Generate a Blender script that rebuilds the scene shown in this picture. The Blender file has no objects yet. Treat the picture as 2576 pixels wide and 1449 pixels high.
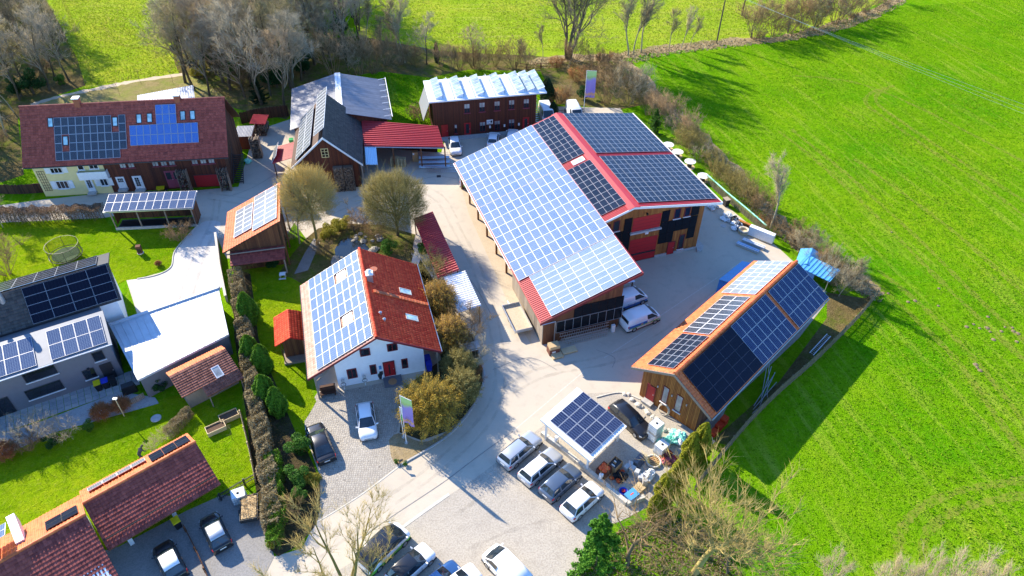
import bpy, bmesh, math, random
import numpy as np
from mathutils import Vector, Matrix
random.seed(7); RNG = np.random.default_rng(7)
SC = bpy.context.scene; COL = SC.collection
rad = math.radians

# ---------------------------------------------------------------- camera
CAM_H, PITCH, ROLL, FPX, IW, IH = 56.0, 0.712753, -0.013366, 1780.15, 2576.0, 1449.0
cp, sp = math.cos(PITCH), math.sin(PITCH); cr, sr = math.cos(ROLL), math.sin(ROLL)
FW = Vector((0, cp, -sp)); DN0 = Vector((0, -sp, -cp)); RT0 = Vector((1, 0, 0))
RT = cr*RT0 + sr*DN0; DN = -sr*RT0 + cr*DN0
cam_d = bpy.data.cameras.new('camera'); cam = bpy.data.objects.new('camera', cam_d); COL.objects.link(cam)
cam_d.sensor_width = 36.0; cam_d.lens = FPX/IW*36.0; cam_d.clip_end = 3000; cam_d.clip_start = 1
M3 = Matrix((RT, -DN, -FW)).transposed()
cam.matrix_world = Matrix.Translation((0, 0, CAM_H)) @ M3.to_4x4()
SC.camera = cam

# ---------------------------------------------------------------- light
SUN_AZ, SUN_EL = rad(138.0), rad(30.3)      # direction towards the sun
world = bpy.data.worlds.new('World'); SC.world = world; world.use_nodes = True
wn = world.node_tree; wn.nodes.clear()
sky = wn.nodes.new('ShaderNodeTexSky'); sky.sky_type = 'NISHITA'; sky.sun_disc = False
sky.sun_elevation = SUN_EL; sky.sun_rotation = rad(90) - SUN_AZ
sky.air_density = 1.0; sky.dust_density = 0.1; sky.ozone_density = 9.0; sky.altitude = 500
bgn = wn.nodes.new('ShaderNodeBackground'); bgn.inputs[1].default_value = 0.15
wo = wn.nodes.new('ShaderNodeOutputWorld')
wn.links.new(sky.outputs[0], bgn.inputs[0]); wn.links.new(bgn.outputs[0], wo.inputs[0])
sl = bpy.data.lights.new('sun', 'SUN'); sl.energy = 4.1; sl.angle = rad(0.53); sl.color = (1.0, 0.88, 0.70)
so = bpy.data.objects.new('sun', sl); COL.objects.link(so)
SV = Vector((math.cos(SUN_EL)*math.cos(SUN_AZ), math.cos(SUN_EL)*math.sin(SUN_AZ), math.sin(SUN_EL)))
so.rotation_euler = SV.to_track_quat('Z', 'Y').to_euler(); so.location = (0, 0, 90)
SC.view_settings.view_transform = 'Standard'; SC.view_settings.look = 'None'
SC.view_settings.exposure = 1.48; SC.view_settings.gamma = 1.0

# ---------------------------------------------------------------- helpers
def at(x, y, z=0.0):
    """photo point (2576 px wide) -> the place on the plane at height z"""
    d = RT*((x-IW/2)/FPX) + DN*((y-IH/2)/FPX) + FW
    t = (z-CAM_H)/d.z
    return Vector((0, 0, CAM_H)) + d*t
def hgt(b, ty):
    """height of an upright at ground point b whose top shows at photo row ty"""
    lo, hi = 0.0, 40.0
    for _ in range(30):
        m = (lo+hi)/2; v = Vector((b[0], b[1], m-CAM_H))
        y = IH/2 + FPX*v.dot(DN)/v.dot(FW)
        if y > ty: lo = m
        else: hi = m
    return lo

def tag(o, label=None, cat=None, group=None, kind=None):
    if label: o['label'] = label
    if cat: o['category'] = cat
    if group: o['group'] = group
    if kind: o['kind'] = kind
    return o
def empty(name, loc=(0, 0, 0), rz=0.0):
    o = bpy.data.objects.new(name, None); COL.objects.link(o)
    o.location = loc; o.rotation_euler = (0, 0, rz); o.empty_display_size = .3
    return o
def thing(name, label, cat, loc=(0, 0, 0), rz=0.0, group=None):
    return tag(empty(name, loc, rz), label, cat, group)
def link(name, me, parent=None, kind=None):
    o = bpy.data.objects.new(name, me); COL.objects.link(o)
    if parent is not None: o.parent = parent
    if kind: o['kind'] = kind
    return o
def copy_tree(o, parent=None):
    c = o.copy(); COL.objects.link(c); c.parent = parent
    for ch in o.children:
        copy_tree(ch, c)
    return c

class MB:
    """collects boxes, sheets, tubes; build() links them as one mesh object"""
    def __init__(s, fr=None):
        s.v = []; s.f = []; s.m = []; s.c = []; s.fr = fr; s.mi = 0; s.col = 0.5
    def T(s, p):
        if s.fr is None: return tuple(p)
        return (p[0]-s.fr[1], s.fr[2]-p[1], p[2])
    def add(s, vs, fs):
        n = len(s.v); s.v += [s.T(p) for p in vs]
        for f in fs: s.f.append([n+i for i in f]); s.m.append(s.mi); s.c.append(s.col)
    def box(s, x0, x1, y0, y1, z0, z1):
        s.add([(x0,y0,z0),(x1,y0,z0),(x1,y1,z0),(x0,y1,z0),(x0,y0,z1),(x1,y0,z1),(x1,y1,z1),(x0,y1,z1)],
              [(3,2,1,0),(4,5,6,7),(0,1,5,4),(1,2,6,5),(2,3,7,6),(3,0,4,7)])
    def hexa(s, lo, hi):
        s.add(list(lo)+list(hi), [(3,2,1,0),(4,5,6,7),(0,1,5,4),(1,2,6,5),(2,3,7,6),(3,0,4,7)])
    def slab(s, q, t):
        """quad q (4 points) thickened downwards by t"""
        s.hexa([(p[0],p[1],p[2]-t) for p in q], q)
    def poly(s, pts):
        s.add(pts, [tuple(range(len(pts)))])
    def prism(s, pts, z0, z1):
        n = len(pts)
        s.add([(p[0],p[1],z0) for p in pts]+[(p[0],p[1],z1) for p in pts],
              [tuple(range(n-1,-1,-1)), tuple(range(n,2*n))]+[(i,(i+1)%n,n+(i+1)%n,n+i) for i in range(n)])
    def obox(s, o, ax, ay, az):
        """box from corner o spanned by three vectors"""
        o, ax, ay, az = map(Vector, (o, ax, ay, az))
        s.hexa([o, o+ax, o+ax+ay, o+ay], [o+az, o+ax+az, o+ax+ay+az, o+ay+az])
    def tube(s, p0, p1, r0, r1=None, n=6, cap=True):
        r1 = r0 if r1 is None else r1
        p0, p1 = Vector(p0), Vector(p1); d = (p1-p0)
        if d.length < 1e-6: return
        d.normalize(); a = d.orthogonal().normalized(); b = d.cross(a)
        vs = []
        for p, r in ((p0, r0), (p1, r1)):
            vs += [p + (a*math.cos(2*math.pi*i/n) + b*math.sin(2*math.pi*i/n))*r for i in range(n)]
        fs = [(i, (i+1) % n, n+(i+1) % n, n+i) for i in range(n)]
        if cap: fs += [tuple(range(n-1, -1, -1)), tuple(range(n, 2*n))]
        s.add(vs, fs)
    def path(s, pts, r, n=5):
        for a, b in zip(pts, pts[1:]): s.tube(a, b, r, r, n)
    def lathe(s, c, prof, n=16):
        c = Vector(c); vs = []; k = len(prof)
        for r, z in prof:
            vs += [(c.x+r*math.cos(2*math.pi*i/n), c.y+r*math.sin(2*math.pi*i/n), c.z+z) for i in range(n)]
        fs = [tuple(range(n-1, -1, -1)), tuple(range((k-1)*n, k*n))]
        for j in range(k-1):
            fs += [(j*n+i, j*n+(i+1) % n, (j+1)*n+(i+1) % n, (j+1)*n+i) for i in range(n)]
        s.add(vs, fs)
    def mesh(s, name, mats, smooth=False, fix=True):
        me = bpy.data.meshes.new(name); me.from_pydata(s.v, [], s.f)
        for m in (mats if isinstance(mats, (list, tuple)) else [mats]): me.materials.append(m)
        me.polygons.foreach_set('material_index', s.m)
        ca = me.attributes.new('tone', 'FLOAT', 'FACE'); ca.data.foreach_set('value', s.c)
        if fix:
            bm = bmesh.new(); bm.from_mesh(me); bmesh.ops.recalc_face_normals(bm, faces=bm.faces); bm.to_mesh(me); bm.free()
        if smooth: me.polygons.foreach_set('use_smooth', [True]*len(me.polygons))
        me.update(); return me
    def build(s, name, mats, parent=None, smooth=False, kind=None, fix=True):
        return link(name, s.mesh(name, mats, smooth, fix), parent, kind)

def np_mesh(name, V, F, mats, tone=None, smooth=False):
    """fast mesh from numpy arrays: V (n,3), F (m,3|4)"""
    me = bpy.data.meshes.new(name); k = F.shape[1]
    me.vertices.add(len(V)); me.vertices.foreach_set('co', V.astype(np.float32).ravel())
    me.loops.add(F.size); me.loops.foreach_set('vertex_index', F.astype(np.int32).ravel())
    me.polygons.add(len(F)); me.polygons.foreach_set('loop_start', np.arange(0, F.size, k, dtype=np.int32))
    me.polygons.foreach_set('loop_total', np.full(len(F), k, dtype=np.int32))
    for m in (mats if isinstance(mats, (list, tuple)) else [mats]): me.materials.append(m)
    if tone is not None:
        ca = me.attributes.new('tone', 'FLOAT', 'FACE'); ca.data.foreach_set('value', tone.astype(np.float32))
    if smooth: me.polygons.foreach_set('use_smooth', np.ones(len(F), dtype=bool))
    me.update(calc_edges=True); me.validate(); return me

# ---------------------------------------------------------------- materials
MATS = {}
class NT:
    def __init__(s, name):
        s.m = bpy.data.materials.new(name); s.m.use_nodes = True; s.t = s.m.node_tree; s.t.nodes.clear()
        s.out = s.n('ShaderNodeOutputMaterial'); s.b = s.n('ShaderNodeBsdfPrincipled')
        s.l(s.b.outputs[0], s.out.inputs[0]); MATS[name] = s.m
    def n(s, t, **k):
        o = s.t.nodes.new(t)
        for a, b in k.items(): setattr(o, a, b)
        return o
    def l(s, a, b): s.t.links.new(a, b)
    def i(s, node, **k):
        for a, b in k.items(): node.inputs[a].default_value = b
    def coord(s, kind='Object', scale=(1, 1, 1), rot=(0, 0, 0)):
        if kind == 'World': c = s.n('ShaderNodeNewGeometry').outputs['Position']
        else: c = s.n('ShaderNodeTexCoord').outputs[kind]
        m = s.n('ShaderNodeMapping'); m.inputs['Scale'].default_value = scale; m.inputs['Rotation'].default_value = rot
        s.l(c, m.inputs[0]); return m.outputs[0]
    def noise(s, vec, scale, detail=3, rough=.6, dist=0):
        o = s.n('ShaderNodeTexNoise'); s.l(vec, o.inputs['Vector']); o.inputs['Scale'].default_value = scale
        o.inputs['Detail'].default_value = detail; o.inputs['Roughness'].default_value = rough; o.inputs['Distortion'].default_value = dist
        return o.outputs[0]
    def ramp(s, fac, stops):
        o = s.n('ShaderNodeValToRGB'); s.l(fac, o.inputs[0]); e = o.color_ramp.elements
        while len(e) < len(stops): e.new(.5)
        for q, (p, c) in zip(e, stops): q.position = p; q.color = (*c, 1) if len(c) == 3 else c
        return o.outputs[0]
    def mix(s, fac, a, b, mode='MIX'):
        o = s.n('ShaderNodeMix', data_type='RGBA', blend_type=mode)
        for sock, v in ((o.inputs[0], fac), (o.inputs[6], a), (o.inputs[7], b)):
            if isinstance(v, (int, float)): sock.default_value = v
            elif isinstance(v, tuple): sock.default_value = (*v, 1)
            else: s.l(v, sock)
        return o.outputs[2]
    def math(s, op, a, b=None):
        o = s.n('ShaderNodeMath', operation=op)
        for k, v in enumerate((a, b)):
            if v is None: continue
            if isinstance(v, (int, float)): o.inputs[k].default_value = v
            else: s.l(v, o.inputs[k])
        return o.outputs[0]
    def tone(s): return s.n('ShaderNodeAttribute', attribute_name='tone').outputs['Fac']
    def orand(s): return s.n('ShaderNodeObjectInfo').outputs['Random']
    def col(s, c):
        if isinstance(c, tuple): s.b.inputs['Base Color'].default_value = (*c, 1)
        else: s.l(c, s.b.inputs['Base Color'])
    def bump(s, h, strength=.3, dist=.05):
        o = s.n('ShaderNodeBump'); o.inputs['Strength'].default_value = strength; o.inputs['Distance'].default_value = dist
        s.l(h, o.inputs['Height']); s.l(o.outputs[0], s.b.inputs['Normal'])
    def fin(s, rough=.8, metal=0, spec=None):
        s.b.inputs['Roughness'].default_value = rough; s.b.inputs['Metallic'].default_value = metal
        if spec is not None: s.b.inputs['Specular IOR Level'].default_value = spec
        return s.m
def mul(c, k): return tuple(min(1, x*k) for x in c)

def m_plain(name, c, rough=.6, metal=0, var=.12, scale=6, bump=0, spec=None):
    t = NT(name); v = t.noise(t.coord('Object'), scale, 4)
    t.col(t.ramp(v, [(.25, mul(c, 1-var)), (.75, mul(c, 1+var))]))
    if bump: t.bump(v, bump, .02)
    return t.fin(rough, metal, spec)
def m_tone(name, c0, c1, rough=.8, scale=9, stain=.25, bump=.25, metal=0, stretch=(1, 1, 1), spec=None):
    """pieces vary from c0 to c1 by their own tone; fine stains on top"""
    t = NT(name); vec = t.coord('Object', scale=stretch); base = t.mix(t.tone(), c0, c1)
    v = t.noise(vec, scale, 5, .65)
    dark = t.mix(stain, base, mul(c0, .45)); t.col(t.mix(t.ramp(v, [(.42, (0, 0, 0)), (.68, (1, 1, 1))]), base, dark))
    if bump: t.bump(v, bump, .01)
    return t.fin(rough, metal, spec)
def m_cells(name, c0, c1, line, nx, ny, lw=.06, rough=.2, spec=.5, k=1.0):
    """solar module face: cells and their thin grid lines"""
    t = NT(name); uv = t.n('ShaderNodeTexCoord').outputs['UV']
    m = t.n('ShaderNodeMapping'); m.inputs['Scale'].default_value = (nx, ny, 1); t.l(uv, m.inputs[0])
    s = t.n('ShaderNodeSeparateXYZ'); t.l(m.outputs[0], s.inputs[0])
    def edge(a):
        f = t.math('FRACT', a); d = t.math('ABSOLUTE', t.math('SUBTRACT', f, .5)); return t.math('GREATER_THAN', d, .5-lw)
    g = t.math('MULTIPLY', t.math('MAXIMUM', edge(s.outputs[0]), edge(s.outputs[1])), k)
    r = t.orand(); n = t.noise(t.coord('Object'), 1.2, 2)
    base = t.mix(t.math('MULTIPLY', t.math('ADD', r, n), .5), c0, c1)
    t.col(t.mix(g, base, line)); return t.fin(rough, 0, spec)

m_plain('white_paint', (.78, .78, .76), .5); m_plain('white_plaster', (.88, .89, .90), .9, var=.05, scale=2)
m_plain('cream_plaster', (.80, .66, .30), .9, var=.06, scale=1.5); m_plain('grey_plaster', (.14, .15, .17), .9, var=.06, scale=2)
m_plain('dark_metal', (.04, .042, .045), .45, .3); m_plain('galvanised', (.50, .52, .54), .38, .75, var=.2); m_plain('aluminium', (.62, .64, .66), .35, .8)
m_plain('alu_frame', (.55, .57, .6), .4, .5); m_plain('rail_frame', (.10, .11, .15), .4, .4); m_plain('white_frame', (.82, .83, .84), .4); m_plain('black_frame', (.02, .02, .025), .4)
m_plain('red_paint', (.42, .012, .016), .55, var=.08); m_plain('dark_red_paint', (.16, .012, .02), .55); m_plain('pink_red_paint', (.33, .06, .09), .6)
m_plain('blue_sheet', (.03, .22, .62), .45, var=.15, scale=3); m_plain('light_blue_sheet', (.07, .30, .58), .5, var=.15, scale=3); m_plain('blue_plastic', (.02, .05, .5), .4)
m_plain('yellow_plastic', (.75, .6, .01), .4); m_plain('orange_plastic', (.75, .10, .02), .45); m_plain('green_plastic', (.03, .4, .1), .4); m_plain('turquoise_net', (.25, .75, .6), .6, var=.3)
m_plain('translucent_plastic', (.72, .76, .76), .4); m_plain('cardboard', (.42, .24, .11), .85); m_plain('rubber', (.012, .012, .013), .75); m_plain('black_plastic', (.015, .015, .017), .5)
m_plain('concrete', (.42, .41, .38), .9, var=.2, scale=3, bump=.1); m_plain('pale_stone', (.55, .52, .44), .95, var=.25, scale=5, bump=.2); m_plain('rock', (.28, .26, .22), .95, var=.4, scale=4, bump=.4)
m_plain('terracotta', (.34, .10, .05), .85); m_plain('soil', (.10, .06, .035), 1, var=.4, scale=5, bump=.5); m_plain('straw', (.5, .36, .18), .95, var=.3, scale=8); m_plain('rope', (.55, .50, .40), .9)
m_plain('cloth', (.02, .022, .03), .9); m_plain('skin', (.5, .28, .19), .7); m_plain('lamp_grey', (.45, .46, .45), .6); m_plain('rust', (.14, .05, .03), .9)
m_tone('old_wood', (.10, .035, .014), (.21, .085, .03), .8, stretch=(1, 1, .15)); m_tone('dark_wood', (.035, .014, .008), (.11, .045, .02), .8, stretch=(1, 1, .15))
m_tone('brown_red_wood', (.075, .017, .008), (.16, .04, .014), .75, stretch=(1, 1, .12)); m_tone('honey_wood', (.26, .080, .012), (.47, .185, .036), .7, stretch=(1, 1, .12), stain=.5)
m_tone('grey_wood', (.20, .16, .12), (.36, .30, .23), .9, stretch=(1, 1, .2)); m_tone('fence_wood', (.15, .115, .06), (.27, .21, .12), .9, stretch=(1, 1, .2)); m_tone('pale_wood', (.46, .34, .18), (.66, .52, .30), .85); m_tone('firewood', (.08, .055, .04), (.34, .25, .17), .9, scale=14)
m_tone('sunlit_red_tile', (.50, .25, .17), (.66, .38, .28), .6, stain=.12); m_tone('red_tile', (.50, .030, .008), (.70, .090, .028), .65, stain=.3, spec=.2); m_tone('orange_tile', (.52, .10, .022), (.68, .17, .045), .6, stain=.15)
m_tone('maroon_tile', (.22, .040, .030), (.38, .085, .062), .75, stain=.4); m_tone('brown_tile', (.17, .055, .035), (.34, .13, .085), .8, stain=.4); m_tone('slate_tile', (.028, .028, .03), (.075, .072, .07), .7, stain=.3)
m_tone('red_metal', (.40, .022, .028), (.47, .032, .036), .5, stain=.08, bump=0, scale=2); m_tone('grey_metal', (.21, .22, .25), (.29, .30, .33), .48, stain=.3, bump=0, metal=.35, scale=1)
m_tone('white_metal', (.80, .80, .80), (.86, .86, .86), .5, stain=.05, bump=0, scale=1); m_tone('zinc', (.46, .50, .54), (.56, .60, .64), .5, stain=.25, bump=0, metal=.1, scale=.7, stretch=(1, 1, 1))
m_tone('dark_zinc', (.16, .18, .21), (.22, .24, .27), .45, stain=.2, bump=0, metal=.2, scale=1); m_tone('pale_blue_metal', (.45, .66, .82), (.58, .76, .88), .4, stain=.1, bump=0)
m_cells('blue_cells', (.075, .15, .31), (.17, .22, .34), (.34, .42, .52), 6, 10, .04, .16, .4)
m_cells('haze_blue_cells', (.07, .16, .38), (.22, .27, .38), (.40, .46, .55), 6, 10, .07, .16, .4)
m_cells('white_house_cells', (.07, .12, .25), (.11, .17, .30), (.30, .36, .45), 6, 10, .05, .14, .35)
m_cells('royal_cells', (.012, .075, .36), (.03, .13, .46), (.28, .42, .66), 6, 10, .06, .2, .4)
m_cells('navy_cells', (.005, .011, .045), (.010, .020, .07), (.16, .22, .36), 6, 10, .05, .15, .22)
m_cells('dot_cells', (.008, .011, .022), (.016, .02, .035), (.22, .25, .29), 6, 10, .06, .2, .3)
m_cells('black_cells', (.003, .004, .011), (.006, .008, .02), (.02, .025, .045), 6, 10, .03, .12, .2)
m_cells('film_cells', (.010, .017, .032), (.020, .028, .048), (.010, .017, .032), 1, 1, .01, .12, .28)
m_cells('pale_cells', (.12, .14, .15), (.17, .19, .21), (.34, .36, .38), 6, 10, .06, .16, .5)
m_cells('dim_cells', (.035, .06, .13), (.07, .10, .18), (.22, .28, .36), 6, 10, .04, .14, .4)
m_plain('facade_black', (.006, .007, .010), .25, spec=.3)
def m_glass(name, c, rough=.06, spec=.8):
    t = NT(name); v = t.noise(t.coord('Object'), .9, 2); t.col(t.ramp(v, [(.3, mul(c, .6)), (.7, mul(c, 1.5))])); return t.fin(rough, 0, spec)
m_glass('dark_glass', (.012, .016, .022)); m_glass('car_glass', (.022, .032, .040), .03, 1.0); m_glass('sky_glass', (.40, .58, .62), .12); m_glass('curtain_glass', (.35, .36, .34), .3); m_glass('collector_glass', (.26, .33, .36), .15, .5)
def m_car(name, c, metal=.0):
    t = NT(name); t.col(c); t.b.inputs['Coat Weight'].default_value = .6; t.b.inputs['Coat Roughness'].default_value = .05
    return t.fin(.32, metal)
m_car('car_white', (.80, .82, .84)); m_car('car_black', (.010, .011, .014)); m_car('car_silver', (.52, .55, .58), .5); m_car('car_slate', (.10, .14, .20), .4); m_car('car_blue', (.03, .10, .26), .3); m_car('car_green', (.12, .52, .03)); m_car('car_decal_blue', (.02, .13, .45))
m_plain('tail_red', (.55, .01, .015), .3); m_plain('head_lamp', (.7, .74, .76), .15); m_plain('rim', (.38, .39, .40), .35, .6); m_plain('plate', (.75, .76, .74), .5)
M = MATS
# ---------------------------------------------------------------- ground materials
def m_grass(name, a, b, c, dry, dryk=.5, sc=1.0, bump=.9, streak=0.0, ang=0.0):
    t = NT(name); w = t.coord('World')
    big = t.noise(w, .035*sc, 4, .6); mid = t.noise(w, .22*sc, 6, .68, .8); fine = t.noise(w, 2.2, 5, .75); grit = t.noise(w, 8, 3, .7); cl = t.noise(w, .9, 4, .7)
    col = t.mix(t.ramp(big, [(.40, (0, 0, 0)), (.60, (1, 1, 1))]), a, b)
    col = t.mix(t.ramp(mid, [(.40, (0, 0, 0)), (.62, (1, 1, 1))]), col, c)
    col = t.mix(t.math('MULTIPLY', t.ramp(cl, [(.48, (0, 0, 0)), (.70, (1, 1, 1))]), .55), col, mul(a, .6))
    if streak:
        st = t.noise(t.coord('World', (14, 1.1, 1), (0, 0, ang)), 1.0, 3, .6); st.node.inputs['Vector'].links[0].from_node.vector_type = 'TEXTURE'
        col = t.mix(t.math('MULTIPLY', t.ramp(st, [(.52, (0, 0, 0)), (.72, (1, 1, 1))]), streak), col, dry)
    col = t.mix(t.math('MULTIPLY', t.ramp(fine, [(.52, (0, 0, 0)), (.74, (1, 1, 1))]), dryk), col, dry)
    col = t.mix(t.math('MULTIPLY', t.ramp(grit, [(.3, (1, 1, 1)), (.52, (0, 0, 0))]), .5), col, mul(a, .4))
    t.col(col); h = t.math('ADD', t.math('MULTIPLY', fine, 1.0), t.math('MULTIPLY', grit, .7)); t.bump(h, bump, .25)
    return t.fin(.95, 0, .0)
m_grass('meadow_grass', (.085, .280, .003), (.215, .365, .008), (.150, .330, .004), (.38, .41, .06), .45, 1.6, .9, .5, math.atan2(at(2600,930).y-at(1960,330).y, at(2600,930).x-at(1960,330).x))
m_grass('upper_grass', (.24, .39, .016), (.40, .44, .04), (.30, .43, .02), (.55, .48, .15), .5, 2.2, .9, .35, rad(5))
m_grass('lawn_grass', (.13, .275, .003), (.29, .37, .010), (.21, .33, .006), (.42, .38, .08), .4, 3)
m_grass('dry_grass', (.30, .27, .10), (.26, .29, .07), (.34, .28, .13), (.42, .34, .18), .6, 2)
m_grass('leaf_litter', (.14, .11, .045), (.11, .17, .015), (.19, .145, .065), (.30, .23, .11), .6, 3)
m_grass('bank_grass', (.38, .28, .15), (.30, .26, .12), (.44, .33, .19), (.20, .22, .05), .5, 3)
m_grass('mulch', (.34, .26, .15), (.38, .30, .18), (.30, .23, .12), (.46, .36, .22), .5, 4, .5)
m_grass('garden_soil', (.07, .055, .03), (.05, .07, .02), (.10, .075, .045), (.16, .12, .07), .5, 4)
def m_pave(name, a, b, spot, grit=20, k=.5, bump=.2, stain=.6):
    t = NT(name); w = t.coord('World'); big = t.noise(w, .11, 5, .6, .4); mid = t.noise(w, .8, 5, .65); fn = t.noise(w, grit, 3, .7)
    col = t.mix(t.ramp(big, [(.35, (0, 0, 0)), (.65, (1, 1, 1))]), a, b)
    col = t.mix(t.math('MULTIPLY', t.ramp(mid, [(.5, (0, 0, 0)), (.72, (1, 1, 1))]), stain), col, spot)
    col = t.mix(t.math('MULTIPLY', t.ramp(fn, [(.35, (1, 1, 1)), (.6, (0, 0, 0))]), k), col, mul(spot, .7))
    t.col(col); t.bump(fn, bump, .03); return t.fin(.9, 0, .25)
m_pave('yard_concrete', (.50, .44, .345), (.54, .475, .375), (.41, .365, .295), 18, .2)
m_pave('road_asphalt', (.38, .35, .30), (.42, .385, .33), (.33, .305, .27), 22, .25)
m_pave('gravel', (.49, .44, .355), (.43, .39, .325), (.33, .295, .24), 7, .6, .8)
m_pave('drive_gravel', (.30, .29, .27), (.26, .25, .24), (.20, .195, .18), 7, .5, .6)
m_pave('pale_drive', (.55, .52, .46), (.58, .55, .50), (.48, .45, .40), 20, .15)
m_pave('sand', (.52, .43, .30), (.56, .47, .33), (.44, .36, .25), 8, .4, .4)
m_pave('patio_stone', (.34, .36, .36), (.42, .43, .42), (.24, .25, .25), 6, .3)
def m_cobble():
    t = NT('cobble'); w = t.coord('World'); v = t.n('ShaderNodeTexVoronoi', feature='DISTANCE_TO_EDGE'); v.inputs['Scale'].default_value = 4.6
    v.inputs['Randomness'].default_value = .55; t.l(w, v.inputs['Vector'])
    v2 = t.n('ShaderNodeTexVoronoi'); v2.inputs['Scale'].default_value = 4.6; v2.inputs['Randomness'].default_value = .55; t.l(w, v2.inputs['Vector'])
    big = t.noise(w, .15, 4); c = t.mix(t.ramp(big, [(.35, (0, 0, 0)), (.65, (1, 1, 1))]), (.38, .345, .285), (.46, .425, .36))
    s = t.n('ShaderNodeSeparateColor'); t.l(v2.outputs['Color'], s.inputs[0]); c = t.mix(t.math('MULTIPLY', s.outputs[0], .45), c, (.24, .22, .19))
    j = t.ramp(v.outputs[0], [(.0, (1, 1, 1)), (.09, (0, 0, 0))]); t.col(t.mix(t.math('MULTIPLY', j, .75), c, (.12, .105, .085)))
    t.bump(t.ramp(v.outputs[0], [(0, (0, 0, 0)), (.2, (1, 1, 1))]), .5, .04); return t.fin(.85, 0, .3)
m_cobble()
def m_water():
    t = NT('pond_water'); t.col((.012, .016, .016)); t.bump(t.noise(t.coord('World'), 2.5, 2), .05, .05); return t.fin(.04, 0, .8)
m_water()

# ---------------------------------------------------------------- ground sheets
def sheet(name, pts, mat, z, label=None, skirt=0):
    mb = MB(); q = [at(*p) for p in pts]; mb.poly([(p.x, p.y, z) for p in q])
    o = mb.build(name, M[mat], fix=False)
    if o.data.polygons[0].normal.z < 0: o.data.flip_normals()
    o['kind'] = 'structure'
    if label: o['label'] = label
    return o
def ribbon(mb, pts, w, z, jitter=0):
    q = [at(*p) for p in pts]; L = []; Rr = []
    for i, p in enumerate(q):
        d = (q[min(i+1, len(q)-1)]-q[max(i-1, 0)]).normalized(); n = Vector((-d.y, d.x, 0)); k = w/2*(1+random.uniform(-jitter, jitter))
        L.append((p.x+n.x*k, p.y+n.y*k, z)); Rr.append((p.x-n.x*k, p.y-n.y*k, z))
    for i in range(len(q)-1): mb.poly([Rr[i], Rr[i+1], L[i+1], L[i]])
def dense(pts, n=8):
    """smooth curve through photo points"""
    out = []; P_ = [pts[0]]+list(pts)+[pts[-1]]
    for i in range(1, len(P_)-2):
        for k in range(n):
            t = k/n; a, b, c, d = P_[i-1], P_[i], P_[i+1], P_[i+2]
            out.append(tuple(.5*((2*b[j])+(-a[j]+c[j])*t+(2*a[j]-5*b[j]+4*c[j]-d[j])*t*t+(-a[j]+3*b[j]-3*c[j]+d[j])*t**3) for j in (0, 1)))
    out.append(pts[-1]); return out
m_plain('mole_soil', (.20, .145, .085), 1, var=.3)
mb = MB(); mb.poly([(-700, -200, 0), (700, -200, 0), (700, 1100, 0), (-700, 1100, 0)])
tag(mb.build('meadow', M['meadow_grass'], fix=False), 'bright green meadow surrounding the farmyard', kind='structure')
sheet('upper_meadow', [(860,-60),(2330,-60),(2240,-5),(2080,68),(1800,108),(1560,138),(1330,150),(1120,128),(905,100)], 'upper_grass', .003)
sheet('upper_meadow', [(80,-60),(520,-60),(470,60),(458,182),(330,204),(215,222),(160,130)], 'upper_grass', .003)
YARD = [(-40,522),(110,502),(300,482),(480,480),(600,470),(640,330),(730,300),(800,330),(1020,365),(1110,385),(1120,350),(1360,325),(1400,268),(1560,272),(1600,330),(1700,420),(1830,520),(1960,625),(2080,735),(1990,775),(1640,985),(1620,1010),(1800,1110),(1650,1265),(1475,1330),(1440,1490),(640,1490),(690,1400),(760,1380),(795,1310),(806,1200),(770,1100),(765,1055),(800,985),(770,880),(760,740),(800,640),(740,560),(690,650),(570,650),(545,595),(560,722),(345,790),(318,705),(345,702),(425,680),(432,640),(480,585),(500,560),(495,510),(260,548),(-40,562)]
sheet('yard_pavement', YARD, 'yard_concrete', .006)
sheet('gravel_lot', dense([(1010,1331),(1130,1246),(1200,1200),(1290,1130),(1340,1090)],4)+[(1480,990),(1560,985),(1625,1010),(1800,1110),(1655,1262),(1560,1312),(1478,1337),(1440,1490),(770,1490)], 'gravel', .011)
sheet('driveway', [(100,1530),(225,1395),(300,1375),(470,1285),(560,1245),(640,1255),(668,1330),(690,1400),(640,1500)], 'drive_gravel', .023)
sheet('pale_driveway', dense([(560,722),(548,600),(555,560),(520,556),(500,566),(480,585),(440,632),(430,672),(395,692),(345,702),(325,704),(330,730),(345,790)],3)+[(350,800),(470,760)], 'pale_drive', .013)
sheet('cobbled_drive', dense([(800,985),(780,1020),(764,1060),(770,1100),(795,1150),(806,1200),(800,1310)],4)+[(905,1245),(1000,1172),(985,1150),(976,1110),(1000,1085),(1010,1040),(1003,955),(850,985)], 'cobble', .012)
sheet('lawn', [(-40,562),(265,552),(290,585),(500,565),(480,585),(440,632),(430,672),(345,702),(318,705),(200,760),(-40,820)], 'lawn_grass', .020, 'garden lawn beside the solar roofed carport')
sheet('lawn', [(-60,1120),(200,1070),(440,995),(612,1050),(648,1210),(560,1262),(240,1440),(-60,1600)], 'lawn_grass', .020, 'garden lawn behind the tiled garage')
sheet('lawn', dense([(590,680),(690,640),(780,690),(768,760),(775,960),(796,1010),(766,1060),(772,1105),(760,1130),(715,1090)],2)+[(640,850)], 'lawn_grass', .020, 'lawn around the red playhouse')
sheet('patio', [(-60,1180),(-60,1110),(105,1060),(300,985),(390,1000),(400,1015),(330,1035),(130,1090)], 'patio_stone', .024)
sheet('garden_bed', dense([(585,690),(630,690),(650,850),(700,980),(745,1090),(775,1140),(800,1200),(806,1240),(800,1305),(770,1350),(700,1400),(668,1345),(640,1210),(620,1050),(590,850)],2), 'garden_soil', .026, 'planting strip under the long trimmed hedge')
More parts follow.
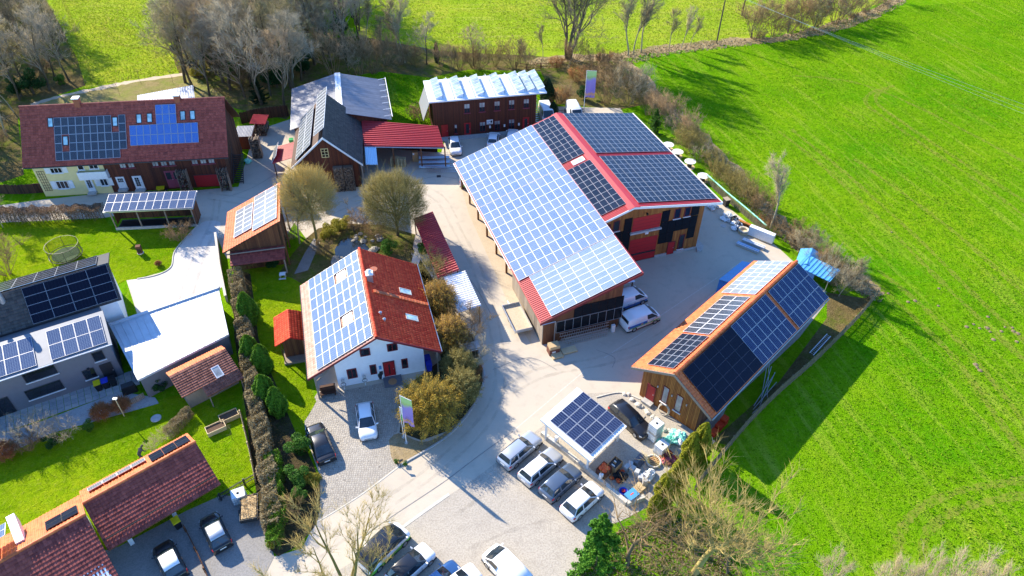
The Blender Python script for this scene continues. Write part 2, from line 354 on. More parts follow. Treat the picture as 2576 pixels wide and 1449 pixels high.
sheet('garden_bed', [(735,640),(770,600),(800,575),(860,562),(960,566),(1045,590),(1035,640),(1080,700),(1100,760),(1120,900),(905,620),(770,720),(735,700),(700,690)], 'leaf_litter', .024, 'overgrown garden around the pond')
sheet('garden_bed', [(1035,620),(1062,660),(1140,780),(1190,850),(1214,930),(1213,965),(1195,1010),(1165,1050),(1125,1085),(1060,1108),(1005,1088),(1012,1045),(1006,985),(1110,905),(1085,780),(1045,690)], 'garden_soil', .024, 'shrub bed curving along the white house')
sheet('flag_bed', dense([(978,1108),(1003,1090),(1060,1112),(1110,1096),(1160,1056),(1120,1098),(1060,1136),(1003,1171),(984,1148)],3), 'mulch', .030)
sheet('garden_path', [(740,690),(775,680),(805,610),(790,600),(765,640)], 'drive_gravel', .030)
sheet('garden_path', [(1030,680),(1048,680),(1062,640),(1050,612),(1040,640)], 'pale_drive', .031)
sheet('pond', dense([(842,628),(858,604),(882,600),(915,612),(935,634),(925,655),(880,668),(845,652)],3), 'pond_water', .034)
sheet('sand_strip', dense([(1185,470),(1230,560),(1262,640),(1310,735),(1330,790)],3)+[(1338,870),(1290,790),(1225,640),(1180,540),(1160,470)], 'sand', .016)
sheet('dry_lawn', dense([(60,272),(200,232),(330,206),(460,187),(520,215),(560,262),(300,300),(60,310)],3), 'dry_grass', .008)
sheet('storage_ground', [(1640,985),(1760,920),(1980,780),(2080,760),(2010,850),(1830,1020),(1790,1110),(1620,1010)], 'gravel', .014)
sheet('verge', [(2080,735),(2170,750),(2200,745),(2120,830),(1960,980),(1830,1120),(1790,1110),(1960,960),(2080,800)], 'leaf_litter', .008)
sheet('thicket_floor', [(560,120),(900,90),(1120,130),(1340,140),(1560,160),(1640,260),(1560,275),(1400,262),(1360,180),(1180,175),(1080,195),(960,180),(820,200),(720,300),(600,275),(470,230),(440,160),(420,60)], 'leaf_litter', .005)
sheet('thicket_floor', [(-200,-20),(110,-10),(150,60),(195,150),(215,215),(70,265),(45,300),(60,440),(-60,480),(-300,300)], 'leaf_litter', .0055)
mb = MB(); ribbon(mb, dense([(78,264),(150,243),(250,222),(340,204),(460,187)], 8), 1.3, .012, .4)
tag(mb.build('dirt_path', M['sand'], fix=False), kind='structure')
mb = MB()
ribbon(mb, dense([(1330,158),(1430,146),(1540,144),(1640,126),(1760,114),(1850,104),(1960,98),(2080,72),(2180,40),(2270,-10)], 8), 3.2, .009, .45)
ribbon(mb, dense([(1545,150),(1600,180),(1650,240),(1720,300),(1790,370),(1880,470),(1960,560),(2050,640),(2150,700),(2210,745)], 8), 2.4, .0095, .45)
tag(mb.build('grass_bank', M['bank_grass'], fix=False), 'strip of dry straw coloured grass along the meadow edge', kind='structure')
# wheel tracks pressed into the meadow: paler, thinner grass
t = NT('track_grass'); w = t.coord('World'); nz = t.noise(w, 1.7, 5, .7); t.col(t.mix(t.noise(w, .9, 3), (.24, .30, .02), (.36, .34, .08))); t.fin(.95, 0, .0)
tr = t.n('ShaderNodeBsdfTransparent'); mx = t.n('ShaderNodeMixShader'); t.l(t.ramp(nz, [(.36, (0, 0, 0)), (.85, (1, 1, 1))]), mx.inputs[0]); t.l(tr.outputs[0], mx.inputs[1]); t.l(t.b.outputs[0], mx.inputs[2]); t.l(mx.outputs[0], t.out.inputs[0])
mb = MB(); k = 0
for pts in [[(2250,215),(2190,235),(2180,262),(2230,300),(2330,370),(2450,450),(2600,560)], [(2235,222),(2205,240),(2215,268),(2290,322),(2400,395),(2600,520)],
            [(1960,330),(2060,410),(2160,500),(2280,620),(2400,740),(2600,930)], [(1990,325),(2090,405),(2200,500),(2320,610),(2450,740),(2600,880)],
            [(2150,400),(2290,500),(2420,600),(2600,760)], [(2180,690),(2290,790),(2400,900),(2480,1010),(2600,1180)], [(2210,680),(2320,770),(2440,890),(2520,990),(2600,1090)],
            [(2260,1449),(2262,1360),(2290,1300),(2370,1250),(2460,1225),(2600,1205)], [(2320,1449),(2322,1370),(2350,1320),(2430,1275),(2600,1240)], [(2000,190),(2160,210),(2330,280),(2600,420)],
            [(160,0),(190,80),(215,150),(235,210)], [(255,60),(300,110),(390,130),(440,170)]]:
    ribbon(mb, dense(pts, 10), .75, .012+k*.0006, .35); k += 1
tag(mb.build('wheel_tracks', M['track_grass'], fix=False), kind='structure')
# molehills and bare spots
g = MB()
for x, y in [(2243,584)]+[(1932+a/4, 724.5+b/4) for a, b in [(1410,140),(1480,128),(2215,290),(2070,365),(2000,390),(2205,402),(2130,405),(2385,395),(2460,400),(2350,437),(2470,435),(2235,440),(2515,458),(2270,520),(2505,540),(1715,180),(2090,770),(2105,800),(2135,830),(1720,5),(1210,55)]]:
    p = at(x, y); r = random.uniform(.16, .34); g.lathe((p.x, p.y, -.02), [(r, 0), (r*.8, .05), (r*.35, .10), (.02, .11)], 9)
tag(g.build('molehills', M['mole_soil'], smooth=True, kind='stuff'), 'pale earth molehills dotted over the meadow', 'molehills')
# kerbs and drawn edges
def kerb(name, pts, w, h, mat, label):
    mb = MB(); q = [at(*p) for p in dense(pts, 6)]
    for a, b in zip(q, q[1:]):
        d = (b-a); d.normalize(); n = Vector((-d.y, d.x, 0))*w/2
        mb.hexa([(a-n).to_tuple(), (b-n).to_tuple(), (b+n).to_tuple(), (a+n).to_tuple()], [(v+Vector((0, 0, h))).to_tuple() for v in (a-n, b-n, b+n, a+n)])
    return tag(mb.build(name, M[mat]), label, kind='structure')
kerb('kerb', [(1004,1172),(1060,1140),(1120,1102),(1165,1058),(1196,1014),(1216,966),(1217,930),(1195,850)], .16, .12, 'concrete', 'concrete kerb around the shrub bed')
kerb('kerb', [(1012,1327),(1070,1285),(1130,1243)], .28, .03, 'pale_stone', 'pale edging strip between road and gravel lot')
kerb('kerb', [(800,1312),(905,1247),(1003,1174)], .12, .03, 'pale_stone', 'pale edging strip along the cobbled drive')
kerb('kerb', [(345,702),(395,692),(430,672),(440,632),(480,585),(500,566)], .10, .10, 'pale_stone', 'pale kerb between lawn and driveway')
kerb('kerb', [(1500,1000),(1560,988),(1610,1005)], .12, .10, 'pale_stone', 'pale kerb in front of the timber cabin')
mb = MB()
for a, b in [((1660,795),(1870,655)), ((1655,812),(1520,900)), ((1468,935),(1290,1085)), ((1390,835),(1330,780))]: ribbon(mb, dense([a, b], 6), .10, .0085)
tag(mb.build('pavement_joint', M['pale_stone'], fix=False), kind='structure')
for x, y, lb in [(1820,568,'round pale manhole cover beside the plastic wrapped pallets'), (525,586,'round manhole cover in the driveway near the barn')]:
    p = at(x, y); g = MB(); g.lathe((0, 0, 0), [(.42, 0), (.42, .02), (.3, .025)], 20); r = thing('manhole_cover', lb, 'manhole cover', (p.x, p.y, 0)); g.build('lid', M['concrete'], r)

def tufts(name, label, poly, n, size, mat, seed, avoid=()):
    rng = np.random.default_rng(seed); W_ = np.array([(at(*p).x, at(*p).y) for p in poly]); lo, hi = W_.min(0), W_.max(0); X = rng.uniform(lo, hi, (n*3, 2))
    def inside(P_, Q):
        c = np.zeros(len(P_), bool); j = len(Q)-1
        for i in range(len(Q)):
            a, b = Q[i], Q[j]; m = ((a[1] > P_[:, 1]) != (b[1] > P_[:, 1])) & (P_[:, 0] < (b[0]-a[0])*(P_[:, 1]-a[1])/(b[1]-a[1]+1e-12)+a[0]); c ^= m; j = i
        return c
    k = inside(X, W_)
    for av in avoid: k &= ~inside(X, np.array([(at(*p).x, at(*p).y) for p in av]))
    X = X[k][:n]; n = len(X); cl = .5+.5*np.sin(X[:, 0]*.21+1.3*np.sin(X[:, 1]*.13))*np.sin(X[:, 1]*.17+X[:, 0]*.05); h = size*rng.uniform(.4, 1.2, n)*(.6+.8*cl); a = rng.uniform(0, 6.283, n); l = rng.uniform(.2, .9, n)*h; b = rng.uniform(0, 6.283, n); w = size*rng.uniform(.25, .6, n)
    dx, dy = np.cos(a)*w, np.sin(a)*w; V = np.zeros((n, 3, 3)); V[:, 0] = np.stack([X[:, 0]-dx, X[:, 1]-dy, np.full(n, .0)], 1); V[:, 1] = np.stack([X[:, 0]+dx, X[:, 1]+dy, np.full(n, .0)], 1); V[:, 2] = np.stack([X[:, 0]+np.cos(b)*l, X[:, 1]+np.sin(b)*l, h], 1)
    tag(link(name, np_mesh(name, V.reshape(-1, 3), np.arange(3*n).reshape(-1, 3), M[mat], np.clip(rng.normal(.45, .28, n)+.25*(cl-.5), 0, 1)), None, 'stuff'), label, 'grass')
def m_blade(name, a, b, c):
    t = NT(name); t.col(t.ramp(t.tone(), [(.1, a), (.55, b), (.95, c)])); tl = t.n('ShaderNodeBsdfTranslucent'); t.l(t.ramp(t.tone(), [(.1, a), (.55, b), (.95, c)]), tl.inputs[0]); mx = t.n('ShaderNodeMixShader'); mx.inputs[0].default_value = .4; t.l(t.b.outputs[0], mx.inputs[1]); t.l(tl.outputs[0], mx.inputs[2]); t.l(mx.outputs[0], t.out.inputs[0]); t.fin(.9, 0, 0)
m_blade('blade_meadow', (.075, .25, .003), (.165, .335, .005), (.33, .40, .04)); m_blade('blade_upper', (.18, .27, .015), (.28, .37, .02), (.46, .42, .12)); m_blade('blade_lawn', (.10, .22, .002), (.19, .30, .003), (.32, .34, .04)); m_blade('blade_dry', (.22, .17, .08), (.40, .31, .17), (.52, .43, .26))
tufts('meadow_grass', 'short bright grass blades of the large right meadow', [(1640,150),(1900,115),(2250,20),(2600,-10),(2620,1480),(1500,1480),(1560,1340),(1760,1240),(2210,750),(2150,690),(1880,470),(1700,285)], 110000, .15, 'blade_meadow', 1)
tufts('meadow_grass', 'grass blades of the upper meadow beyond the trees', [(880,-20),(2200,-20),(2050,60),(1800,105),(1560,135),(1120,120),(930,90)], 30000, .22, 'blade_upper', 2); tufts('meadow_grass', 'grass blades of the meadow at the upper left', [(120,-15),(460,-15),(455,180),(330,203),(215,215),(170,110)], 15000, .22, 'blade_upper', 3); tufts('meadow_grass', 'grass blades on the green behind the hall', [(960,185),(1080,195),(1180,178),(1360,180),(1400,262),(1080,320),(985,300)], 9000, .18, 'blade_meadow', 4)
tufts('lawn_grass', 'mown blades of the lawn beside the solar carport', [(-40,562),(265,552),(290,585),(500,565),(440,632),(430,672),(345,702),(318,705),(200,760),(-40,820)], 16000, .09, 'blade_lawn', 5); tufts('lawn_grass', 'mown blades of the lawn behind the tiled garage', [(-60,1120),(200,1070),(440,995),(612,1050),(648,1210),(560,1245),(300,1330),(-60,1500)], 20000, .08, 'blade_lawn', 6); tufts('lawn_grass', 'mown blades of the lawn around the playhouse', [(690,640),(780,690),(768,760),(775,960),(796,1010),(766,1060),(760,1130),(715,1090),(650,850),(640,700)], 9000, .08, 'blade_lawn', 7)
tufts('dry_grass', 'dry straw grass on the bank along the upper meadow edge', dense([(1330,150),(1540,138),(1760,106),(1960,90),(2200,20),(2260,0),(2270,15),(2080,88),(1860,118),(1660,142),(1560,168),(1330,172)], 2), 9000, .35, 'blade_dry', 8); tufts('dry_grass', 'dry straw grass along the hedge beside the right meadow', dense([(1545,140),(1640,215),(1760,330),(1900,480),(2060,630),(2215,735),(2200,760),(2030,655),(1880,520),(1720,350),(1600,230)], 2), 9000, .3, 'blade_dry', 9); tufts('dry_grass', 'dry grass under the bare trees of the lower right corner', [(1440,1490),(1470,1400),(1560,1330),(1680,1290),(1800,1350),(1900,1490)], 7000, .2, 'blade_dry', 10)

t = NT('tyre_mark'); w = t.coord('World'); nz = t.noise(w, .7, 5, .7); t.col((.20, .18, .15)); t.fin(.9, 0, .1); tr = t.n('ShaderNodeBsdfTransparent'); mx = t.n('ShaderNodeMixShader'); t.l(t.math('MULTIPLY', t.ramp(nz, [(.35, (0, 0, 0)), (.8, (1, 1, 1))]), .22), mx.inputs[0]); t.l(tr.outputs[0], mx.inputs[1]); t.l(t.b.outputs[0], mx.inputs[2]); t.l(mx.outputs[0], t.out.inputs[0])
mb = MB()
for i, pts in enumerate([[(720,1440),(900,1300),(1060,1190),(1200,1060),(1245,960),(1230,820),(1190,680),(1130,560)], [(745,1449),(930,1310),(1090,1200),(1225,1075),(1270,960),(1255,820),(1212,680),(1150,560)], [(1260,980),(1350,930),(1500,900),(1640,850),(1760,760),(1900,660)], [(1290,990),(1380,945),(1530,915),(1670,865),(1790,775),(1930,670)], [(1130,560),(1090,500),(1000,470),(880,520),(760,560),(640,520),(520,500)], [(1150,550),(1110,490),(1010,455),(880,500),(760,540),(650,505),(520,485)], [(540,500),(530,560),(500,620),(470,690),(450,760)], [(555,500),(545,560),(520,630),(500,690),(480,760)], [(1140,1300),(1250,1220),(1380,1100)], [(1180,1380),(1300,1330),(1420,1300)]]):
    ribbon(mb, dense(pts, 8), .32, .0165+i*.0007, .4)
tag(mb.build('tyre_marks', M['tyre_mark'], fix=False), kind='structure')
mb = MB()
for i, pts in enumerate([[(1100,640),(1180,700),(1235,790)], [(1290,1085),(1200,1150),(1120,1210),(1000,1290),(880,1370)], [(560,500),(640,470),(720,420)], [(1500,880),(1545,900),(1540,925)], [(1000,470),(1090,445),(1150,450)], [(860,545),(930,500),(960,470)], [(1240,930),(1330,900),(1400,930)]]): ribbon(mb, dense(pts, 8), .05, .025+i*.0005, .4)
tag(mb.build('pavement_cracks', M['drive_gravel'], fix=False), kind='structure')
# ---------------------------------------------------------------- building kit
def root(name, label, cat, fr, group=None):
    a = rad(fr[0]); return thing(name, label, cat, (math.cos(a)*fr[1]+math.sin(a)*fr[2], math.sin(a)*fr[1]-math.cos(a)*fr[2], 0), a, group)
def core(rt, fr, u0, u1, prof, mat, name='wall'):
    """mass of a building: (v,z) outline pushed along u"""
    mb = MB(fr); n = len(prof)
    mb.add([(u0, v, z) for v, z in prof]+[(u1, v, z) for v, z in prof], [tuple(range(n)), tuple(range(2*n-1, n-1, -1))]+[(i, n+i, n+(i+1) % n, (i+1) % n) for i in range(n)])
    return mb.build(name, M[mat], rt)
def boards(rt, fr, A, B, z0, top, mat, n, bw=.2, name='wall_boards', th=.045, skip=()):
    """upright cladding boards from A to B (u,v); n = outward (u,v); top(t) = height"""
    mb = MB(fr); A = Vector((*A, 0)); B = Vector((*B, 0)); L = (B-A).length; d = (B-A)/L; k = max(1, int(L/bw)); w = L/k; N = Vector((*n, 0))
    for i in range(k):
        t0, t1 = i/k, (i+1)/k; zt = [(top(t) if callable(top) else top) for t in (t0, t1)]
        a = A+d*(i*w+.012); b = A+d*((i+1)*w-.012); h = th+random.uniform(-.012, .012); mb.col = random.random()
        mb.hexa([(a.x, a.y, z0), (b.x, b.y, z0), (b.x+N.x*h, b.y+N.y*h, z0), (a.x+N.x*h, a.y+N.y*h, z0)], [(a.x, a.y, zt[0]), (b.x, b.y, zt[1]), (b.x+N.x*h, b.y+N.y*h, zt[1]), (a.x+N.x*h, a.y+N.y*h, zt[0])])
    o = mb.build(name, M[mat], rt); o['kind'] = 'stuff'; return o
class Face:
    """a wall face: points by (s along the wall, z, d outwards)"""
    def __init__(f, fr, kind, c, n): f.fr, f.kind, f.c, f.n = fr, kind, c, n
    def p(f, s, z, d): return (f.c+f.n*d, s, z) if f.kind == 'u' else (s, f.c+f.n*d, z)
    def box(f, mb, s0, s1, z0, z1, d0, d1):
        mb.hexa([f.p(s0, z0, d0), f.p(s1, z0, d0), f.p(s1, z0, d1), f.p(s0, z0, d1)], [f.p(s0, z1, d0), f.p(s1, z1, d0), f.p(s1, z1, d1), f.p(s0, z1, d1)])
def window(rt, fc, s0, s1, z0, z1, frame='white_paint', pane='dark_glass', nx=2, ny=1, fw=.07, sill=None, d=.05, name='window', half=None):
    mb = MB(fc.fr)
    fc.box(mb, s0, s0+fw, z0, z1, d-.03, d+.05); fc.box(mb, s1-fw, s1, z0, z1, d-.03, d+.05); fc.box(mb, s0+fw, s1-fw, z0, z0+fw, d-.03, d+.05); fc.box(mb, s0+fw, s1-fw, z1-fw, z1, d-.03, d+.05)
    for i in range(1, nx): x = s0+(s1-s0)*i/nx; fc.box(mb, x-fw*.4, x+fw*.4, z0+fw, z1-fw, d-.02, d+.045)
    for i in range(1, ny): z = z0+(z1-z0)*i/ny; fc.box(mb, s0+fw, s1-fw, z-fw*.3, z+fw*.3, d-.02, d+.04)
    w = mb.build(name, M[frame], rt)
    g = MB(fc.fr); fc.box(g, s0+fw*.5, s1-fw*.5, z0+fw*.5, z1-fw*.5, d-.04, d+.015); g.build('pane', M[pane], w)
    if half:
        g = MB(fc.fr); zz = z0+(z1-z0)*half[1]; fc.box(g, s0+fw, s1-fw, zz, z1-fw, d+.016, d+.022); g.build('blind', M[half[0]], w)
    if sill:
        g = MB(fc.fr); fc.box(g, s0-.08, s1+.08, z0-.07, z0-.005, 0, d+.16); g.build('sill', M[sill], w)
    return w
def door(rt, fc, s0, s1, z0, z1, mat, frame=None, name='door', d=.05, glass=None, step=None, handle=True):
    mb = MB(fc.fr); fc.box(mb, s0, s1, z0, z1, d-.04, d+.04); o = mb.build(name, M[mat], rt)
    if frame:
        g = MB(fc.fr); fc.box(g, s0-.09, s0, z0, z1+.09, d-.04, d+.06); fc.box(g, s1, s1+.09, z0, z1+.09, d-.04, d+.06); fc.box(g, s0, s1, z1, z1+.09, d-.04, d+.06); g.build('frame', M[frame], o)
    if glass:
        g = MB(fc.fr); nx, ny, a, b, c, e = glass; W_, H_ = s1-s0, z1-z0
        for i in range(nx):
            for j in range(ny):
                x0 = s0+W_*(a+(b-a)*i/nx)+.02; x1 = s0+W_*(a+(b-a)*(i+1)/nx)-.02; y0 = z0+H_*(c+(e-c)*j/ny)+.02; y1 = z0+H_*(c+(e-c)*(j+1)/ny)-.02
                fc.box(g, x0, x1, y0, y1, d+.035, d+.052)
        g.build('pane', M['dark_glass'], o)
    if handle: g = MB(fc.fr); fc.box(g, s1-.14, s1-.05, z0+(z1-z0)*.48, z0+(z1-z0)*.52, d+.04, d+.10); g.build('handle', M['galvanised'], o)
    if step: g = MB(fc.fr); fc.box(g, s0-.15, s1+.15, z0-.25, z0-.01, 0, .7); g.build('step', M[step], rt)
    return o
def slope_uv(u, v, z): return (u, v, z)
def roof_slab(rt, fr, q, t, mat, name='roof'):
    mb = MB(fr); mb.slab(q, t); return mb.build(name, M[mat], rt)
TILE_ME = {}
def tiles(rt, fr, u0, u1, T, B, tw, tl, mat, lift=.03, indiv=None, skip=None):
    """tiled slope between top edge T=(v,z) and bottom edge B; every tile has a roll and a lower lip"""
    L = math.hypot(B[0]-T[0], B[1]-T[1]); nr = max(1, round(L/tl)); nc = max(1, round((u1-u0)/tw)); w = (u1-u0)/nc; l = L/nr
    dv, dz = (B[0]-T[0])/L, (B[1]-T[1])/L; nv, nz = -dz, dv                     # normal in (v,z)
    if nz < 0: nv, nz = -nv, -nz
    if indiv:
        # a tile in its own frame: x along the eave, y up the slope
        vs = []; fs = []; prof = [(0, .0), (.30, .035), (.52, .035), (.70, .0), (1, .0)]
        for y, h in ((-.02, .055), (l*1.02, .01)):
            vs += [(x*w*.985, y, h+k) for x, k in prof]
        vs += [(x*w*.985, -.02, 0) for x, k in prof]
        fs = [(i, i+1, 6+i, 5+i) for i in range(4)] + [(10+i, 11+i, i+1, i) for i in range(4)]
        mes = []
        for k in range(4):
            me = bpy.data.meshes.new('tile'); me.from_pydata(vs, [], fs); me.materials.append(M[mat]); a = me.attributes.new('tone', 'FLOAT', 'FACE'); a.data.foreach_set('value', [k/3]*len(fs)); mes.append(me)
        X = Vector((1, 0, 0)); Y = Vector((0, dv, -dz)); Z = X.cross(Y)
        if Z.z < 0: X = -X; Z = X.cross(Y)
        cells = [(r, c) for r in range(nr) for c in range(nc)]; cells.sort(key=lambda rc: -indiv[1](rc[0]/nr, rc[1]/nc)); pick = cells[:indiv[0]]; rest = cells[indiv[0]:]
        for r, c in pick:
            s = (r+1)*l; uu = u0+(c+(0 if X.x > 0 else 1))*w
            o = link('tile', mes[random.randrange(4)], rt); o.matrix_local = Matrix.Translation((uu-fr[1], fr[2]-(T[0]+dv*s), T[1]+dz*s)) @ Matrix((X, Y, Z)).transposed().to_4x4()
    else: rest = [(r, c) for r in range(nr) for c in range(nc)]
    if not rest: return
    R_ = np.array([r for r, c in rest], float); C_ = np.array([c for r, c in rest], float); n = len(rest)
    if skip is not None:
        keep = np.array([not skip(u0+(c+.5)*w, (r+.5)*l) for r, c in rest]); R_, C_ = R_[keep], C_[keep]; n = len(R_)
    prof = np.array([(0, 0), (.3, .035), (.52, .035), (.72, 0), (1, 0)]); V = np.zeros((n, 15, 3)); jit = RNG.uniform(-.008, .008, n)
    for j in range(5):
        for k, (sy, h) in enumerate(((1.02, lift+.03), (-.04, .004), (1.02, 0))):
            s = (R_+sy)*l; hh = h + (prof[j, 1] if k < 2 else 0) + jit
            V[:, k*5+j, 0] = u0+(C_+prof[j, 0]*.99)*w-fr[1]; V[:, k*5+j, 1] = fr[2]-(T[0]+dv*s+nv*hh); V[:, k*5+j, 2] = T[1]+dz*s+nz*hh
    f = np.array([(i, i+1, 6+i, 5+i) for i in range(4)]+[(10+i, 11+i, i+1, i) for i in range(4)])
    F = (f[None]+15*np.arange(n)[:, None, None]).reshape(-1, 4); tone = np.repeat(np.clip(RNG.normal(.5, .28, n), 0, 1), 8)
    link('roof_tiles', np_mesh('roof_tiles', V.reshape(-1, 3), F, M[mat], tone), rt, 'stuff')
def corrugated(rt, fr, q, pitch, depth, mat, name='roof_sheet', t=.04, box=.5):
    """ribbed sheet: ribs run from edge q0-q1 to edge q3-q2"""
    mb = MB(fr); q = [Vector(p) for p in q]; L = ((q[1]-q[0]).length+(q[2]-q[3]).length)/2; n = max(2, int(L/pitch)); N = (q[1]-q[0]).cross(q[3]-q[0]).normalized()
    if N.z < 0: N = -N
    ts = []
    for i in range(n):
        ts += [((i)/n, 0), ((i+.5-.5*box)/n, 0), ((i+.5-.25*box)/n, depth), ((i+.5+.25*box)/n, depth), ((i+.5+.5*box)/n, 0)]
    ts.append((1, 0)); vs = []
    for s, h in ts: vs += [q[0].lerp(q[1], s)+N*h, q[3].lerp(q[2], s)+N*h]
    k = len(ts); lo = [v-Vector((0, 0, t)) for v in (q[0], q[1], q[2], q[3])]
    mb.add(vs, [(2*i, 2*i+2, 2*i+3, 2*i+1) for i in range(k-1)]); mb.add(lo, [(3, 2, 1, 0)])
    for i in range(len(mb.c)): mb.c[i] = random.random()
    mb.add([q[0], q[1], lo[1], lo[0]], [(0, 1, 2, 3)]); mb.add([q[1], q[2], lo[2], lo[1]], [(0, 1, 2, 3)]); mb.add([q[2], q[3], lo[3], lo[2]], [(0, 1, 2, 3)]); mb.add([q[3], q[0], lo[0], lo[3]], [(0, 1, 2, 3)])
    return mb.build(name, M[mat], rt, fix=False)
PM = {}
def pmesh(w, l, cell, frame, fw=.035, th=.045, split=None):
    key = (round(w, 3), round(l, 3), cell, frame, fw, split)
    if key in PM: return PM[key]
    x0, x1, y0, y1 = -w/2, w/2, -l/2, l/2
    vs = [(x0,y0,0),(x1,y0,0),(x1,y1,0),(x0,y1,0),(x0,y0,th),(x1,y0,th),(x1,y1,th),(x0,y1,th),(x0+fw,y0+fw,th),(x1-fw,y0+fw,th),(x1-fw,y1-fw,th),(x0+fw,y1-fw,th),
          (x0+fw,y0+fw,th-.006),(x1-fw,y0+fw,th-.006),(x1-fw,y1-fw,th-.006),(x0+fw,y1-fw,th-.006)]
    fs = [(0,1,5,4),(1,2,6,5),(2,3,7,6),(3,0,4,7),(4,5,9,8),(5,6,10,9),(6,7,11,10),(7,4,8,11),(3,2,1,0),(12,13,14,15)]
    if split: vs += [(x0+fw,-.022,th-.002),(x1-fw,-.022,th-.002),(x1-fw,.022,th-.002),(x0+fw,.022,th-.002)]; fs.append((16,17,18,19))
    me = bpy.data.meshes.new('solar_panel'); me.from_pydata(vs, [], fs); me.materials.append(M[frame]); me.materials.append(M[cell])
    mi = [0]*9+[1]+([0] if split else []); me.polygons.foreach_set('material_index', mi)
    uv = me.uv_layers.new(name='UVMap'); k = me.polygons[9].loop_start
    for i, c in enumerate(((0, 0), (1, 0), (1, 1), (0, 1))): uv.data[k+i].uv = c
    me.update(); PM[key] = me; return me
def panel_grid(rt, fr, T, B, u0, nu, du, s0, ns, ds, cell, frame='alu_frame', gap=.03, lift=.12, fw=.035, skip=(), name='solar_panel', split=None, extra_gap=0):
    """modules on the slope from top edge T=(v,z) to B: nu along the roof from u0, ns down the slope from s0"""
    L = math.hypot(B[0]-T[0], B[1]-T[1]); dv, dz = (B[0]-T[0])/L, (B[1]-T[1])/L
    Y = Vector((0, dv, -dz)); X = Vector((1, 0, 0)); Z = X.cross(Y)
    if Z.z < 0: X = -X; Z = -Z
    me = pmesh(du-gap, ds-gap, cell, frame, fw, .045, split); R3 = Matrix((X, Y, Z)).transposed().to_4x4()
    for i in range(nu):
        for j in range(ns):
            if (i, j) in skip: continue
            s = s0+(j+.5)*ds; u = u0+(i+.5)*du; p = Vector((u-fr[1], fr[2]-(T[0]+dv*s), T[1]+dz*s))+Z*lift
            o = link(name, me, rt); o.matrix_local = Matrix.Translation(p) @ R3
def skylight(rt, fr, T, B, u0, u1, s0, s1, glass='sky_glass', frame='dark_metal', lift=.10, name='skylight'):
    L = math.hypot(B[0]-T[0], B[1]-T[1]); dv, dz = (B[0]-T[0])/L, (B[1]-T[1])/L; nv, nz = (-dz, dv) if dv > 0 else (dz, -dv)
    def P_(u, s, h): return (u, T[0]+dv*s+nv*h, T[1]+dz*s+nz*h)
    def bx(mb, a, b, c, d, h0, h1): mb.hexa([P_(a, c, h0), P_(b, c, h0), P_(b, d, h0), P_(a, d, h0)], [P_(a, c, h1), P_(b, c, h1), P_(b, d, h1), P_(a, d, h1)])
    mb = MB(fr); w = .09
    bx(mb, u0, u1, s0, s0+w, -.05, lift); bx(mb, u0, u1, s1-w, s1, -.05, lift); bx(mb, u0, u0+w, s0+w, s1-w, -.05, lift); bx(mb, u1-w, u1, s0+w, s1-w, -.05, lift)
    o = mb.build(name, M[frame], rt); g = MB(fr); bx(g, u0+w*.6, u1-w*.6, s0+w*.6, s1-w*.6, lift-.05, lift-.02); g.build('pane', M[glass], o); return o
def gable_roof(rt, fr, u0, u1, L, Mi, R, th, mat):
    """two slabs and a ridge; L, Mi, R = (v,z)"""
    roof_slab(rt, fr, [(u0, L[0], L[1]), (u1, L[0], L[1]), (u1, Mi[0], Mi[1]), (u0, Mi[0], Mi[1])], th, mat)
    roof_slab(rt, fr, [(u0, Mi[0]+.003, Mi[1]), (u1, Mi[0]+.003, Mi[1]), (u1, R[0], R[1]), (u0, R[0], R[1])], th, mat)
def ridge_tiles(rt, fr, u0, u1, v, z, mat, r=.16, step=.38):
    mb = MB(fr); n = int((u1-u0)/step)
    for i in range(n):
        a = u0+(u1-u0)*i/n; b = u0+(u1-u0)*(i+1)/n+.03; mb.col = random.random(); mb.tube((a, v, z-.02), (b, v, z-.02), r*1.08, r*.92, 8)
    mb.build('ridge_cap', M[mat], rt, smooth=False)
def gutter(rt, fr, u0, u1, v, z, mat='galvanised', r=.07): mb = MB(fr); mb.tube((u0, v, z), (u1, v, z), r, r, 6); mb.build('gutter', M[mat], rt)
def post(rt, fr, u, v, z0, z1, mat, w=.14, name='post'): mb = MB(fr); mb.box(u-w/2, u+w/2, v-w/2, v+w/2, z0, z1); mb.col = .5; return mb.build(name, M[mat], rt)
def bar(rt, fr, a, b, r, mat, name='beam', n=5): mb = MB(fr); mb.tube(a, b, r, r, n); return mb.build(name, M[mat], rt)
# ================================================================ warehouse
fr = (109.5, 61.1, 34.0); WL, WM, WR = (21.15, 3.87), (36.4, 9.15), (48.6, 7.25)
wh = root('warehouse', 'large timber warehouse with solar panels over both slopes of its red roof', 'warehouse', fr)
core(wh, fr, 61.05, 84.2, [(24.4, 0), (46.75, 0), (46.75, 7.3), (36.4, 8.9), (24.4, 4.75)], 'dark_wood')
gable_roof(wh, fr, 60.2, 84.95, WL, WM, WR, .16, 'red_metal')
mb = MB(fr)
for sv, (bv, bz) in ((-.75, WL), (.75, WR)):
    k = (bz-WM[1])/abs(bv-WM[0])*.75; mb.slab([(60.15, WM[0], WM[1]+.09), (85.0, WM[0], WM[1]+.09), (85.0, WM[0]+sv, WM[1]+.07+k), (60.15, WM[0]+sv, WM[1]+.07+k)], .05)
mb.build('ridge_cap', M['red_metal'], wh)
for a, b, s, t in [(60.25, 61.3, .8, 4.0), (72.0, 73.6, .8, 3.9)]:
    L = math.hypot(WM[0]-WL[0], WM[1]-WL[1]); f = lambda q: (WM[0]-(WM[0]-WL[0])*q/L, WM[1]-(WM[1]-WL[1])*q/L+.01)
    (v0, z0), (v1, z1) = f(s), f(t); corrugated(wh, fr, [(a, v0, z0), (b, v0, z0), (b, v1, z1), (a, v1, z1)], .26, .05, 'red_metal', 'roof_sheet', .005)
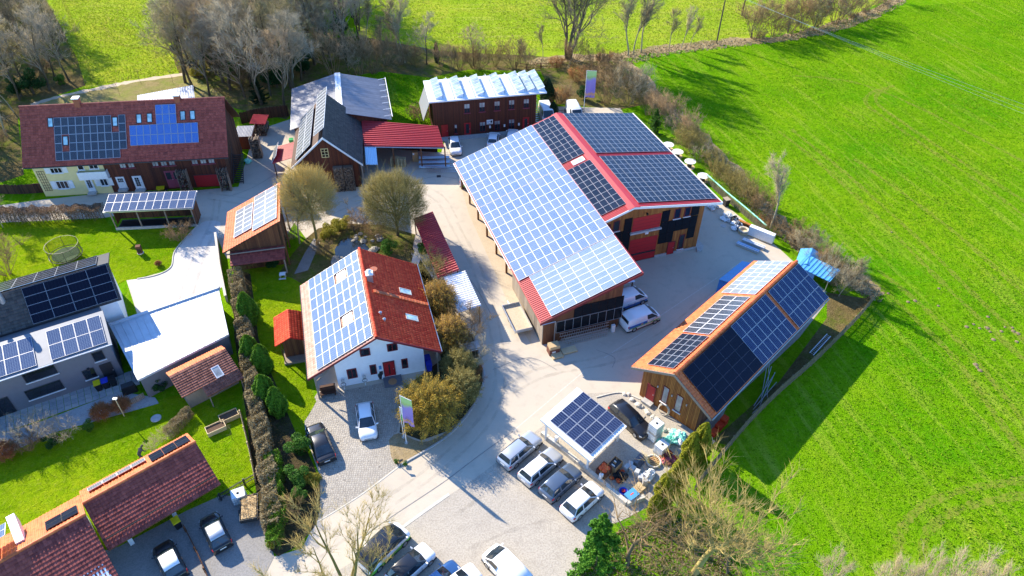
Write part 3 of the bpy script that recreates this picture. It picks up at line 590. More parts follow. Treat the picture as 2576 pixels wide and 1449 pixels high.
for a, b, s, t in [(72.25, 73.05, .8, 12.3), (60.25, 60.95, .8, 12.3)]:
    L = math.hypot(WM[0]-WR[0], WM[1]-WR[1]); f = lambda q: (WM[0]+(WR[0]-WM[0])*q/L, WM[1]-(WM[1]-WR[1])*q/L+.01)
    (v0, z0), (v1, z1) = f(s), f(t); corrugated(wh, fr, [(a, v0, z0), (b, v0, z0), (b, v1, z1), (a, v1, z1)], .26, .05, 'red_metal', 'roof_sheet', .005)
panel_grid(wh, fr, WM, WL, 72.98, 7, 1.69, 3.92, 12, 1.012, 'blue_cells', 'white_frame', .02, .12, .028)
panel_grid(wh, fr, WM, WL, 57.60, 9, 1.70, 3.92, 12, 1.012, 'blue_cells', 'white_frame', .02, .12, .028)
panel_grid(wh, fr, WM, WL, 73.65, 9, 1.21, .55, 4, .83, 'film_cells', 'alu_frame', .03, .13, .012, name='thin_film_panel')
panel_grid(wh, fr, WM, WL, 61.35, 9, 1.17, .55, 4, .83, 'film_cells', 'alu_frame', .03, .13, .012, name='thin_film_panel')
panel_grid(wh, fr, WM, WR, 73.1, 10, 1.16, .85, 7, 1.61, 'film_cells', 'alu_frame', .03, .13, .015, name='thin_film_panel', split=True)
panel_grid(wh, fr, WM, WR, 61.0, 10, 1.12, .85, 7, 1.61, 'film_cells', 'alu_frame', .03, .13, .015, name='thin_film_panel', split=True)
skylight(wh, fr, WM, WL, 72.35, 73.3, 1.0, 2.7, 'sky_glass', 'white_paint')
mb = MB(fr); mb.hexa([(60.16, 21.1, 3.6), (60.22, 21.1, 3.6), (60.22, 36.4, 8.9), (60.16, 36.4, 8.9)], [(60.16, 21.1, 3.9), (60.22, 21.1, 3.9), (60.22, 36.4, 9.2), (60.16, 36.4, 9.2)])
mb.hexa([(60.16, 36.4, 8.9), (60.22, 36.4, 8.9), (60.22, 48.65, 6.98), (60.16, 48.65, 6.98)], [(60.16, 36.4, 9.2), (60.22, 36.4, 9.2), (60.22, 48.65, 7.3), (60.16, 48.65, 7.3)])
mb.hexa([(60.2, 48.6, 7.0), (84.95, 48.6, 7.0), (84.95, 48.72, 7.0), (60.2, 48.72, 7.0)], [(60.2, 48.6, 7.3), (84.95, 48.6, 7.3), (84.95, 48.72, 7.3), (60.2, 48.72, 7.3)]); mb.build('fascia', M['white_paint'], wh)
wf = Face(fr, 'u', 61.05, -1)
boards(wh, fr, (61.05, 32.4), (61.05, 46.8), .38, lambda t: (lambda v: 8.9-(36.4-v)*.346-.1 if v < 36.4 else 8.9-(v-36.4)*.156-.1)(32.4+14.4*t), 'honey_wood', (-1, 0), .22)
boards(wh, fr, (61.05, 46.75), (84.2, 46.75), .38, 7.15, 'honey_wood', (0, 1), .22)
boards(wh, fr, (84.2, 24.4), (84.2, 46.75), .38, lambda t: (lambda v: 8.8-(36.4-v)*.346-.1 if v < 36.4 else 8.8-(v-36.4)*.156-.1)(24.4+22.35*t), 'dark_wood', (1, 0), .22)
mb = MB(fr)
for a, b in ((30.9, 36.9), (40.8, 42.5), (43.5, 46.8)): wf.box(mb, a, b, 0, .36, -.02, .12)
mb.box(61.0, 84.3, 46.7, 46.9, 0, .36); mb.build('plinth', M['concrete'], wh)
for z0, z1, nm in ((.15, 3.62, 'lower'), (4.88, 6.92, 'upper')):
    d_ = door(wh, wf, 36.95, 40.75, z0, z1, 'red_paint', None, 'sectional_door', .05, None, None, False)
    g = MB(fr); n = 6 if nm == 'lower' else 4
    for i in range(1, n): z = z0+(z1-z0)*i/n; wf.box(g, 36.97, 40.73, z-.012, z+.012, .08, .10)
    g.build('panel_joint', M['dark_red_paint'], d_)
    if nm == 'lower': g = MB(fr); wf.box(g, 37.0, 40.7, 1.15, 1.4, .088, .115); g.build('window_strip', M['dark_glass'], d_)
mb = MB(fr); wf.box(mb, 36.7, 40.95, 4.62, 4.86, 0, .35); mb.build('ledge', M['concrete'], wh)
for s0, s1, z0, z1 in [(40.86,41.9,5.52,7.12),(40.86,41.9,3.68,5.46),(41.93,42.93,3.68,5.46),(42.96,43.96,3.68,5.46),(43.99,45.0,3.68,5.46),(45.03,46.05,3.68,5.46),(40.9,41.9,2.12,3.65),(41.93,42.93,2.12,3.65),(44.95,46.05,5.55,6.95),(44.98,46.05,2.05,3.65),(35.8,36.82,5.3,7.1),(34.5,35.65,3.72,5.35),(35.7,36.82,3.72,5.35),(35.9,36.82,2.1,3.68)]:
    g = MB(fr); wf.box(g, s0, s1, z0, z1, .05, .11); g.build('facade_panel', M['facade_black'], wh)
for s0, s1, z0, z1 in [(42.55,43.45,5.6,7.1),(43.98,44.82,5.62,7.0),(34.3,35.2,5.55,7.1),(33.2,34.0,5.5,6.8),(43.98,44.78,.55,2.85)]: window(wh, wf, s0, s1, z0, z1, 'dark_red_paint', 'dark_glass', 1, 1, .09, 'white_paint')
door(wh, wf, 42.55, 43.42, .05, 1.98, 'red_paint', 'dark_red_paint')
mb = MB(fr); mb.prism([(60.2, 46.6), (60.2, 47.3), (61.0, 48.0), (63.5, 48.0), (63.5, 46.9), (61.0, 46.9)], 0, .22); mb.build('light_well', M['concrete'], wh)
mb = MB(fr); wf.box(mb, 38.9, 39.35, 4.1, 4.4, .05, .08); wf.box(mb, 37.15, 37.4, .75, .95, .09, .11); mb.build('notice', M['white_paint'], wh)
mb = MB(fr); mb.tube((60.9, 38.6, 7.45), (60.6, 38.6, 7.35), .09, .13, 8); mb.build('yard_lamp', M['black_plastic'], wh)
for u in (64, 68, 72, 76, 80, 84): post(wh, fr, u, 21.9, 0, 4.0, 'old_wood', .22)
gutter(wh, fr, 60.2, 84.95, 21.08, 3.78, 'galvanised', .08)

# ================================================================ shed at the front of the warehouse
fr = (109.5, 50.9, 26.0); zz = lambda v: WL[1]+(v-WL[0])*.3462
es = root('timber_shed', 'dark timber shed with solar panels on roof and wall joined to the warehouse', 'shed', fr)
core(es, fr, 50.95, 61.0, [(21.7, 0), (30.85, 0), (30.85, 7.0), (21.7, 3.85)], 'dark_wood')
roof_slab(es, fr, [(50.45, 21.15, 3.87), (60.19, 21.15, 3.87), (60.19, 32.7, zz(32.7)), (50.45, 32.7, zz(32.7))], .16, 'red_metal')
corrugated(es, fr, [(50.5, 21.2, zz(21.2)+.01), (57.5, 21.2, zz(21.2)+.01), (57.5, 22.5, zz(22.5)+.01), (50.5, 22.5, zz(22.5)+.01)], .28, .06, 'red_metal', 'roof_sheet', .005)
panel_grid(es, fr, WM, WL, 50.55, 8, .868, 4.0, 7, 1.54, 'haze_blue_cells', 'white_frame', .02, .12, .024)
mb = MB(fr); mb.hexa([(50.38, 21.1, 3.55), (50.45, 21.1, 3.55), (50.45, 32.75, zz(32.75)-.3), (50.38, 32.75, zz(32.75)-.3)], [(50.38, 21.1, 3.9), (50.45, 21.1, 3.9), (50.45, 32.75, zz(32.75)+.05), (50.38, 32.75, zz(32.75)+.05)])
mb.hexa([(50.4, 32.7, zz(32.7)-.25), (60.19, 32.7, zz(32.7)-.25), (60.19, 32.78, zz(32.7)-.25), (50.4, 32.78, zz(32.7)-.25)], [(50.4, 32.7, zz(32.7)+.05), (60.19, 32.7, zz(32.7)+.05), (60.19, 32.78, zz(32.7)+.05), (50.4, 32.78, zz(32.7)+.05)]); mb.build('fascia', M['dark_red_paint'], es)
ef = Face(fr, 'u', 50.95, -1)
boards(es, fr, (50.95, 21.7), (50.95, 30.85), .0, lambda t: zz(21.7+9.15*t)-.3, 'old_wood', (-1, 0), .2)
boards(es, fr, (50.95, 30.85), (61.0, 30.85), .0, 6.9, 'old_wood', (0, 1), .2)
boards(es, fr, (50.95, 21.7), (61.0, 21.7), .0, 3.7, 'grey_wood', (0, -1), .8, th=.07)
for i in range(8): g = MB(fr); ef.box(g, 23.25+i*.99, 24.2+i*.99, 1.45, 3.02, .06, .11); g.build('facade_panel', M['facade_black'], es)
for i in range(6): g = MB(fr); ef.box(g, 25.2+i*.99, 26.15+i*.99, 3.12, 4.72, .06, .11); g.build('facade_panel', M['facade_black'], es)
mb = MB(fr)
for z in (3.06, 1.42): ef.box(mb, 23.2, 31.15, z-.025, z+.025, .05, .13)
for i in range(9): ef.box(mb, 23.2+i*.99-.02, 23.2+i*.99+.03, 1.42, 3.06, .05, .125)
mb.build('panel_rail', M['galvanised'], es)
mb = MB(fr); mb.tube((50.5, 21.3, 3.5), (50.75, 23.0, 3.3), .06, .06, 6); mb.tube((50.75, 23.0, 3.3), (50.75, 23.0, 0), .06, .06, 6); mb.build('downpipe', M['galvanised'], es)
mb = MB(fr); ef.box(mb, 30.4, 30.75, 1.6, 1.9, .06, .09); mb.build('notice', M['white_paint'], es)

# ================================================================ blue tin carport behind the shed
fr = (109.5, 56, 32); tc = root('tin_carport', 'small carport with pale blue corrugated roof beside the timber shed', 'carport', fr)
corrugated(tc, fr, [(54.7, 30.9, 3.1), (59.6, 30.9, 3.1), (59.6, 34.6, 2.7), (54.7, 34.6, 2.7)], .25, .05, 'pale_blue_metal', 'roof')
for u in (54.9, 59.4): post(tc, fr, u, 34.4, 0, 2.68, 'dark_wood', .12)

# ================================================================ white house
fr = (106.15, 51.7, 0.0); L_, M_, R_ = (-6.14, 3.62), (.95, 7.53), (7.11, 3.95)
ho = root('white_house', 'white plastered house with red window frames and solar panels on its left roof slope', 'house', fr)
core(ho, fr, 51.7, 64.0, [(-3.57, 0), (5.5, 0), (5.5, 4.6), (.95, 7.25), (-3.57, 4.8)], 'white_plaster')
gable_roof(ho, fr, 50.2, 64.77, L_, M_, R_, .14, 'terracotta')
tiles(ho, fr, 50.2, 64.77, M_, R_, .30, .36, 'red_tile'); tiles(ho, fr, 50.2, 64.77, M_, L_, .30, .36, 'sunlit_red_tile')  # left slope: same roof tile, the sun's glare put into a paler colour
ridge_tiles(ho, fr, 50.2, 64.77, M_[0], M_[1]+.06, 'red_tile')
sk = {(1, 3), (1, 4), (5, 3), (5, 4)}
panel_grid(ho, fr, M_, L_, 50.45, 8, 1.76, .25, 8, .83, 'white_house_cells', 'alu_frame', .02, .16, .016, skip={(i, j) for i in (2, 6) for j in (2, 3)})
for u in (54.0, 61.05): skylight(ho, fr, M_, L_, u+.15, u+1.5, 2.15, 3.2, 'white_paint', 'aluminium', .16)
for u in (54.1, 58.4): skylight(ho, fr, M_, R_, u, u+.85, 3.9, 5.3, 'sky_glass', 'pale_stone', .12)
f = lambda s: (M_[0]+(R_[0]-M_[0])*s/7.13, M_[1]-(M_[1]-R_[1])*s/7.13)
for i in range(18):
    s = .7+i*.36; v, z = f(s); g = MB(fr); g.col = random.random(); g.hexa([(57.2, v, z), (57.65, v, z), (57.65, v+.28, z-.16), (57.2, v+.28, z-.16)], [(57.2, v, z+.16), (57.65, v, z+.16), (57.65, v+.3, z+.06), (57.2, v+.3, z+.06)]); g.build('roof_step', M['orange_tile'], ho)
mb = MB(fr); mb.box(58.9, 59.5, 1.15, 1.75, 6.6, 8.25); ch = mb.build('chimney', M['galvanised'], ho); mb = MB(fr); mb.box(58.8, 59.6, 1.05, 1.85, 8.25, 8.35); mb.lathe((59.2, 1.45, 8.35), [(.2, 0), (.2, .25), (.28, .3), (.05, .45)], 10); mb.build('chimney_cap', M['white_paint'], ch)
mb = MB(fr); mb.tube((60.3, 2.0, 6.8), (60.3, 2.0, 8.1), .03, .03, 5); d_ = mb.build('antenna_mast', M['galvanised'], ho)
mb = MB(fr); mb.lathe((60.1, 2.0, 7.9), [(.02, 0), (.3, .06), (.42, .16)], 14); mb.build('dish', M['terracotta'], d_)
for u, s in ((53.9, 1.0), (53.0, 1.3)):
    v, z = f(s); mb = MB(fr); mb.lathe((u, v, z), [(.12, 0), (.1, .3), (.18, .34), (.05, .45)], 8); mb.build('vent', M['galvanised'], ho)
hf = Face(fr, 'u', 51.7, -1)
for s0, s1, z0, z1, nx in [(-2.5,-1.5,1.0,2.38,2),(-.17,.5,1.0,2.38,1),(3.1,3.75,1.0,2.38,1),(-.87,.16,3.86,4.9,1),(1.87,2.92,3.86,4.9,2)]: window(ho, hf, s0, s1, z0, z1, 'dark_red_paint', 'dark_glass', nx, 1, .11, None, .03)
door(ho, hf, 1.27, 2.3, .3, 2.35, 'red_paint', 'dark_red_paint', glass=(1, 1, .42, .6, .15, .85))
mb = MB(fr); hf.box(mb, .75, 1.02, 1.5, 2.02, .01, .04); mb.build('notice', M['light_blue_sheet'], ho)
mb = MB(fr); hf.box(mb, .72, 1.08, .75, 1.18, .01, .12); mb.build('letter_box', M['dark_metal'], ho)
mb = MB(fr); mb.box(50.3, 51.7, 1.0, 2.9, 0, .16); mb.build('door_step', M['grey_plaster'], ho)
mb = MB(fr); mb.lathe((50.9, 1.9, .16), [(.45, 0), (.45, .02)], 16); mb.build('door_mat', M['cardboard'], ho)
for v in (-5.6,): 
    for u in (50.7, 54.5, 58.5, 62.5): post(ho, fr, u, v, 0, 3.75, 'grey_wood', .18)
    bar(ho, fr, (51.4, -5.5, 1.9), (51.4, -3.7, 3.6), .07, 'grey_wood', 'brace')
for u in (50.8, 55, 60): post(ho, fr, u, 6.75, 0, 3.9, 'grey_wood', .16)
mb = MB(fr); mb.box(50.15, 50.2, -6.2, -6.19, 3.4, 3.6)
mb.hexa([(50.12, -6.2, 3.42), (50.2, -6.2, 3.42), (50.2, .95, 7.38), (50.12, .95, 7.38)], [(50.12, -6.2, 3.7), (50.2, -6.2, 3.7), (50.2, .95, 7.62), (50.12, .95, 7.62)]); mb.hexa([(50.12, .95, 7.38), (50.2, .95, 7.38), (50.2, 7.15, 3.75), (50.12, 7.15, 3.75)], [(50.12, .95, 7.62), (50.2, .95, 7.62), (50.2, 7.15, 4.0), (50.12, 7.15, 4.0)]); mb.build('verge_board', M['dark_red_paint'], ho)
gutter(ho, fr, 50.2, 64.77, 7.2, 3.9, 'galvanised'); gutter(ho, fr, 50.2, 64.77, -6.22, 3.55, 'dark_metal')
mb = MB(fr); mb.box(51.2, 51.5, -5.4, -3.9, 0, .95); mb.box(51.2, 51.5, -5.4, -3.9, .95, 1.0); mb.build('railing', M['dark_wood'], ho)

# ================================================================ timber cabin with orange roof (right)
fr = (46.17, 43.9, -20.2); L_, M_, R_ = (-24.87, 3.9), (-20.2, 6.45), (-15.6, 3.87)
wb = root('timber_cabin', 'long honey coloured timber building with orange tiled roof and many solar panels', 'building', fr)
core(wb, fr, 43.95, 66.6, [(-23.75, 0), (-17.1, 0), (-17.1, 4.5), (-20.2, 6.2), (-23.75, 4.3)], 'old_wood')
gable_roof(wb, fr, 43.33, 67.26, L_, M_, R_, .14, 'old_wood')
tiles(wb, fr, 43.33, 67.26, M_, L_, .30, .36, 'orange_tile'); tiles(wb, fr, 43.33, 67.26, M_, R_, .30, .36, 'orange_tile'); ridge_tiles(wb, fr, 43.33, 67.26, M_[0], M_[1]+.08, 'orange_tile', .2)
panel_grid(wb, fr, M_, R_, 44.15, 5, 1.72, .30, 5, .98, 'black_cells', 'rail_frame', .03, .14, .012)
panel_grid(wb, fr, M_, R_, 52.75, 7, 1.0, .25, 3, 1.66, 'navy_cells', 'alu_frame', .035, .14, .025)
panel_grid(wb, fr, M_, R_, 60.3, 7, .98, .25, 3, 1.66, 'navy_cells', 'alu_frame', .035, .14, .025)
panel_grid(wb, fr, M_, L_, 43.95, 6, 1.02, .55, 4, .80, 'film_cells', 'alu_frame', .03, .14, .02)
panel_grid(wb, fr, M_, L_, 50.4, 8, 1.0, .7, 2, 1.62, 'dot_cells', 'white_frame', .03, .14, .03)
panel_grid(wb, fr, M_, L_, 59.0, 8, 1.0, .45, 4, 1.05, 'pale_cells', 'white_frame', .03, .14, .03)
bf = Face(fr, 'u', 43.95, -1)
boards(wb, fr, (43.95, -23.75), (43.95, -17.1), .1, lambda t: (lambda v: 6.2-abs(v+20.2)*.545-.05)(-23.75+6.65*t), 'honey_wood', (-1, 0), .16)
boards(wb, fr, (43.95, -23.75), (66.6, -23.75), .1, 4.2, 'honey_wood', (0, -1), .16); boards(wb, fr, (43.95, -17.1), (66.6, -17.1), .1, 4.4, 'old_wood', (0, 1), .16)
door(wb, bf, -22.95, -22.1, .35, 2.42, 'red_paint', 'dark_red_paint', step='concrete')
for a, b in ((-21.27, -20.58), (-19.73, -18.98)): window(wb, bf, a, b, 1.25, 3.55, 'dark_red_paint', 'curtain_glass', 1, 1, .07, 'white_paint')
for s in (-21.88, -20.21, -18.51): g = MB(fr); bf.box(g, s-.05, s+.05, 2.8, 3.0, .04, .14); g.build('wall_lamp', M['lamp_grey'], wb)
mb = MB(fr)
for sg, (ev, ez) in ((1, L_), (1, R_)): mb.hexa([(43.25, ev, ez-.3), (43.33, ev, ez-.3), (43.33, M_[0], M_[1]-.3), (43.25, M_[0], M_[1]-.3)], [(43.25, ev, ez), (43.33, ev, ez), (43.33, M_[0], M_[1]), (43.25, M_[0], M_[1])])
mb.build('verge_board', M['grey_wood'], wb); gutter(wb, fr, 43.33, 67.26, -15.5, 3.75)

# ================================================================ yellow and brown farmhouse (left)
fr = (7.59, -41.5, -96.0); L_, M_, R_ = (-101.2, 5.8), (-96.04, 11.2), (-90.4, 5.07)
yh = root('farmhouse', 'long farmhouse with maroon tiled roof, one end yellow plaster and the rest brown boards', 'farmhouse', fr)
core(yh, fr, -54.1, -28.8, [(-100.6, 0), (-91.15, 0), (-91.15, 5.6), (-96.04, 10.8), (-100.6, 5.9)], 'brown_red_wood')
mb = MB(fr); mb.box(-54.15, -45.0, -91.2, -91.08, 0, 5.5); mb.build('plaster_wall', M['cream_plaster'], yh)
gable_roof(yh, fr, -54.87, -27.95, L_, M_, R_, .16, 'dark_wood'); tiles(yh, fr, -54.87, -27.95, M_, R_, .32, .40, 'maroon_tile'); tiles(yh, fr, -54.87, -27.95, M_, L_, .32, .40, 'maroon_tile')
ridge_tiles(yh, fr, -54.87, -27.95, M_[0], M_[1]+.06, 'maroon_tile')
panel_grid(yh, fr, M_, R_, -50.5, 10, .93, 1.75, 5, 1.18, 'dot_cells', 'alu_frame', .03, .14, .03, skip={(8, 0), (8, 1), (1, 2), (1, 3), (9, 4)}|{(i, 0) for i in ()})
panel_grid(yh, fr, M_, R_, -40.75, 10, .905, 3.3, 2, 1.40, 'royal_cells', 'alu_frame', .03, .14, .03); panel_grid(yh, fr, M_, R_, -37.2, 3, .905, .6, 2, 1.34, 'royal_cells', 'alu_frame', .03, .14, .03)
for u, s in ((-51.3, 1.7), (-42.95, 2.0), (-39.8, 1.75), (-38.4, 1.7), (-34.0, 1.6), (-32.7, 1.6), (-49.5, 4.3)): skylight(yh, fr, M_, R_, u, u+.72, s, s+1.3, 'sky_glass', 'dark_metal', .14)
yf = Face(fr, 'v', -91.15, 1)
boards(yh, fr, (-44.9, -91.15), (-28.8, -91.15), .25, 5.4, 'brown_red_wood', (0, 1), .2); boards(yh, fr, (-28.8, -100.6), (-28.8, -91.15), .25, lambda t: 10.6-abs(-100.6+9.45*t+96.04)*1.1, 'dark_wood', (1, 0), .2)
yp = Face(fr, 'v', -91.08, 1)
for s0, s1, z0, z1, nx in [(-51.95,-50.42,3.65,4.5,3),(-52.0,-50.45,1.15,2.38,3),(-46.2,-45.22,1.25,2.45,2),(-46.8,-45.6,4.0,4.9,2),(-48.3,-47.5,3.95,4.9,1)]:
    w = window(yh, yp, s0, s1, z0, z1, 'white_paint', 'dark_glass', nx, 1, .07, 'white_paint')
    if z1 < 4.6 and s0 != -48.3:
        for a, b in ((s0-.72, s0-.06), (s1+.06, s1+.68)): g = MB(fr); yp.box(g, a, b, z0-.02, z1+.02, .02, .06); g.build('shutter', M['white_paint'], w)
mb = MB(fr); mb.box(-48.4, -44.6, -91.05, -90.3, 2.72, 2.86); mb.box(-48.4, -44.6, -90.36, -90.3, 2.86, 3.9); mb.box(-48.4, -48.34, -91.05, -90.36, 2.86, 3.9); mb.box(-44.66, -44.6, -91.05, -90.36, 2.86, 3.9); mb.build('balcony', M['white_paint'], yh)
door(yh, yp, -48.1, -47.3, .45, 2.4, 'white_paint', 'white_paint', glass=(2, 4, .15, .85, .3, .95), step='concrete')
door(yh, yf, -43.95, -43.0, .7, 2.4, 'white_paint', 'white_paint', glass=(3, 2, .12, .88, .55, .92), step='concrete'); door(yh, yf, -41.75, -40.7, .45, 2.4, 'white_paint', 'white_paint', glass=(2, 4, .15, .7, .2, .92), step='concrete')
door(yh, yf, -37.4, -36.4, .28, 3.0, 'pink_red_paint', None, 'barn_door', glass=(1, 1, .15, .85, .5, .92)); door(yh, yf, -36.37, -35.35, .28, 3.0, 'pink_red_paint', None, 'barn_door', glass=(1, 1, .15, .85, .5, .92))
door(yh, yf, -33.6, -29.85, .2, 2.05, 'red_paint', 'dark_metal', 'garage_door', handle=False)
for s0 in (-42.85, -41.75, -38.55, -37.4, -36.3, -33.25, -32.1, -31.0): window(yh, yf, s0, s0+.85, 3.85, 4.6, 'dark_red_paint', 'curtain_glass', 2, 1, .06, 'pink_red_paint')
for i in range(4): g = MB(fr); yp.box(g, -53.82+i*.3, -53.78+i*.3, .9, 4.1, .03, .07); g.build('trellis_slat', M['old_wood'], yh)
for i in range(8): g = MB(fr); yp.box(g, -53.82, -52.88, .95+i*.44, .99+i*.44, .07, .1); g.build('trellis_slat', M['old_wood'], yh)
for s in (-35.3, -29.9):
    for k in range(4):
        g = MB(fr); rnd = random.Random(s+k)
        for j in range(26):
            a = rnd.uniform(0, 1.2); z = k*.92+.06+rnd.uniform(0, .78); g.col = rnd.random(); g.tube((s+a, -90.4, z), (s+a, -89.72-rnd.uniform(0, .05), z), .07, .07, 6)
        g.box(s-.06, s, -90.4, -89.6, k*.92, k*.92+.9); g.box(s+1.25, s+1.31, -90.4, -89.6, k*.92, k*.92+.9); g.build('firewood_crate', M['firewood'], yh)
for u, h in ((-47.3, .9), (-34.2, .7)):
    mb = MB(fr); mb.box(u-.35, u+.35, -96.4, -95.7, 10.3, 11.2+h); c_ = mb.build('chimney', M['terracotta'], yh); mb = MB(fr); mb.box(u-.45, u+.45, -96.5, -95.6, 11.2+h, 11.32+h); mb.build('chimney_cap', M['white_paint'], c_)
gutter(yh, fr, -54.87, -27.95, -90.3, 5.0, 'dark_metal')
# outside stair at the right end
mb = MB(fr)
for i in range(14): mb.box(-28.6, -27.2, -91.6-.24*i-.22, -91.6-.24*i, .2+i*.2, .26+i*.2)
for u in (-28.6, -27.2): mb.tube((u, -91.4, .1), (u, -95.1, 3.0), .05, .05, 5); mb.tube((u, -91.4, 1.1), (u, -95.1, 4.0), .03, .03, 5)
mb.build('outside_stair', M['dark_metal'], yh)

# ================================================================ solar roofed carport on the lawn
fr = (5.93, -39.2, -81.5); pc = root('solar_carport', 'low dark shed with a pent roof of solar modules beside the lawn', 'carport', fr)
roof_slab(pc, fr, [(-44.86, -79.98, 3.18), (-33.58, -79.98, 3.18), (-33.58, -83.13, 3.87), (-44.86, -83.13, 3.87)], .14, 'aluminium')
panel_grid(pc, fr, (-83.13, 3.87), (-79.98, 3.18), -44.8, 11, 1.015, .05, 2, 1.56, 'dim_cells', 'alu_frame', .03, .06, .02)
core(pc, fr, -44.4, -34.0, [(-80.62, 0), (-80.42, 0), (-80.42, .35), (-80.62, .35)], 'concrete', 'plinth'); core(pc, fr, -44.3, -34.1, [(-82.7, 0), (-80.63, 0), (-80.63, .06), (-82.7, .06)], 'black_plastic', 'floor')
boards(pc, fr, (-44.4, -82.7), (-34.0, -82.7), .3, 3.6, 'dark_wood', (0, 1), .2); boards(pc, fr, (-44.4, -82.7), (-44.4, -81.4), .3, 3.3, 'old_wood', (-1, 0), .2); boards(pc, fr, (-34.0, -82.7), (-34.0, -80.5), .3, 3.2, 'old_wood', (1, 0), .2)
for u in (-44.3, -41, -37.5, -34.1): post(pc, fr, u, -80.5, .3, 3.1, 'grey_wood', .14)

# ================================================================ barn with pent roof beside the driveway
fr = (103.91, 77.0, -14.0); A_, B_ = (-17.61, 3.52), (-10.34, 7.04)
ml = root('pent_barn', 'small timber barn with steep one sided tile roof carrying pale solar panels', 'barn', fr)
core(ml, fr, 73.6, 80.9, [(-17.0, 0), (-10.9, 0), (-10.9, 6.5), (-17.0, 3.6)], 'dark_wood')
roof_slab(ml, fr, [(72.76, A_[0], A_[1]), (81.5, A_[0], A_[1]), (81.5, B_[0], B_[1]), (72.76, B_[0], B_[1])], .15, 'dark_wood'); tiles(ml, fr, 72.76, 81.5, B_, A_, .30, .36, 'orange_tile')
panel_grid(ml, fr, B_, A_, 73.6, 7, 1.07, .35, 2, 1.72, 'pale_cells', 'white_frame', .03, .16, .03); panel_grid(ml, fr, B_, A_, 74.4, 6, .95, 3.95, 2, 1.28, 'pale_cells', 'white_frame', .03, .16, .03)
boards(ml, fr, (73.6, -17.0), (73.6, -10.9), .1, lambda t: 3.5+2.9*t, 'old_wood', (-1, 0), .2)
for u in (73.4, 77, 81): post(ml, fr, u, -10.5, 0, 6.7, 'old_wood', .2)
bar(ml, fr, (72.9, -17.3, 3.1), (72.9, -10.5, 3.1), .09, 'grey_wood')
q = [(71.6, -17.0, 2.3), (73.5, -17.0, 3.0), (73.5, -10.6, 3.0), (71.6, -10.6, 2.3)]; roof_slab(ml, fr, q, .1, 'dark_wood', 'porch_roof')
mb = MB(fr); n = 22
for i in range(n):
    for j in range(5):
        a = -17.0+6.4*i/n; b = -17.0+6.4*(i+1)/n-.02; u1 = 73.5-j*.38; u0 = u1-.40; zt = lambda u: 2.3+(u-71.6)*.7/1.9; mb.col = random.random()
        mb.hexa([(u0, a, zt(u0)), (u0, b, zt(u0)), (u1, b, zt(u1)), (u1, a, zt(u1))], [(u0, a, zt(u0)+.07), (u0, b, zt(u0)+.07), (u1, b, zt(u1)+.02), (u1, a, zt(u1)+.02)])
o = mb.build('porch_tiles', M['maroon_tile'], ml); o['kind'] = 'stuff'
for v in (-16.8, -10.8): post(ml, fr, 71.8, v, 0, 2.3, 'grey_wood', .16)

# ================================================================ dark slate barn and the grey hall behind it
fr = (99.8, 88.6, -11.0); L_, M_, R_ = (-16.0, 4.2), (-11.0, 8.6), (-6.15, 4.0)
bn = root('slate_barn', 'steep timber barn with dark slate right slope and white solar panels on the left', 'barn', fr)
core(bn, fr, 89.2, 101.6, [(-15.4, 0), (-6.8, 0), (-6.8, 4.4), (-11.0, 8.3), (-15.4, 4.5)], 'dark_wood')
gable_roof(bn, fr, 88.6, 102.04, L_, M_, R_, .15, 'dark_wood'); tiles(bn, fr, 88.6, 102.04, M_, R_, .34, .40, 'slate_tile')
panel_grid(bn, fr, (-11.2, 8.75), L_, 89.0, 12, 1.0, 2.1, 2, 1.62, 'pale_cells', 'white_frame', .03, .16, .03); panel_grid(bn, fr, (-10.55, 9.65), (-12.3, 8.3), 89.2, 12, 1.06, .0, 1, 2.0, 'pale_cells', 'white_frame', .03, .12, .03)
boards(bn, fr, (89.2, -15.4), (89.2, -6.8), .2, lambda t: 8.3-abs(-15.4+8.6*t+11)*.9-.05, 'brown_red_wood', (-1, 0), .2)
nf = Face(fr, 'u', 89.2, -1); window(bn, nf, -11.6, -10.6, 5.2, 6.6, 'cream_plaster', 'dark_glass', 2, 3, .08)
for k, s in enumerate((-10.3, -8.9)):
    for j in range(5):
        g = MB(fr); rnd = random.Random(s*3+j)
        for q in range(20): a = rnd.uniform(0, 1.15); z = j*.78+.05+rnd.uniform(0, .68); g.col = rnd.random(); g.tube((88.45, s+a, z), (88.2+rnd.uniform(-.05, .05), s+a, z), .08, .08, 6)
        g.box(88.3, 89.0, s-.05, s, j*.78, j*.78+.76); g.box(88.3, 89.0, s+1.22, s+1.27, j*.78, j*.78+.76); g.box(88.42, 89.0, s, s+1.22, j*.78, j*.78+.72); g.build('firewood_crate', M['firewood'], bn)
mb = MB(fr)
for (ev, ez) in (L_, R_): mb.hexa([(88.5, ev, ez-.28), (88.6, ev, ez-.28), (88.6, M_[0], M_[1]-.28), (88.5, M_[0], M_[1]-.28)], [(88.5, ev, ez+.02), (88.6, ev, ez+.02), (88.6, M_[0], M_[1]+.02), (88.5, M_[0], M_[1]+.02)])
mb.build('verge_board', M['white_paint'], bn)
for v in (-6.4,): 
    for u in (88.9, 93): post(bn, fr, u, v, 0, 4, 'grey_wood', .2)
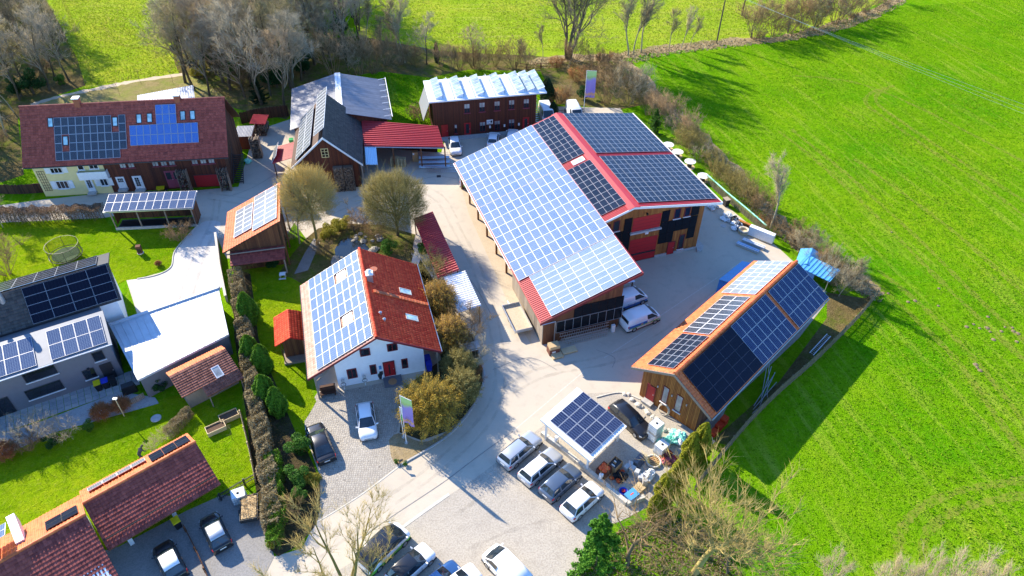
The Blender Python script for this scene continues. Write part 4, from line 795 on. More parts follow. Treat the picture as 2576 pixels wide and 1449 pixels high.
# lean-to at its left with the small collector
fr = (99.8, 95.5, -17.5); ln = root('lean_to', 'small lean-to with red ribbed roof on the left of the slate barn', 'lean-to', fr)
corrugated(ln, fr, [(93.2, -15.9, 3.3), (98.0, -15.9, 3.3), (98.0, -19.2, 2.5), (93.2, -19.2, 2.5)], .3, .05, 'red_metal', 'roof')
for u in (93.4, 97.8): post(ln, fr, u, -19.0, 0, 2.45, 'old_wood', .14)
panel_grid(ln, fr, (-18.4, 3.5), (-19.3, 2.3), 93.6, 1, 4.0, 0, 1, 1.5, 'pale_cells', 'white_frame', .03, .1, .05, name='collector')
fr = (102.73, 107, -4); L_, M_, R_ = (-11.71, 4.3), (-4.05, 6.4), (3.45, 4.5)
hl = root('storage_hall', 'wide hall with weathered grey sheet metal gable roof behind the slate barn', 'hall', fr)
core(hl, fr, 100.9, 114.0, [(-11.1, 0), (2.8, 0), (2.8, 4.4), (-4.05, 6.2), (-11.1, 4.2)], 'dark_wood')
corrugated(hl, fr, [(100.3, L_[0], L_[1]), (114.56, L_[0], L_[1]), (114.56, M_[0], M_[1]), (100.3, M_[0], M_[1])], .3, .04, 'grey_metal', 'roof_left'); corrugated(hl, fr, [(100.3, M_[0], M_[1]), (114.56, M_[0], M_[1]), (114.56, R_[0], R_[1]), (100.3, R_[0], R_[1])], .3, .04, 'grey_metal', 'roof_right')
mb = MB(fr); mb.slab([(100.3, -4.5, 6.42), (114.6, -4.5, 6.42), (114.6, -3.6, 6.42), (100.3, -3.6, 6.42)], .06); mb.build('ridge_cap', M['white_metal'], hl)
mb = MB(fr); mb.tube((100.4, 3.6, 4.95), (114.5, 3.6, 4.95), .06, .06, 6)
for i in range(7): mb.tube((101+i*2.2, 3.6, 4.95), (101+i*2.2, 2.4, 4.85), .05, .05, 5)
mb.build('snow_rail', M['white_paint'], hl); boards(hl, fr, (100.9, -11.1), (100.9, 2.8), .1, lambda t: 6.1-abs(-11.1+13.9*t+4.05)*.27, 'brown_red_wood', (-1, 0), .25)

# ================================================================ red open shed between barn and workshop
def wq(*pts): return [at(*p) for p in pts]
q = wq((909,302,4.4), (1101,317,4.4), (1118,371,3.7), (916,368,3.7)); fo = (q[3]+q[2])/2
rs = thing('open_shed', 'open sided shed with long red ribbed roof sheltering pallets', 'shed', (fo.x, fo.y, 0)); fr = None
lq = [p-Vector((fo.x, fo.y, 0)) for p in q]
corrugated(rs, None, [lq[0], lq[3], lq[2], lq[1]], .45, .12, 'red_metal', 'roof')
def lbox(rt, c, sx, sy, z0, z1, mat, name, rz=0, col=.5):
    mb = MB(); mb.col = col; ca, sa = math.cos(rz), math.sin(rz); P_ = [(c[0]+x*ca-y*sa, c[1]+x*sa+y*ca) for x, y in ((-sx/2, -sy/2), (sx/2, -sy/2), (sx/2, sy/2), (-sx/2, sy/2))]
    mb.prism(P_, z0, z1); return mb.build(name, M[mat], rt)
for t_ in (0, .35, .7, 1): p = lq[3].lerp(lq[2], t_); lbox(rs, (p.x, p.y+.25), .18, .18, 0, 3.65, 'old_wood', 'post')
p = (lq[0]+lq[1])/2; lbox(rs, (p.x, p.y-.2), 11.4, .2, 0, 4.2, 'dark_wood', 'back_wall', math.atan2(lq[1].y-lq[0].y, lq[1].x-lq[0].x)); lbox(rs, (lq[0].x+.2, (lq[0].y+lq[3].y)/2+.6), .2, 4.5, 0, 3.7, 'dark_wood', 'side_wall')
mb = MB(); mb.tube(lq[3]-Vector((0, .05, .1)), lq[2]-Vector((0, .05, .1)), .08, .08, 6); mb.build('gutter', M['galvanised'], rs)
q = wq((917,370,3.6), (946,370,3.6), (950,414,3.1), (920,414,3.1)); fo = q[3]; tr_ = thing('tin_roof', 'little pale blue corrugated roof between the slate barn and the red open shed', 'canopy', (fo.x, fo.y, 0)); lq2 = [p-Vector((fo.x, fo.y, 0)) for p in q]
corrugated(tr_, None, [lq2[0], lq2[1], lq2[2], lq2[3]], .22, .05, 'pale_blue_metal', 'roof'); lbox(tr_, (.1, .2), .14, .14, 0, 3.05, 'grey_wood', 'post'); lbox(tr_, (1.6, .2), .14, .14, 0, 3.05, 'grey_wood', 'post')

# ================================================================ workshop with collector racks
fr = (12.3, 17.5, -105.0); ws = root('workshop', 'two storey brown board building with white flat roof carrying tilted solar collectors', 'building', fr)
core(ws, fr, 9.2, 25.65, [(-109.0, 0), (-101.6, 0), (-101.6, 6.2), (-109.0, 5.95)], 'brown_red_wood')
roof_slab(ws, fr, [(8.63, -100.96, 6.55), (27.21, -100.96, 6.55), (27.21, -109.42, 6.2), (8.63, -109.42, 6.2)], .22, 'white_metal')
corrugated(ws, fr, [(8.8, -101.2, 6.56), (8.8, -109.3, 6.23), (27.1, -109.3, 6.23), (27.1, -101.2, 6.56)], .35, .04, 'white_metal', 'roof_sheet', .004)
boards(ws, fr, (9.2, -101.6), (25.65, -101.6), .1, 6.15, 'brown_red_wood', (0, 1), .18); boards(ws, fr, (25.65, -109), (25.65, -101.6), .1, 6.0, 'brown_red_wood', (1, 0), .18); boards(ws, fr, (9.2, -109), (9.2, -101.6), .1, 6.0, 'brown_red_wood', (-1, 0), .18)
for k in range(11):
    x = 9.7+k*1.62
    if k in (1, 3, 5, 7):
        mb = MB(fr)
        for i in range(3): mb.tube((x, -102+i*-3, 6.7), (x+.9, -102+i*-3, 7.0), .03, .03, 4); mb.tube((x+.9, -102+i*-3, 7.0), (x+1.1, -102+i*-3, 6.65), .03, .03, 4)
        mb.tube((x+.9, -101.8, 7.0), (x+.9, -108.8, 6.8), .03, .03, 4); mb.build('empty_rack', M['white_paint'], ws); continue
    g = MB(fr)
    g.slab([(x, -101.7, 6.75), (x+1.15, -101.7, 7.15), (x+1.15, -108.9, 6.9), (x, -108.9, 6.5)], .09); c_ = g.build('collector', M['collector_glass'], ws)
    for i in range(7):
        v = -101.7-7.2*i/6; z = 6.78-.25*i/6; g = MB(fr); g.hexa([(x-.01, v-.03, z-.02), (x+1.16, v-.03, z+.38), (x+1.16, v+.03, z+.38), (x-.01, v+.03, z-.02)], [(x-.01, v-.03, z+.0), (x+1.16, v-.03, z+.4), (x+1.16, v+.03, z+.4), (x-.01, v+.03, z+.0)]); g.build('frame_bar', M['white_frame'], c_)
    g = MB(fr)
    g.hexa([(x, -101.72, 6.6), (x+1.05, -101.72, 6.6), (x+1.05, -101.68, 6.6), (x, -101.68, 6.6)], [(x, -101.72, 6.74), (x+1.05, -101.72, 7.1), (x+1.05, -101.68, 7.1), (x, -101.68, 6.74)]); g.build('end_plate', M['white_frame'], c_)
kf = Face(fr, 'v', -101.6, 1)
for s0 in (14.05, 16.45, 18.85, 21.2, 23.58): window(ws, kf, s0, s0+.95, 3.88, 5.48, 'dark_red_paint', 'dark_glass', 2, 1, .07, 'pink_red_paint', half=('curtain_glass', .5))
for s0 in (16.45, 18.85, 21.2): window(ws, kf, s0, s0+1.0, .35, 2.15, 'dark_red_paint', 'dark_glass', 2, 1, .08, None, half=('curtain_glass', .62))
window(ws, kf, 12.4, 12.85, .5, 2.1, 'dark_red_paint', 'dark_glass', 1, 1, .06, 'pink_red_paint', half=('curtain_glass', .6))
door(ws, kf, 10.4, 11.3, .1, 2.1, 'red_paint', 'red_paint'); door(ws, kf, 14.05, 14.95, .1, 2.1, 'red_paint', 'red_paint', glass=(1, 1, .2, .8, .1, .95)); door(ws, kf, 23.62, 24.5, .1, 2.15, 'red_paint', 'red_paint', glass=(1, 1, .2, .8, .1, .95))
g = MB(fr); kf.box(g, 17.62, 18.62, 1.6, 2.38, .05, .1); sg = g.build('charging_sign', M['white_paint'], ws)
g = MB(fr); kf.box(g, 17.72, 17.98, 1.95, 2.1, .1, .105); kf.box(g, 18.05, 18.2, 2.02, 2.2, .1, .105); g.mi = 1; kf.box(g, 18.25, 18.52, 1.85, 2.25, .1, .105); kf.box(g, 17.75, 18.5, 1.66, 1.72, .1, .105); g.build('sign_print', [M['light_blue_sheet'], M['dark_metal']], sg)
for s in (18.15, 20.52, 22.9): g = MB(fr); kf.box(g, s-.13, s+.13, .95, 1.35, .05, .2); c_ = g.build('wall_charger', M['white_paint'], ws); g = MB(fr); [g.tube(kf.p(s+.22*math.cos(a), .75+.22*math.sin(a), .12), kf.p(s+.22*math.cos(a+.7), .75+.22*math.sin(a+.7), .12), .03, .03, 4) for a in np.arange(0, 6.2, .7)]; g.build('charging_cable', M['rubber'], c_)
panel_grid(ws, fr, (-108, 5.2), (-102.2, 5.0), 8.2, 1, .05, 0, 1, .05, 'pale_cells', 'white_frame') if 0 else None
g = MB(fr); g.hexa([(7.6, -108.4, 3.0), (7.65, -108.4, 3.0), (7.65, -102.0, 3.0), (7.6, -102.0, 3.0)], [(8.75, -108.4, 5.9), (8.8, -108.4, 5.9), (8.8, -102.0, 5.9), (8.75, -102.0, 5.9)]); g.build('side_collector', M['pale_cells'], ws)
mb = MB(fr)
for i in range(15): mb.box(25.8, 26.6, -102.0-.28*i-.25, -102.0-.28*i, .2+i*.22, .26+i*.22)
for u in (25.8, 26.6): mb.tube((u, -101.8, .1), (u, -106.2, 3.5), .05, .05, 5); mb.tube((u, -101.8, 1.1), (u, -106.2, 4.5), .03, .03, 5)
mb.build('outside_stair', M['galvanised'], ws)
mb = MB(fr); mb.box(9.2, 25.6, -101.5, -100.2, 0, .1); mb.build('plinth_step', M['concrete'], ws)

# ================================================================ long red canopy and its white end
fr = (109.6, 69, 14.5); cn = root('red_canopy', 'long narrow canopy with red ribbed roof along the yard', 'canopy', fr)
corrugated(cn, fr, [(62.84, 13.11, 2.4), (75.55, 13.11, 2.4), (75.55, 15.75, 3.0), (62.84, 15.75, 3.0)], .42, .11, 'red_metal', 'roof')
for u in (63.1, 67.2, 71.3, 75.3): post(cn, fr, u, 15.6, 0, 2.9, 'old_wood', .13); post(cn, fr, u, 13.25, 0, 2.35, 'old_wood', .13)
fr = (109.6, 59.5, 15); cw = root('white_canopy', 'white corrugated roof at the near end of the red canopy', 'canopy', fr)
corrugated(cw, fr, [(56.42, 13.8, 2.35), (62.9, 13.8, 2.35), (62.9, 16.46, 2.65), (56.42, 16.46, 2.65)], .36, .10, 'white_metal', 'roof')
for u in (56.6, 59.6, 62.7): post(cw, fr, u, 16.3, 0, 2.6, 'old_wood', .12); post(cw, fr, u, 13.95, 0, 2.3, 'old_wood', .12)

# ================================================================ open solar carport in the lower yard
fr = (47.21, 35.7, -23.6); sp_ = root('solar_canopy', 'white framed solar canopy tilted over the parking bays', 'carport', fr); A_, B_ = (-26.67, 3.12), (-20.57, 2.41)
panel_grid(sp_, fr, A_, B_, 33.45, 3, 1.66, .75, 5, 1.0, 'navy_cells', 'alu_frame', .035, .1, .03)
mb = MB(fr); zf = lambda v: 3.12+(v+26.67)*(2.41-3.12)/6.1
for u in (33.05, 34.9, 36.7, 38.4): mb.hexa([(u-.08, -26.67, 2.95), (u+.08, -26.67, 2.95), (u+.08, -20.57, 2.24), (u-.08, -20.57, 2.24)], [(u-.08, -26.67, 3.12), (u+.08, -26.67, 3.12), (u+.08, -20.57, 2.41), (u-.08, -20.57, 2.41)])
mb.build('rafter', M['white_paint'], sp_)
corrugated(sp_, fr, [(33.0, -26.67, 3.14), (38.47, -26.67, 3.14), (38.47, -20.57, 2.43), (33.0, -20.57, 2.43)], .3, .03, 'white_metal', 'roof', .02)
for u in (33.4, 38.1): post(sp_, fr, u, -26.2, 0, 3.0, 'white_paint', .16); post(sp_, fr, u, -21.1, 0, 2.4, 'white_paint', .16)

# ================================================================ red playhouse on the lawn
fr = (106.5, 58.8, -7.3); L_, M_, R_ = (-8.95, 2.85), (-7.3, 3.7), (-5.6, 2.85); ph = root('playhouse', 'small red roofed wooden playhouse on the lawn beside the white house', 'playhouse', fr)
core(ph, fr, 57.3, 60.6, [(-8.3, .3), (-6.3, .3), (-6.3, 2.9), (-7.3, 3.5), (-8.3, 2.9)], 'dark_red_paint'); gable_roof(ph, fr, 56.5, 61.1, L_, M_, R_, .08, 'red_paint'); tiles(ph, fr, 56.5, 61.1, M_, L_, .3, .3, 'red_tile', .01); tiles(ph, fr, 56.5, 61.1, M_, R_, .3, .3, 'red_tile', .01)
boards(ph, fr, (57.3, -8.3), (57.3, -6.3), .3, lambda t: 3.4-abs(t-.5)*1.2, 'old_wood', (-1, 0), .14); boards(ph, fr, (57.3, -6.3), (60.6, -6.3), .3, 2.8, 'old_wood', (0, 1), .14)
mb = MB(fr); mb.box(56.3, 60.8, -8.5, -6.1, .0, .3); mb.build('deck', M['grey_wood'], ph)
for v in (-8.4, -6.2): post(ph, fr, 56.6, v, .3, 2.85, 'old_wood', .1)

# ================================================================ grey house (left)
fr = (31.0, -8, -70); L_, M_, R_ = (-78.3, 5.6), (-72.7, 8.0), (-69.3, 5.5)
gh = root('grey_house', 'modern grey house with black solar panels on two roof levels', 'house', fr)
core(gh, fr, -26, -7.4, [(-77.8, 0), (-70.0, 0), (-70.0, 5.7), (-72.7, 7.8), (-77.8, 5.5)], 'white_plaster')
gable_roof(gh, fr, -26.5, -6.85, L_, M_, R_, .2, 'dark_metal'); tiles(gh, fr, -26.5, -6.85, M_, R_, .3, .34, 'slate_tile')
panel_grid(gh, fr, M_, R_, -15.1, 4, 2.0, .15, 4, 1.0, 'black_cells', 'alu_frame', .03, .14, .012); panel_grid(gh, fr, M_, R_, -24.0, 3, 2.0, .15, 4, 1.0, 'black_cells', 'alu_frame', .03, .14, .012); panel_grid(gh, fr, M_, L_, -26, 9, 2.0, .3, 5, 1.0, 'film_cells', 'alu_frame', .03, .14, .012)
mb = MB(fr); mb.tube((-17.0, -72.0, 7.2), (-17.0, -72.0, 9.1), .28, .25, 12); c_ = mb.build('flue', M['aluminium'], gh); mb = MB(fr); mb.tube((-17.0, -72.0, 9.1), (-17.0, -72.0, 9.35), .34, .3, 12); mb.build('flue_cap', M['galvanised'], c_)
mb = MB(fr); mb.lathe((-18.6, -72.3, 8.0), [(.2, 0), (.18, .5), (.28, .55), (.05, .8)], 8); mb.build('vent', M['pale_blue_metal'], gh)
core(gh, fr, -26, -9.1, [(-70.0, 0), (-63.85, 0), (-63.85, 4.9), (-70.0, 5.3)], 'grey_plaster', 'front_wing')
roof_slab(gh, fr, [(-26.5, -63.3, 4.95), (-8.75, -63.3, 4.95), (-8.75, -67.9, 5.75), (-26.5, -67.9, 5.75)], .18, 'dark_zinc', 'wing_roof')
panel_grid(gh, fr, (-67.9, 5.75), (-63.3, 4.95), -14.1, 4, 1.24, .55, 2, 1.95, 'dim_cells', 'aluminium', .03, .08, .02); panel_grid(gh, fr, (-67.9, 5.75), (-63.3, 4.95), -20.5, 4, 1.28, .55, 2, 1.95, 'dim_cells', 'aluminium', .03, .08, .02)
gf = Face(fr, 'v', -63.85, 1)
for s0, s1, z0, z1 in [(-10.9,-9.9,2.9,4.1),(-17.0,-14.2,3.1,4.3),(-12.4,-11.3,1.0,2.3),(-17.6,-14.4,.9,2.2)]: window(gh, gf, s0, s1, z0, z1, 'dark_metal', 'dark_glass', 1, 1, .06, 'white_paint', .01)
door(gh, gf, -10.8, -9.7, .1, 2.3, 'dark_metal'); window(gh, gf, -21.2, -19.0, .1, 2.3, 'dark_metal', 'dark_glass', 2, 1, .08, None, .01)
mb = MB(fr); mb.box(-11.85, -11.65, -63.8, -63.55, 2.3, 2.5); mb.build('wall_lamp', M['dark_metal'], gh)
gutter(gh, fr, -26.5, -8.75, -63.22, 4.9, 'white_paint')
# flat roofed garage beside it
q = [at(277,821,3), at(346,956,3), at(575,841,3), at(550,727,3)]; fo = (q[1]+q[2])/2
fg = thing('flat_garage', 'garage with broad pale zinc standing seam roof between grey house and hedge', 'garage', (fo.x, fo.y, 0)); lq = [p-Vector((fo.x, fo.y, 0)) for p in q]
corrugated(fg, None, [lq[0], lq[3], lq[2], lq[1]], .62, .05, 'zinc', 'roof', .25, .1)
mb = MB(); c0 = (lq[0]+lq[1]+lq[2]+lq[3])/4; mb.prism([(p.x*.96+c0.x*.04, p.y*.96+c0.y*.04) for p in lq], 0, 2.72); mb.build('wall', M['grey_plaster'], fg)
mb = MB(); mb.hexa([(lq[0]+Vector((0, 0, -.3))), lq[3]+Vector((0, 0, -.3)), lq[3]+Vector((.05, .3, -.3)), lq[0]+Vector((-.2, .3, -.3))], [lq[0]+Vector((0, 0, .18)), lq[3]+Vector((0, 0, .18)), lq[3]+Vector((.05, .3, .18)), lq[0]+Vector((-.2, .3, .18))]); mb.build('parapet', M['zinc'], fg)
# tiled tool shed
fr = (42.0, 1.0, -56.0)
fr = (42.0, 0, 0); _t = lambda x, y, z: (lambda p: (p.x*math.cos(rad(42))+p.y*math.sin(rad(42)), p.x*math.sin(rad(42))-p.y*math.cos(rad(42))))(at(x, y, z))
a0 = _t(425, 947, 3.3); a1 = _t(566, 876, 3.3); e0 = _t(456, 1001, 2.3); e1 = _t(606, 878, 2.1); b0 = _t(412, 936, 2.9)
u0, u1, vm, vr = a0[0]-.0, a1[0], a0[1], e0[1]; fr = (42.0, (u0+u1)/2, vm)
ts = root('tool_shed', 'small garden shed with brown tiled roof and skylight beside the hedge', 'shed', fr); zr = 2.3; L_, M_, R_ = (vm-1.2, 2.75), (vm, 3.3), (vr, zr)
core(ts, fr, u0+.4, u1-.3, [(vm-.9, 0), (vr-.4, 0), (vr-.4, 2.3), (vm, 3.0), (vm-.9, 2.6)], 'grey_wood'); gable_roof(ts, fr, u0, u1, L_, M_, R_, .1, 'old_wood')
tiles(ts, fr, u0, u1, M_, R_, .24, .27, 'brown_tile', indiv=(300, lambda r, c: r)); tiles(ts, fr, u0, u1, M_, L_, .24, .3, 'orange_tile')  # far slope orange: sunlight on the brown tile put into its colour
k_ = (zr-3.3)/(vr-vm); X_ = vr+1.1; roof_slab(ts, fr, [(u0+2.0, vr, zr), (u1, vr, zr), (u1, X_, zr+k_*1.1), (u0+2.0, X_, zr+k_*1.1)], .1, 'old_wood', 'porch_roof'); tiles(ts, fr, u0+2.0, u1, (vr, zr), (X_, zr+k_*1.1), .24, .27, 'brown_tile')
skylight(ts, fr, M_, R_, u0+3.6, u0+4.4, 1.3, 2.6, 'curtain_glass', 'white_paint', .13)
for u in (u0+2.2, u1-.3): post(ts, fr, u, X_-.2, 0, zr+k_-.1, 'grey_wood', .1)
# garages at the lower left
fr = (42.0, .2, -46.5); L_, M_, R_ = (-49.98, 2.75), (-47.12, 4.37), (-43.11, 2.43)
ga = root('tiled_garage', 'garage with long maroon tiled roof and orange doors at the lower left', 'garage', fr)
core(ga, fr, -4.5, 4.5, [(-49.5, 0), (-45.4, 0), (-45.4, 3.4), (-47.12, 4.2), (-49.5, 2.9)], 'white_plaster'); gable_roof(ga, fr, -4.55, 4.91, L_, M_, R_, .14, 'old_wood')
tiles(ga, fr, -4.55, 4.91, M_, R_, .27, .34, 'maroon_tile', indiv=(300, lambda r, c: r)); tiles(ga, fr, -4.55, 4.91, M_, L_, .27, .34, 'orange_tile'); ridge_tiles(ga, fr, -4.55, 4.91, M_[0], M_[1]+.05, 'orange_tile', .14)  # far slope's orange is the sunlit look of the maroon tile, painted in
panel_grid(ga, fr, M_, L_, 1.2, 3, 1.15, .6, 2, 1.0, 'film_cells', 'black_frame', .02, .14, .02); panel_grid(ga, fr, M_, L_, -3.9, 4, 1.2, 1.4, 1, .9, 'pale_cells', 'alu_frame', .04, .25, .03)
mb = MB(fr); L = math.hypot(4.01, 1.94); f = lambda s: (M_[0]+4.01*s/L, M_[1]-1.94*s/L)
v, z = f(3.65); mb.tube((-4.5, v, z+.16), (4.8, v, z+.16), .05, .05, 6); mb.build('snow_guard', M['dark_metal'], ga)
qf = Face(fr, 'v', -45.4, 1); door(ga, qf, -2.6, .5, .05, 2.2, 'honey_wood', 'white_paint', 'garage_door', handle=False); post(ga, fr, .75, -44.4, 0, 2.6, 'white_paint', .35, 'pier'); post(ga, fr, -3.0, -44.4, 0, 2.6, 'white_paint', .35, 'pier')
fr = (42.0, -8, -43); L_, M_, R_ = (-49.6, 2.75), (-45.05, 5.4), (-38.5, 2.3)
gl = root('tiled_house', 'tiled house roof filling the lower left corner, beside the garage', 'house', fr); core(gl, fr, -20, -5.0, [(-49.1, 0), (-39.5, 0), (-39.5, 2.9), (-45.05, 5.2), (-49.1, 2.9)], 'white_plaster'); gable_roof(gl, fr, -20, -4.6, L_, M_, R_, .14, 'old_wood')
tiles(gl, fr, -20, -4.6, M_, R_, .27, .34, 'maroon_tile', indiv=(300, lambda r, c: c-abs(r-.3)*.3)); tiles(gl, fr, -20, -4.6, M_, L_, .27, .34, 'orange_tile'); ridge_tiles(gl, fr, -20, -4.6, M_[0], M_[1]+.05, 'orange_tile', .14)  # orange on the far slope paints sunlight onto the same maroon tile
panel_grid(gl, fr, M_, L_, -7.4, 2, 1.2, .9, 2, 1.0, 'film_cells', 'black_frame', .02, .14, .02); panel_grid(gl, fr, (-46.2, 6.3), (-49.6, 4.2), -14.0, 4, 1.1, .0, 2, 1.6, 'white_house_cells', 'white_frame', .05, .15, .03)
mb = MB(fr); mb.box(-9.5, -8.9, -49.4, -46.4, 3.8, 4.9); mb.build('dormer_cheek', M['white_paint'], gl)

# ================================================================ greenhouse roof behind the farmhouse
q = [at(345, 240, 3.0), at(346, 262, 2.6), at(490, 246, 2.6), at(486, 214, 3.0)]; fo = (q[0]+q[2])/2; gr = thing('garden_shed', 'shed with pale grey metal roof behind the farmhouse ridge', 'shed', (fo.x, fo.y, 0)); lq = [p-Vector((fo.x, fo.y, 0)) for p in q]
corrugated(gr, None, [lq[0], lq[3], lq[2], lq[1]], .4, .04, 'zinc', 'roof'); mb = MB(); mb.prism([(p.x*.93, p.y*.93) for p in lq], 0, 2.5); mb.build('wall', M['dark_wood'], gr)
# ---------------------------------------------------------------- vegetation kit
def m_bark(name, a, b, rough=.9):
    t = NT(name); t.col(t.mix(t.math('MULTIPLY', t.math('ADD', t.tone(), t.noise(t.coord('Object'), 1.5, 3)), .5), a, b)); return t.fin(rough, 0, .2)
m_bark('bark_grey', (.105, .085, .045), (.34, .28, .165)); m_bark('bark_brown', (.13, .085, .035), (.36, .25, .12)); m_bark('bark_olive', (.12, .10, .025), (.34, .28, .09)); m_bark('bark_pale', (.25, .21, .12), (.50, .43, .27))
m_bark('bark_lichen', (.24, .18, .05), (.56, .45, .17)); m_bark('bark_rust', (.20, .085, .03), (.40, .21, .08)); m_bark('bark_white', (.30, .24, .14), (.56, .47, .30)); m_bark('bark_dark', (.035, .03, .022), (.12, .10, .075)); m_bark('bark_trunk', (.06, .048, .028), (.18, .145, .085)); m_bark('bark_tan', (.22, .15, .07), (.46, .33, .18))
m_bark('wood_olive', (.17, .145, .055), (.48, .41, .20)); m_bark('wood_grey', (.18, .155, .10), (.50, .44, .31)); m_bark('wood_tan', (.26, .19, .10), (.56, .42, .26))
def m_leaf(name, a, b):
    t = NT(name); t.col(t.mix(t.tone(), a, b)); t.b.inputs['Subsurface Weight'].default_value = 0
    tl = t.n('ShaderNodeBsdfTranslucent'); t.l(t.mix(t.tone(), a, b), tl.inputs[0]); mx = t.n('ShaderNodeMixShader'); mx.inputs[0].default_value = .3; t.l(t.b.outputs[0], mx.inputs[1]); t.l(tl.outputs[0], mx.inputs[2]); t.l(mx.outputs[0], t.out.inputs[0]); return t.fin(.7, 0, .25)
m_leaf('leaf_ochre', (.34, .20, .025), (.60, .38, .07)); m_leaf('leaf_olive', (.22, .19, .05), (.44, .38, .13)); m_leaf('leaf_yellow', (.34, .22, .02), (.58, .40, .06)); m_leaf('leaf_brown', (.13, .08, .045), (.34, .22, .13)); m_leaf('leaf_green', (.03, .10, .012), (.12, .27, .03))
m_leaf('leaf_thuja', (.045, .13, .008), (.17, .33, .015)); m_leaf('leaf_thuja_gold', (.12, .15, .006), (.40, .38, .02)); m_leaf('leaf_spruce', (.045, .16, .010), (.17, .38, .035)); m_leaf('leaf_ivy', (.010, .045, .010), (.035, .12, .025)); m_leaf('leaf_dark', (.012, .03, .010), (.04, .08, .02)); m_leaf('leaf_russet', (.24, .08, .03), (.42, .18, .08)); m_leaf('leaf_hedge', (.16, .125, .06), (.46, .38, .21)); m_leaf('blossom', (.6, .6, .55), (.85, .85, .8)); m_leaf('leaf_moss', (.22, .22, .02), (.42, .36, .05))

def tubes(segs, n):
    """tapered n-sided tubes from rows p0,p1,r0,r1 -> V,F"""
    S = np.asarray(segs, float); p0, p1, r0, r1 = S[:, 0:3], S[:, 3:6], S[:, 6], S[:, 7]; d = p1-p0; d /= np.linalg.norm(d, axis=1, keepdims=True)+1e-9
    h = np.where(np.abs(d[:, 2:3]) < .9, np.array([[0, 0, 1.]]), np.array([[1., 0, 0]])); a = np.cross(d, h); a /= np.linalg.norm(a, axis=1, keepdims=True); b = np.cross(d, a); k = len(S); V = np.zeros((k, 2*n, 3))
    for i in range(n):
        w = 2*math.pi*i/n; e = a*math.cos(w)+b*math.sin(w); V[:, i] = p0+e*r0[:, None]; V[:, n+i] = p1+e*r1[:, None]
    f = np.array([(i, (i+1) % n, n+(i+1) % n, n+i) for i in range(n)]); return V.reshape(-1, 3), (f[None]+2*n*np.arange(k)[:, None, None]).reshape(-1, 4)
def cones(tw, n=3):
    """thin twigs: rows p0,p1,r0 -> V,F (triangles)"""
    S = np.asarray(tw, float); p0, p1, r0 = S[:, 0:3], S[:, 3:6], S[:, 6]; d = p1-p0; d /= np.linalg.norm(d, axis=1, keepdims=True)+1e-9
    h = np.where(np.abs(d[:, 2:3]) < .9, np.array([[0, 0, 1.]]), np.array([[1., 0, 0]])); a = np.cross(d, h); a /= np.linalg.norm(a, axis=1, keepdims=True); b = np.cross(d, a); k = len(S); V = np.zeros((k, n+1, 3))
    for i in range(n): w = 2*math.pi*i/n; V[:, i] = p0+(a*math.cos(w)+b*math.sin(w))*r0[:, None]
    V[:, n] = p1; f = np.array([(i, (i+1) % n, n) for i in range(n)]); return V.reshape(-1, 3), (f[None]+(n+1)*np.arange(k)[:, None, None]).reshape(-1, 3)
def flakes(P, size, rng, out=None, bias=.0):
    """little leaf quads at points P"""
    k = len(P); nrm = rng.normal(size=(k, 3))
    if out is not None: nrm = nrm*(1-bias)+out*bias*1.7
    nrm /= np.linalg.norm(nrm, axis=1, keepdims=True)+1e-9; h = rng.normal(size=(k, 3)); a = np.cross(nrm, h); a /= np.linalg.norm(a, axis=1, keepdims=True)+1e-9; b = np.cross(nrm, a); s = (size*rng.uniform(.6, 1.4, k))[:, None]
    V = np.stack([P-a*s*.5, P+b*s*.28, P+a*s*.5, P-b*s*.28], 1); return V.reshape(-1, 3), np.arange(4*k).reshape(-1, 4)
def joinq(parts):
    V = []; F = []; o = 0
    for v, f in parts:
        if f.shape[1] == 3: f = np.concatenate([f, f[:, 2:3]], 1) if False else f
        V.append(v); F.append(f+o); o += len(v)
    return np.concatenate(V), np.concatenate(F)
def tri(f): return f if f.shape[1] == 3 else np.concatenate([f[:, [0, 1, 2]], f[:, [0, 2, 3]]])

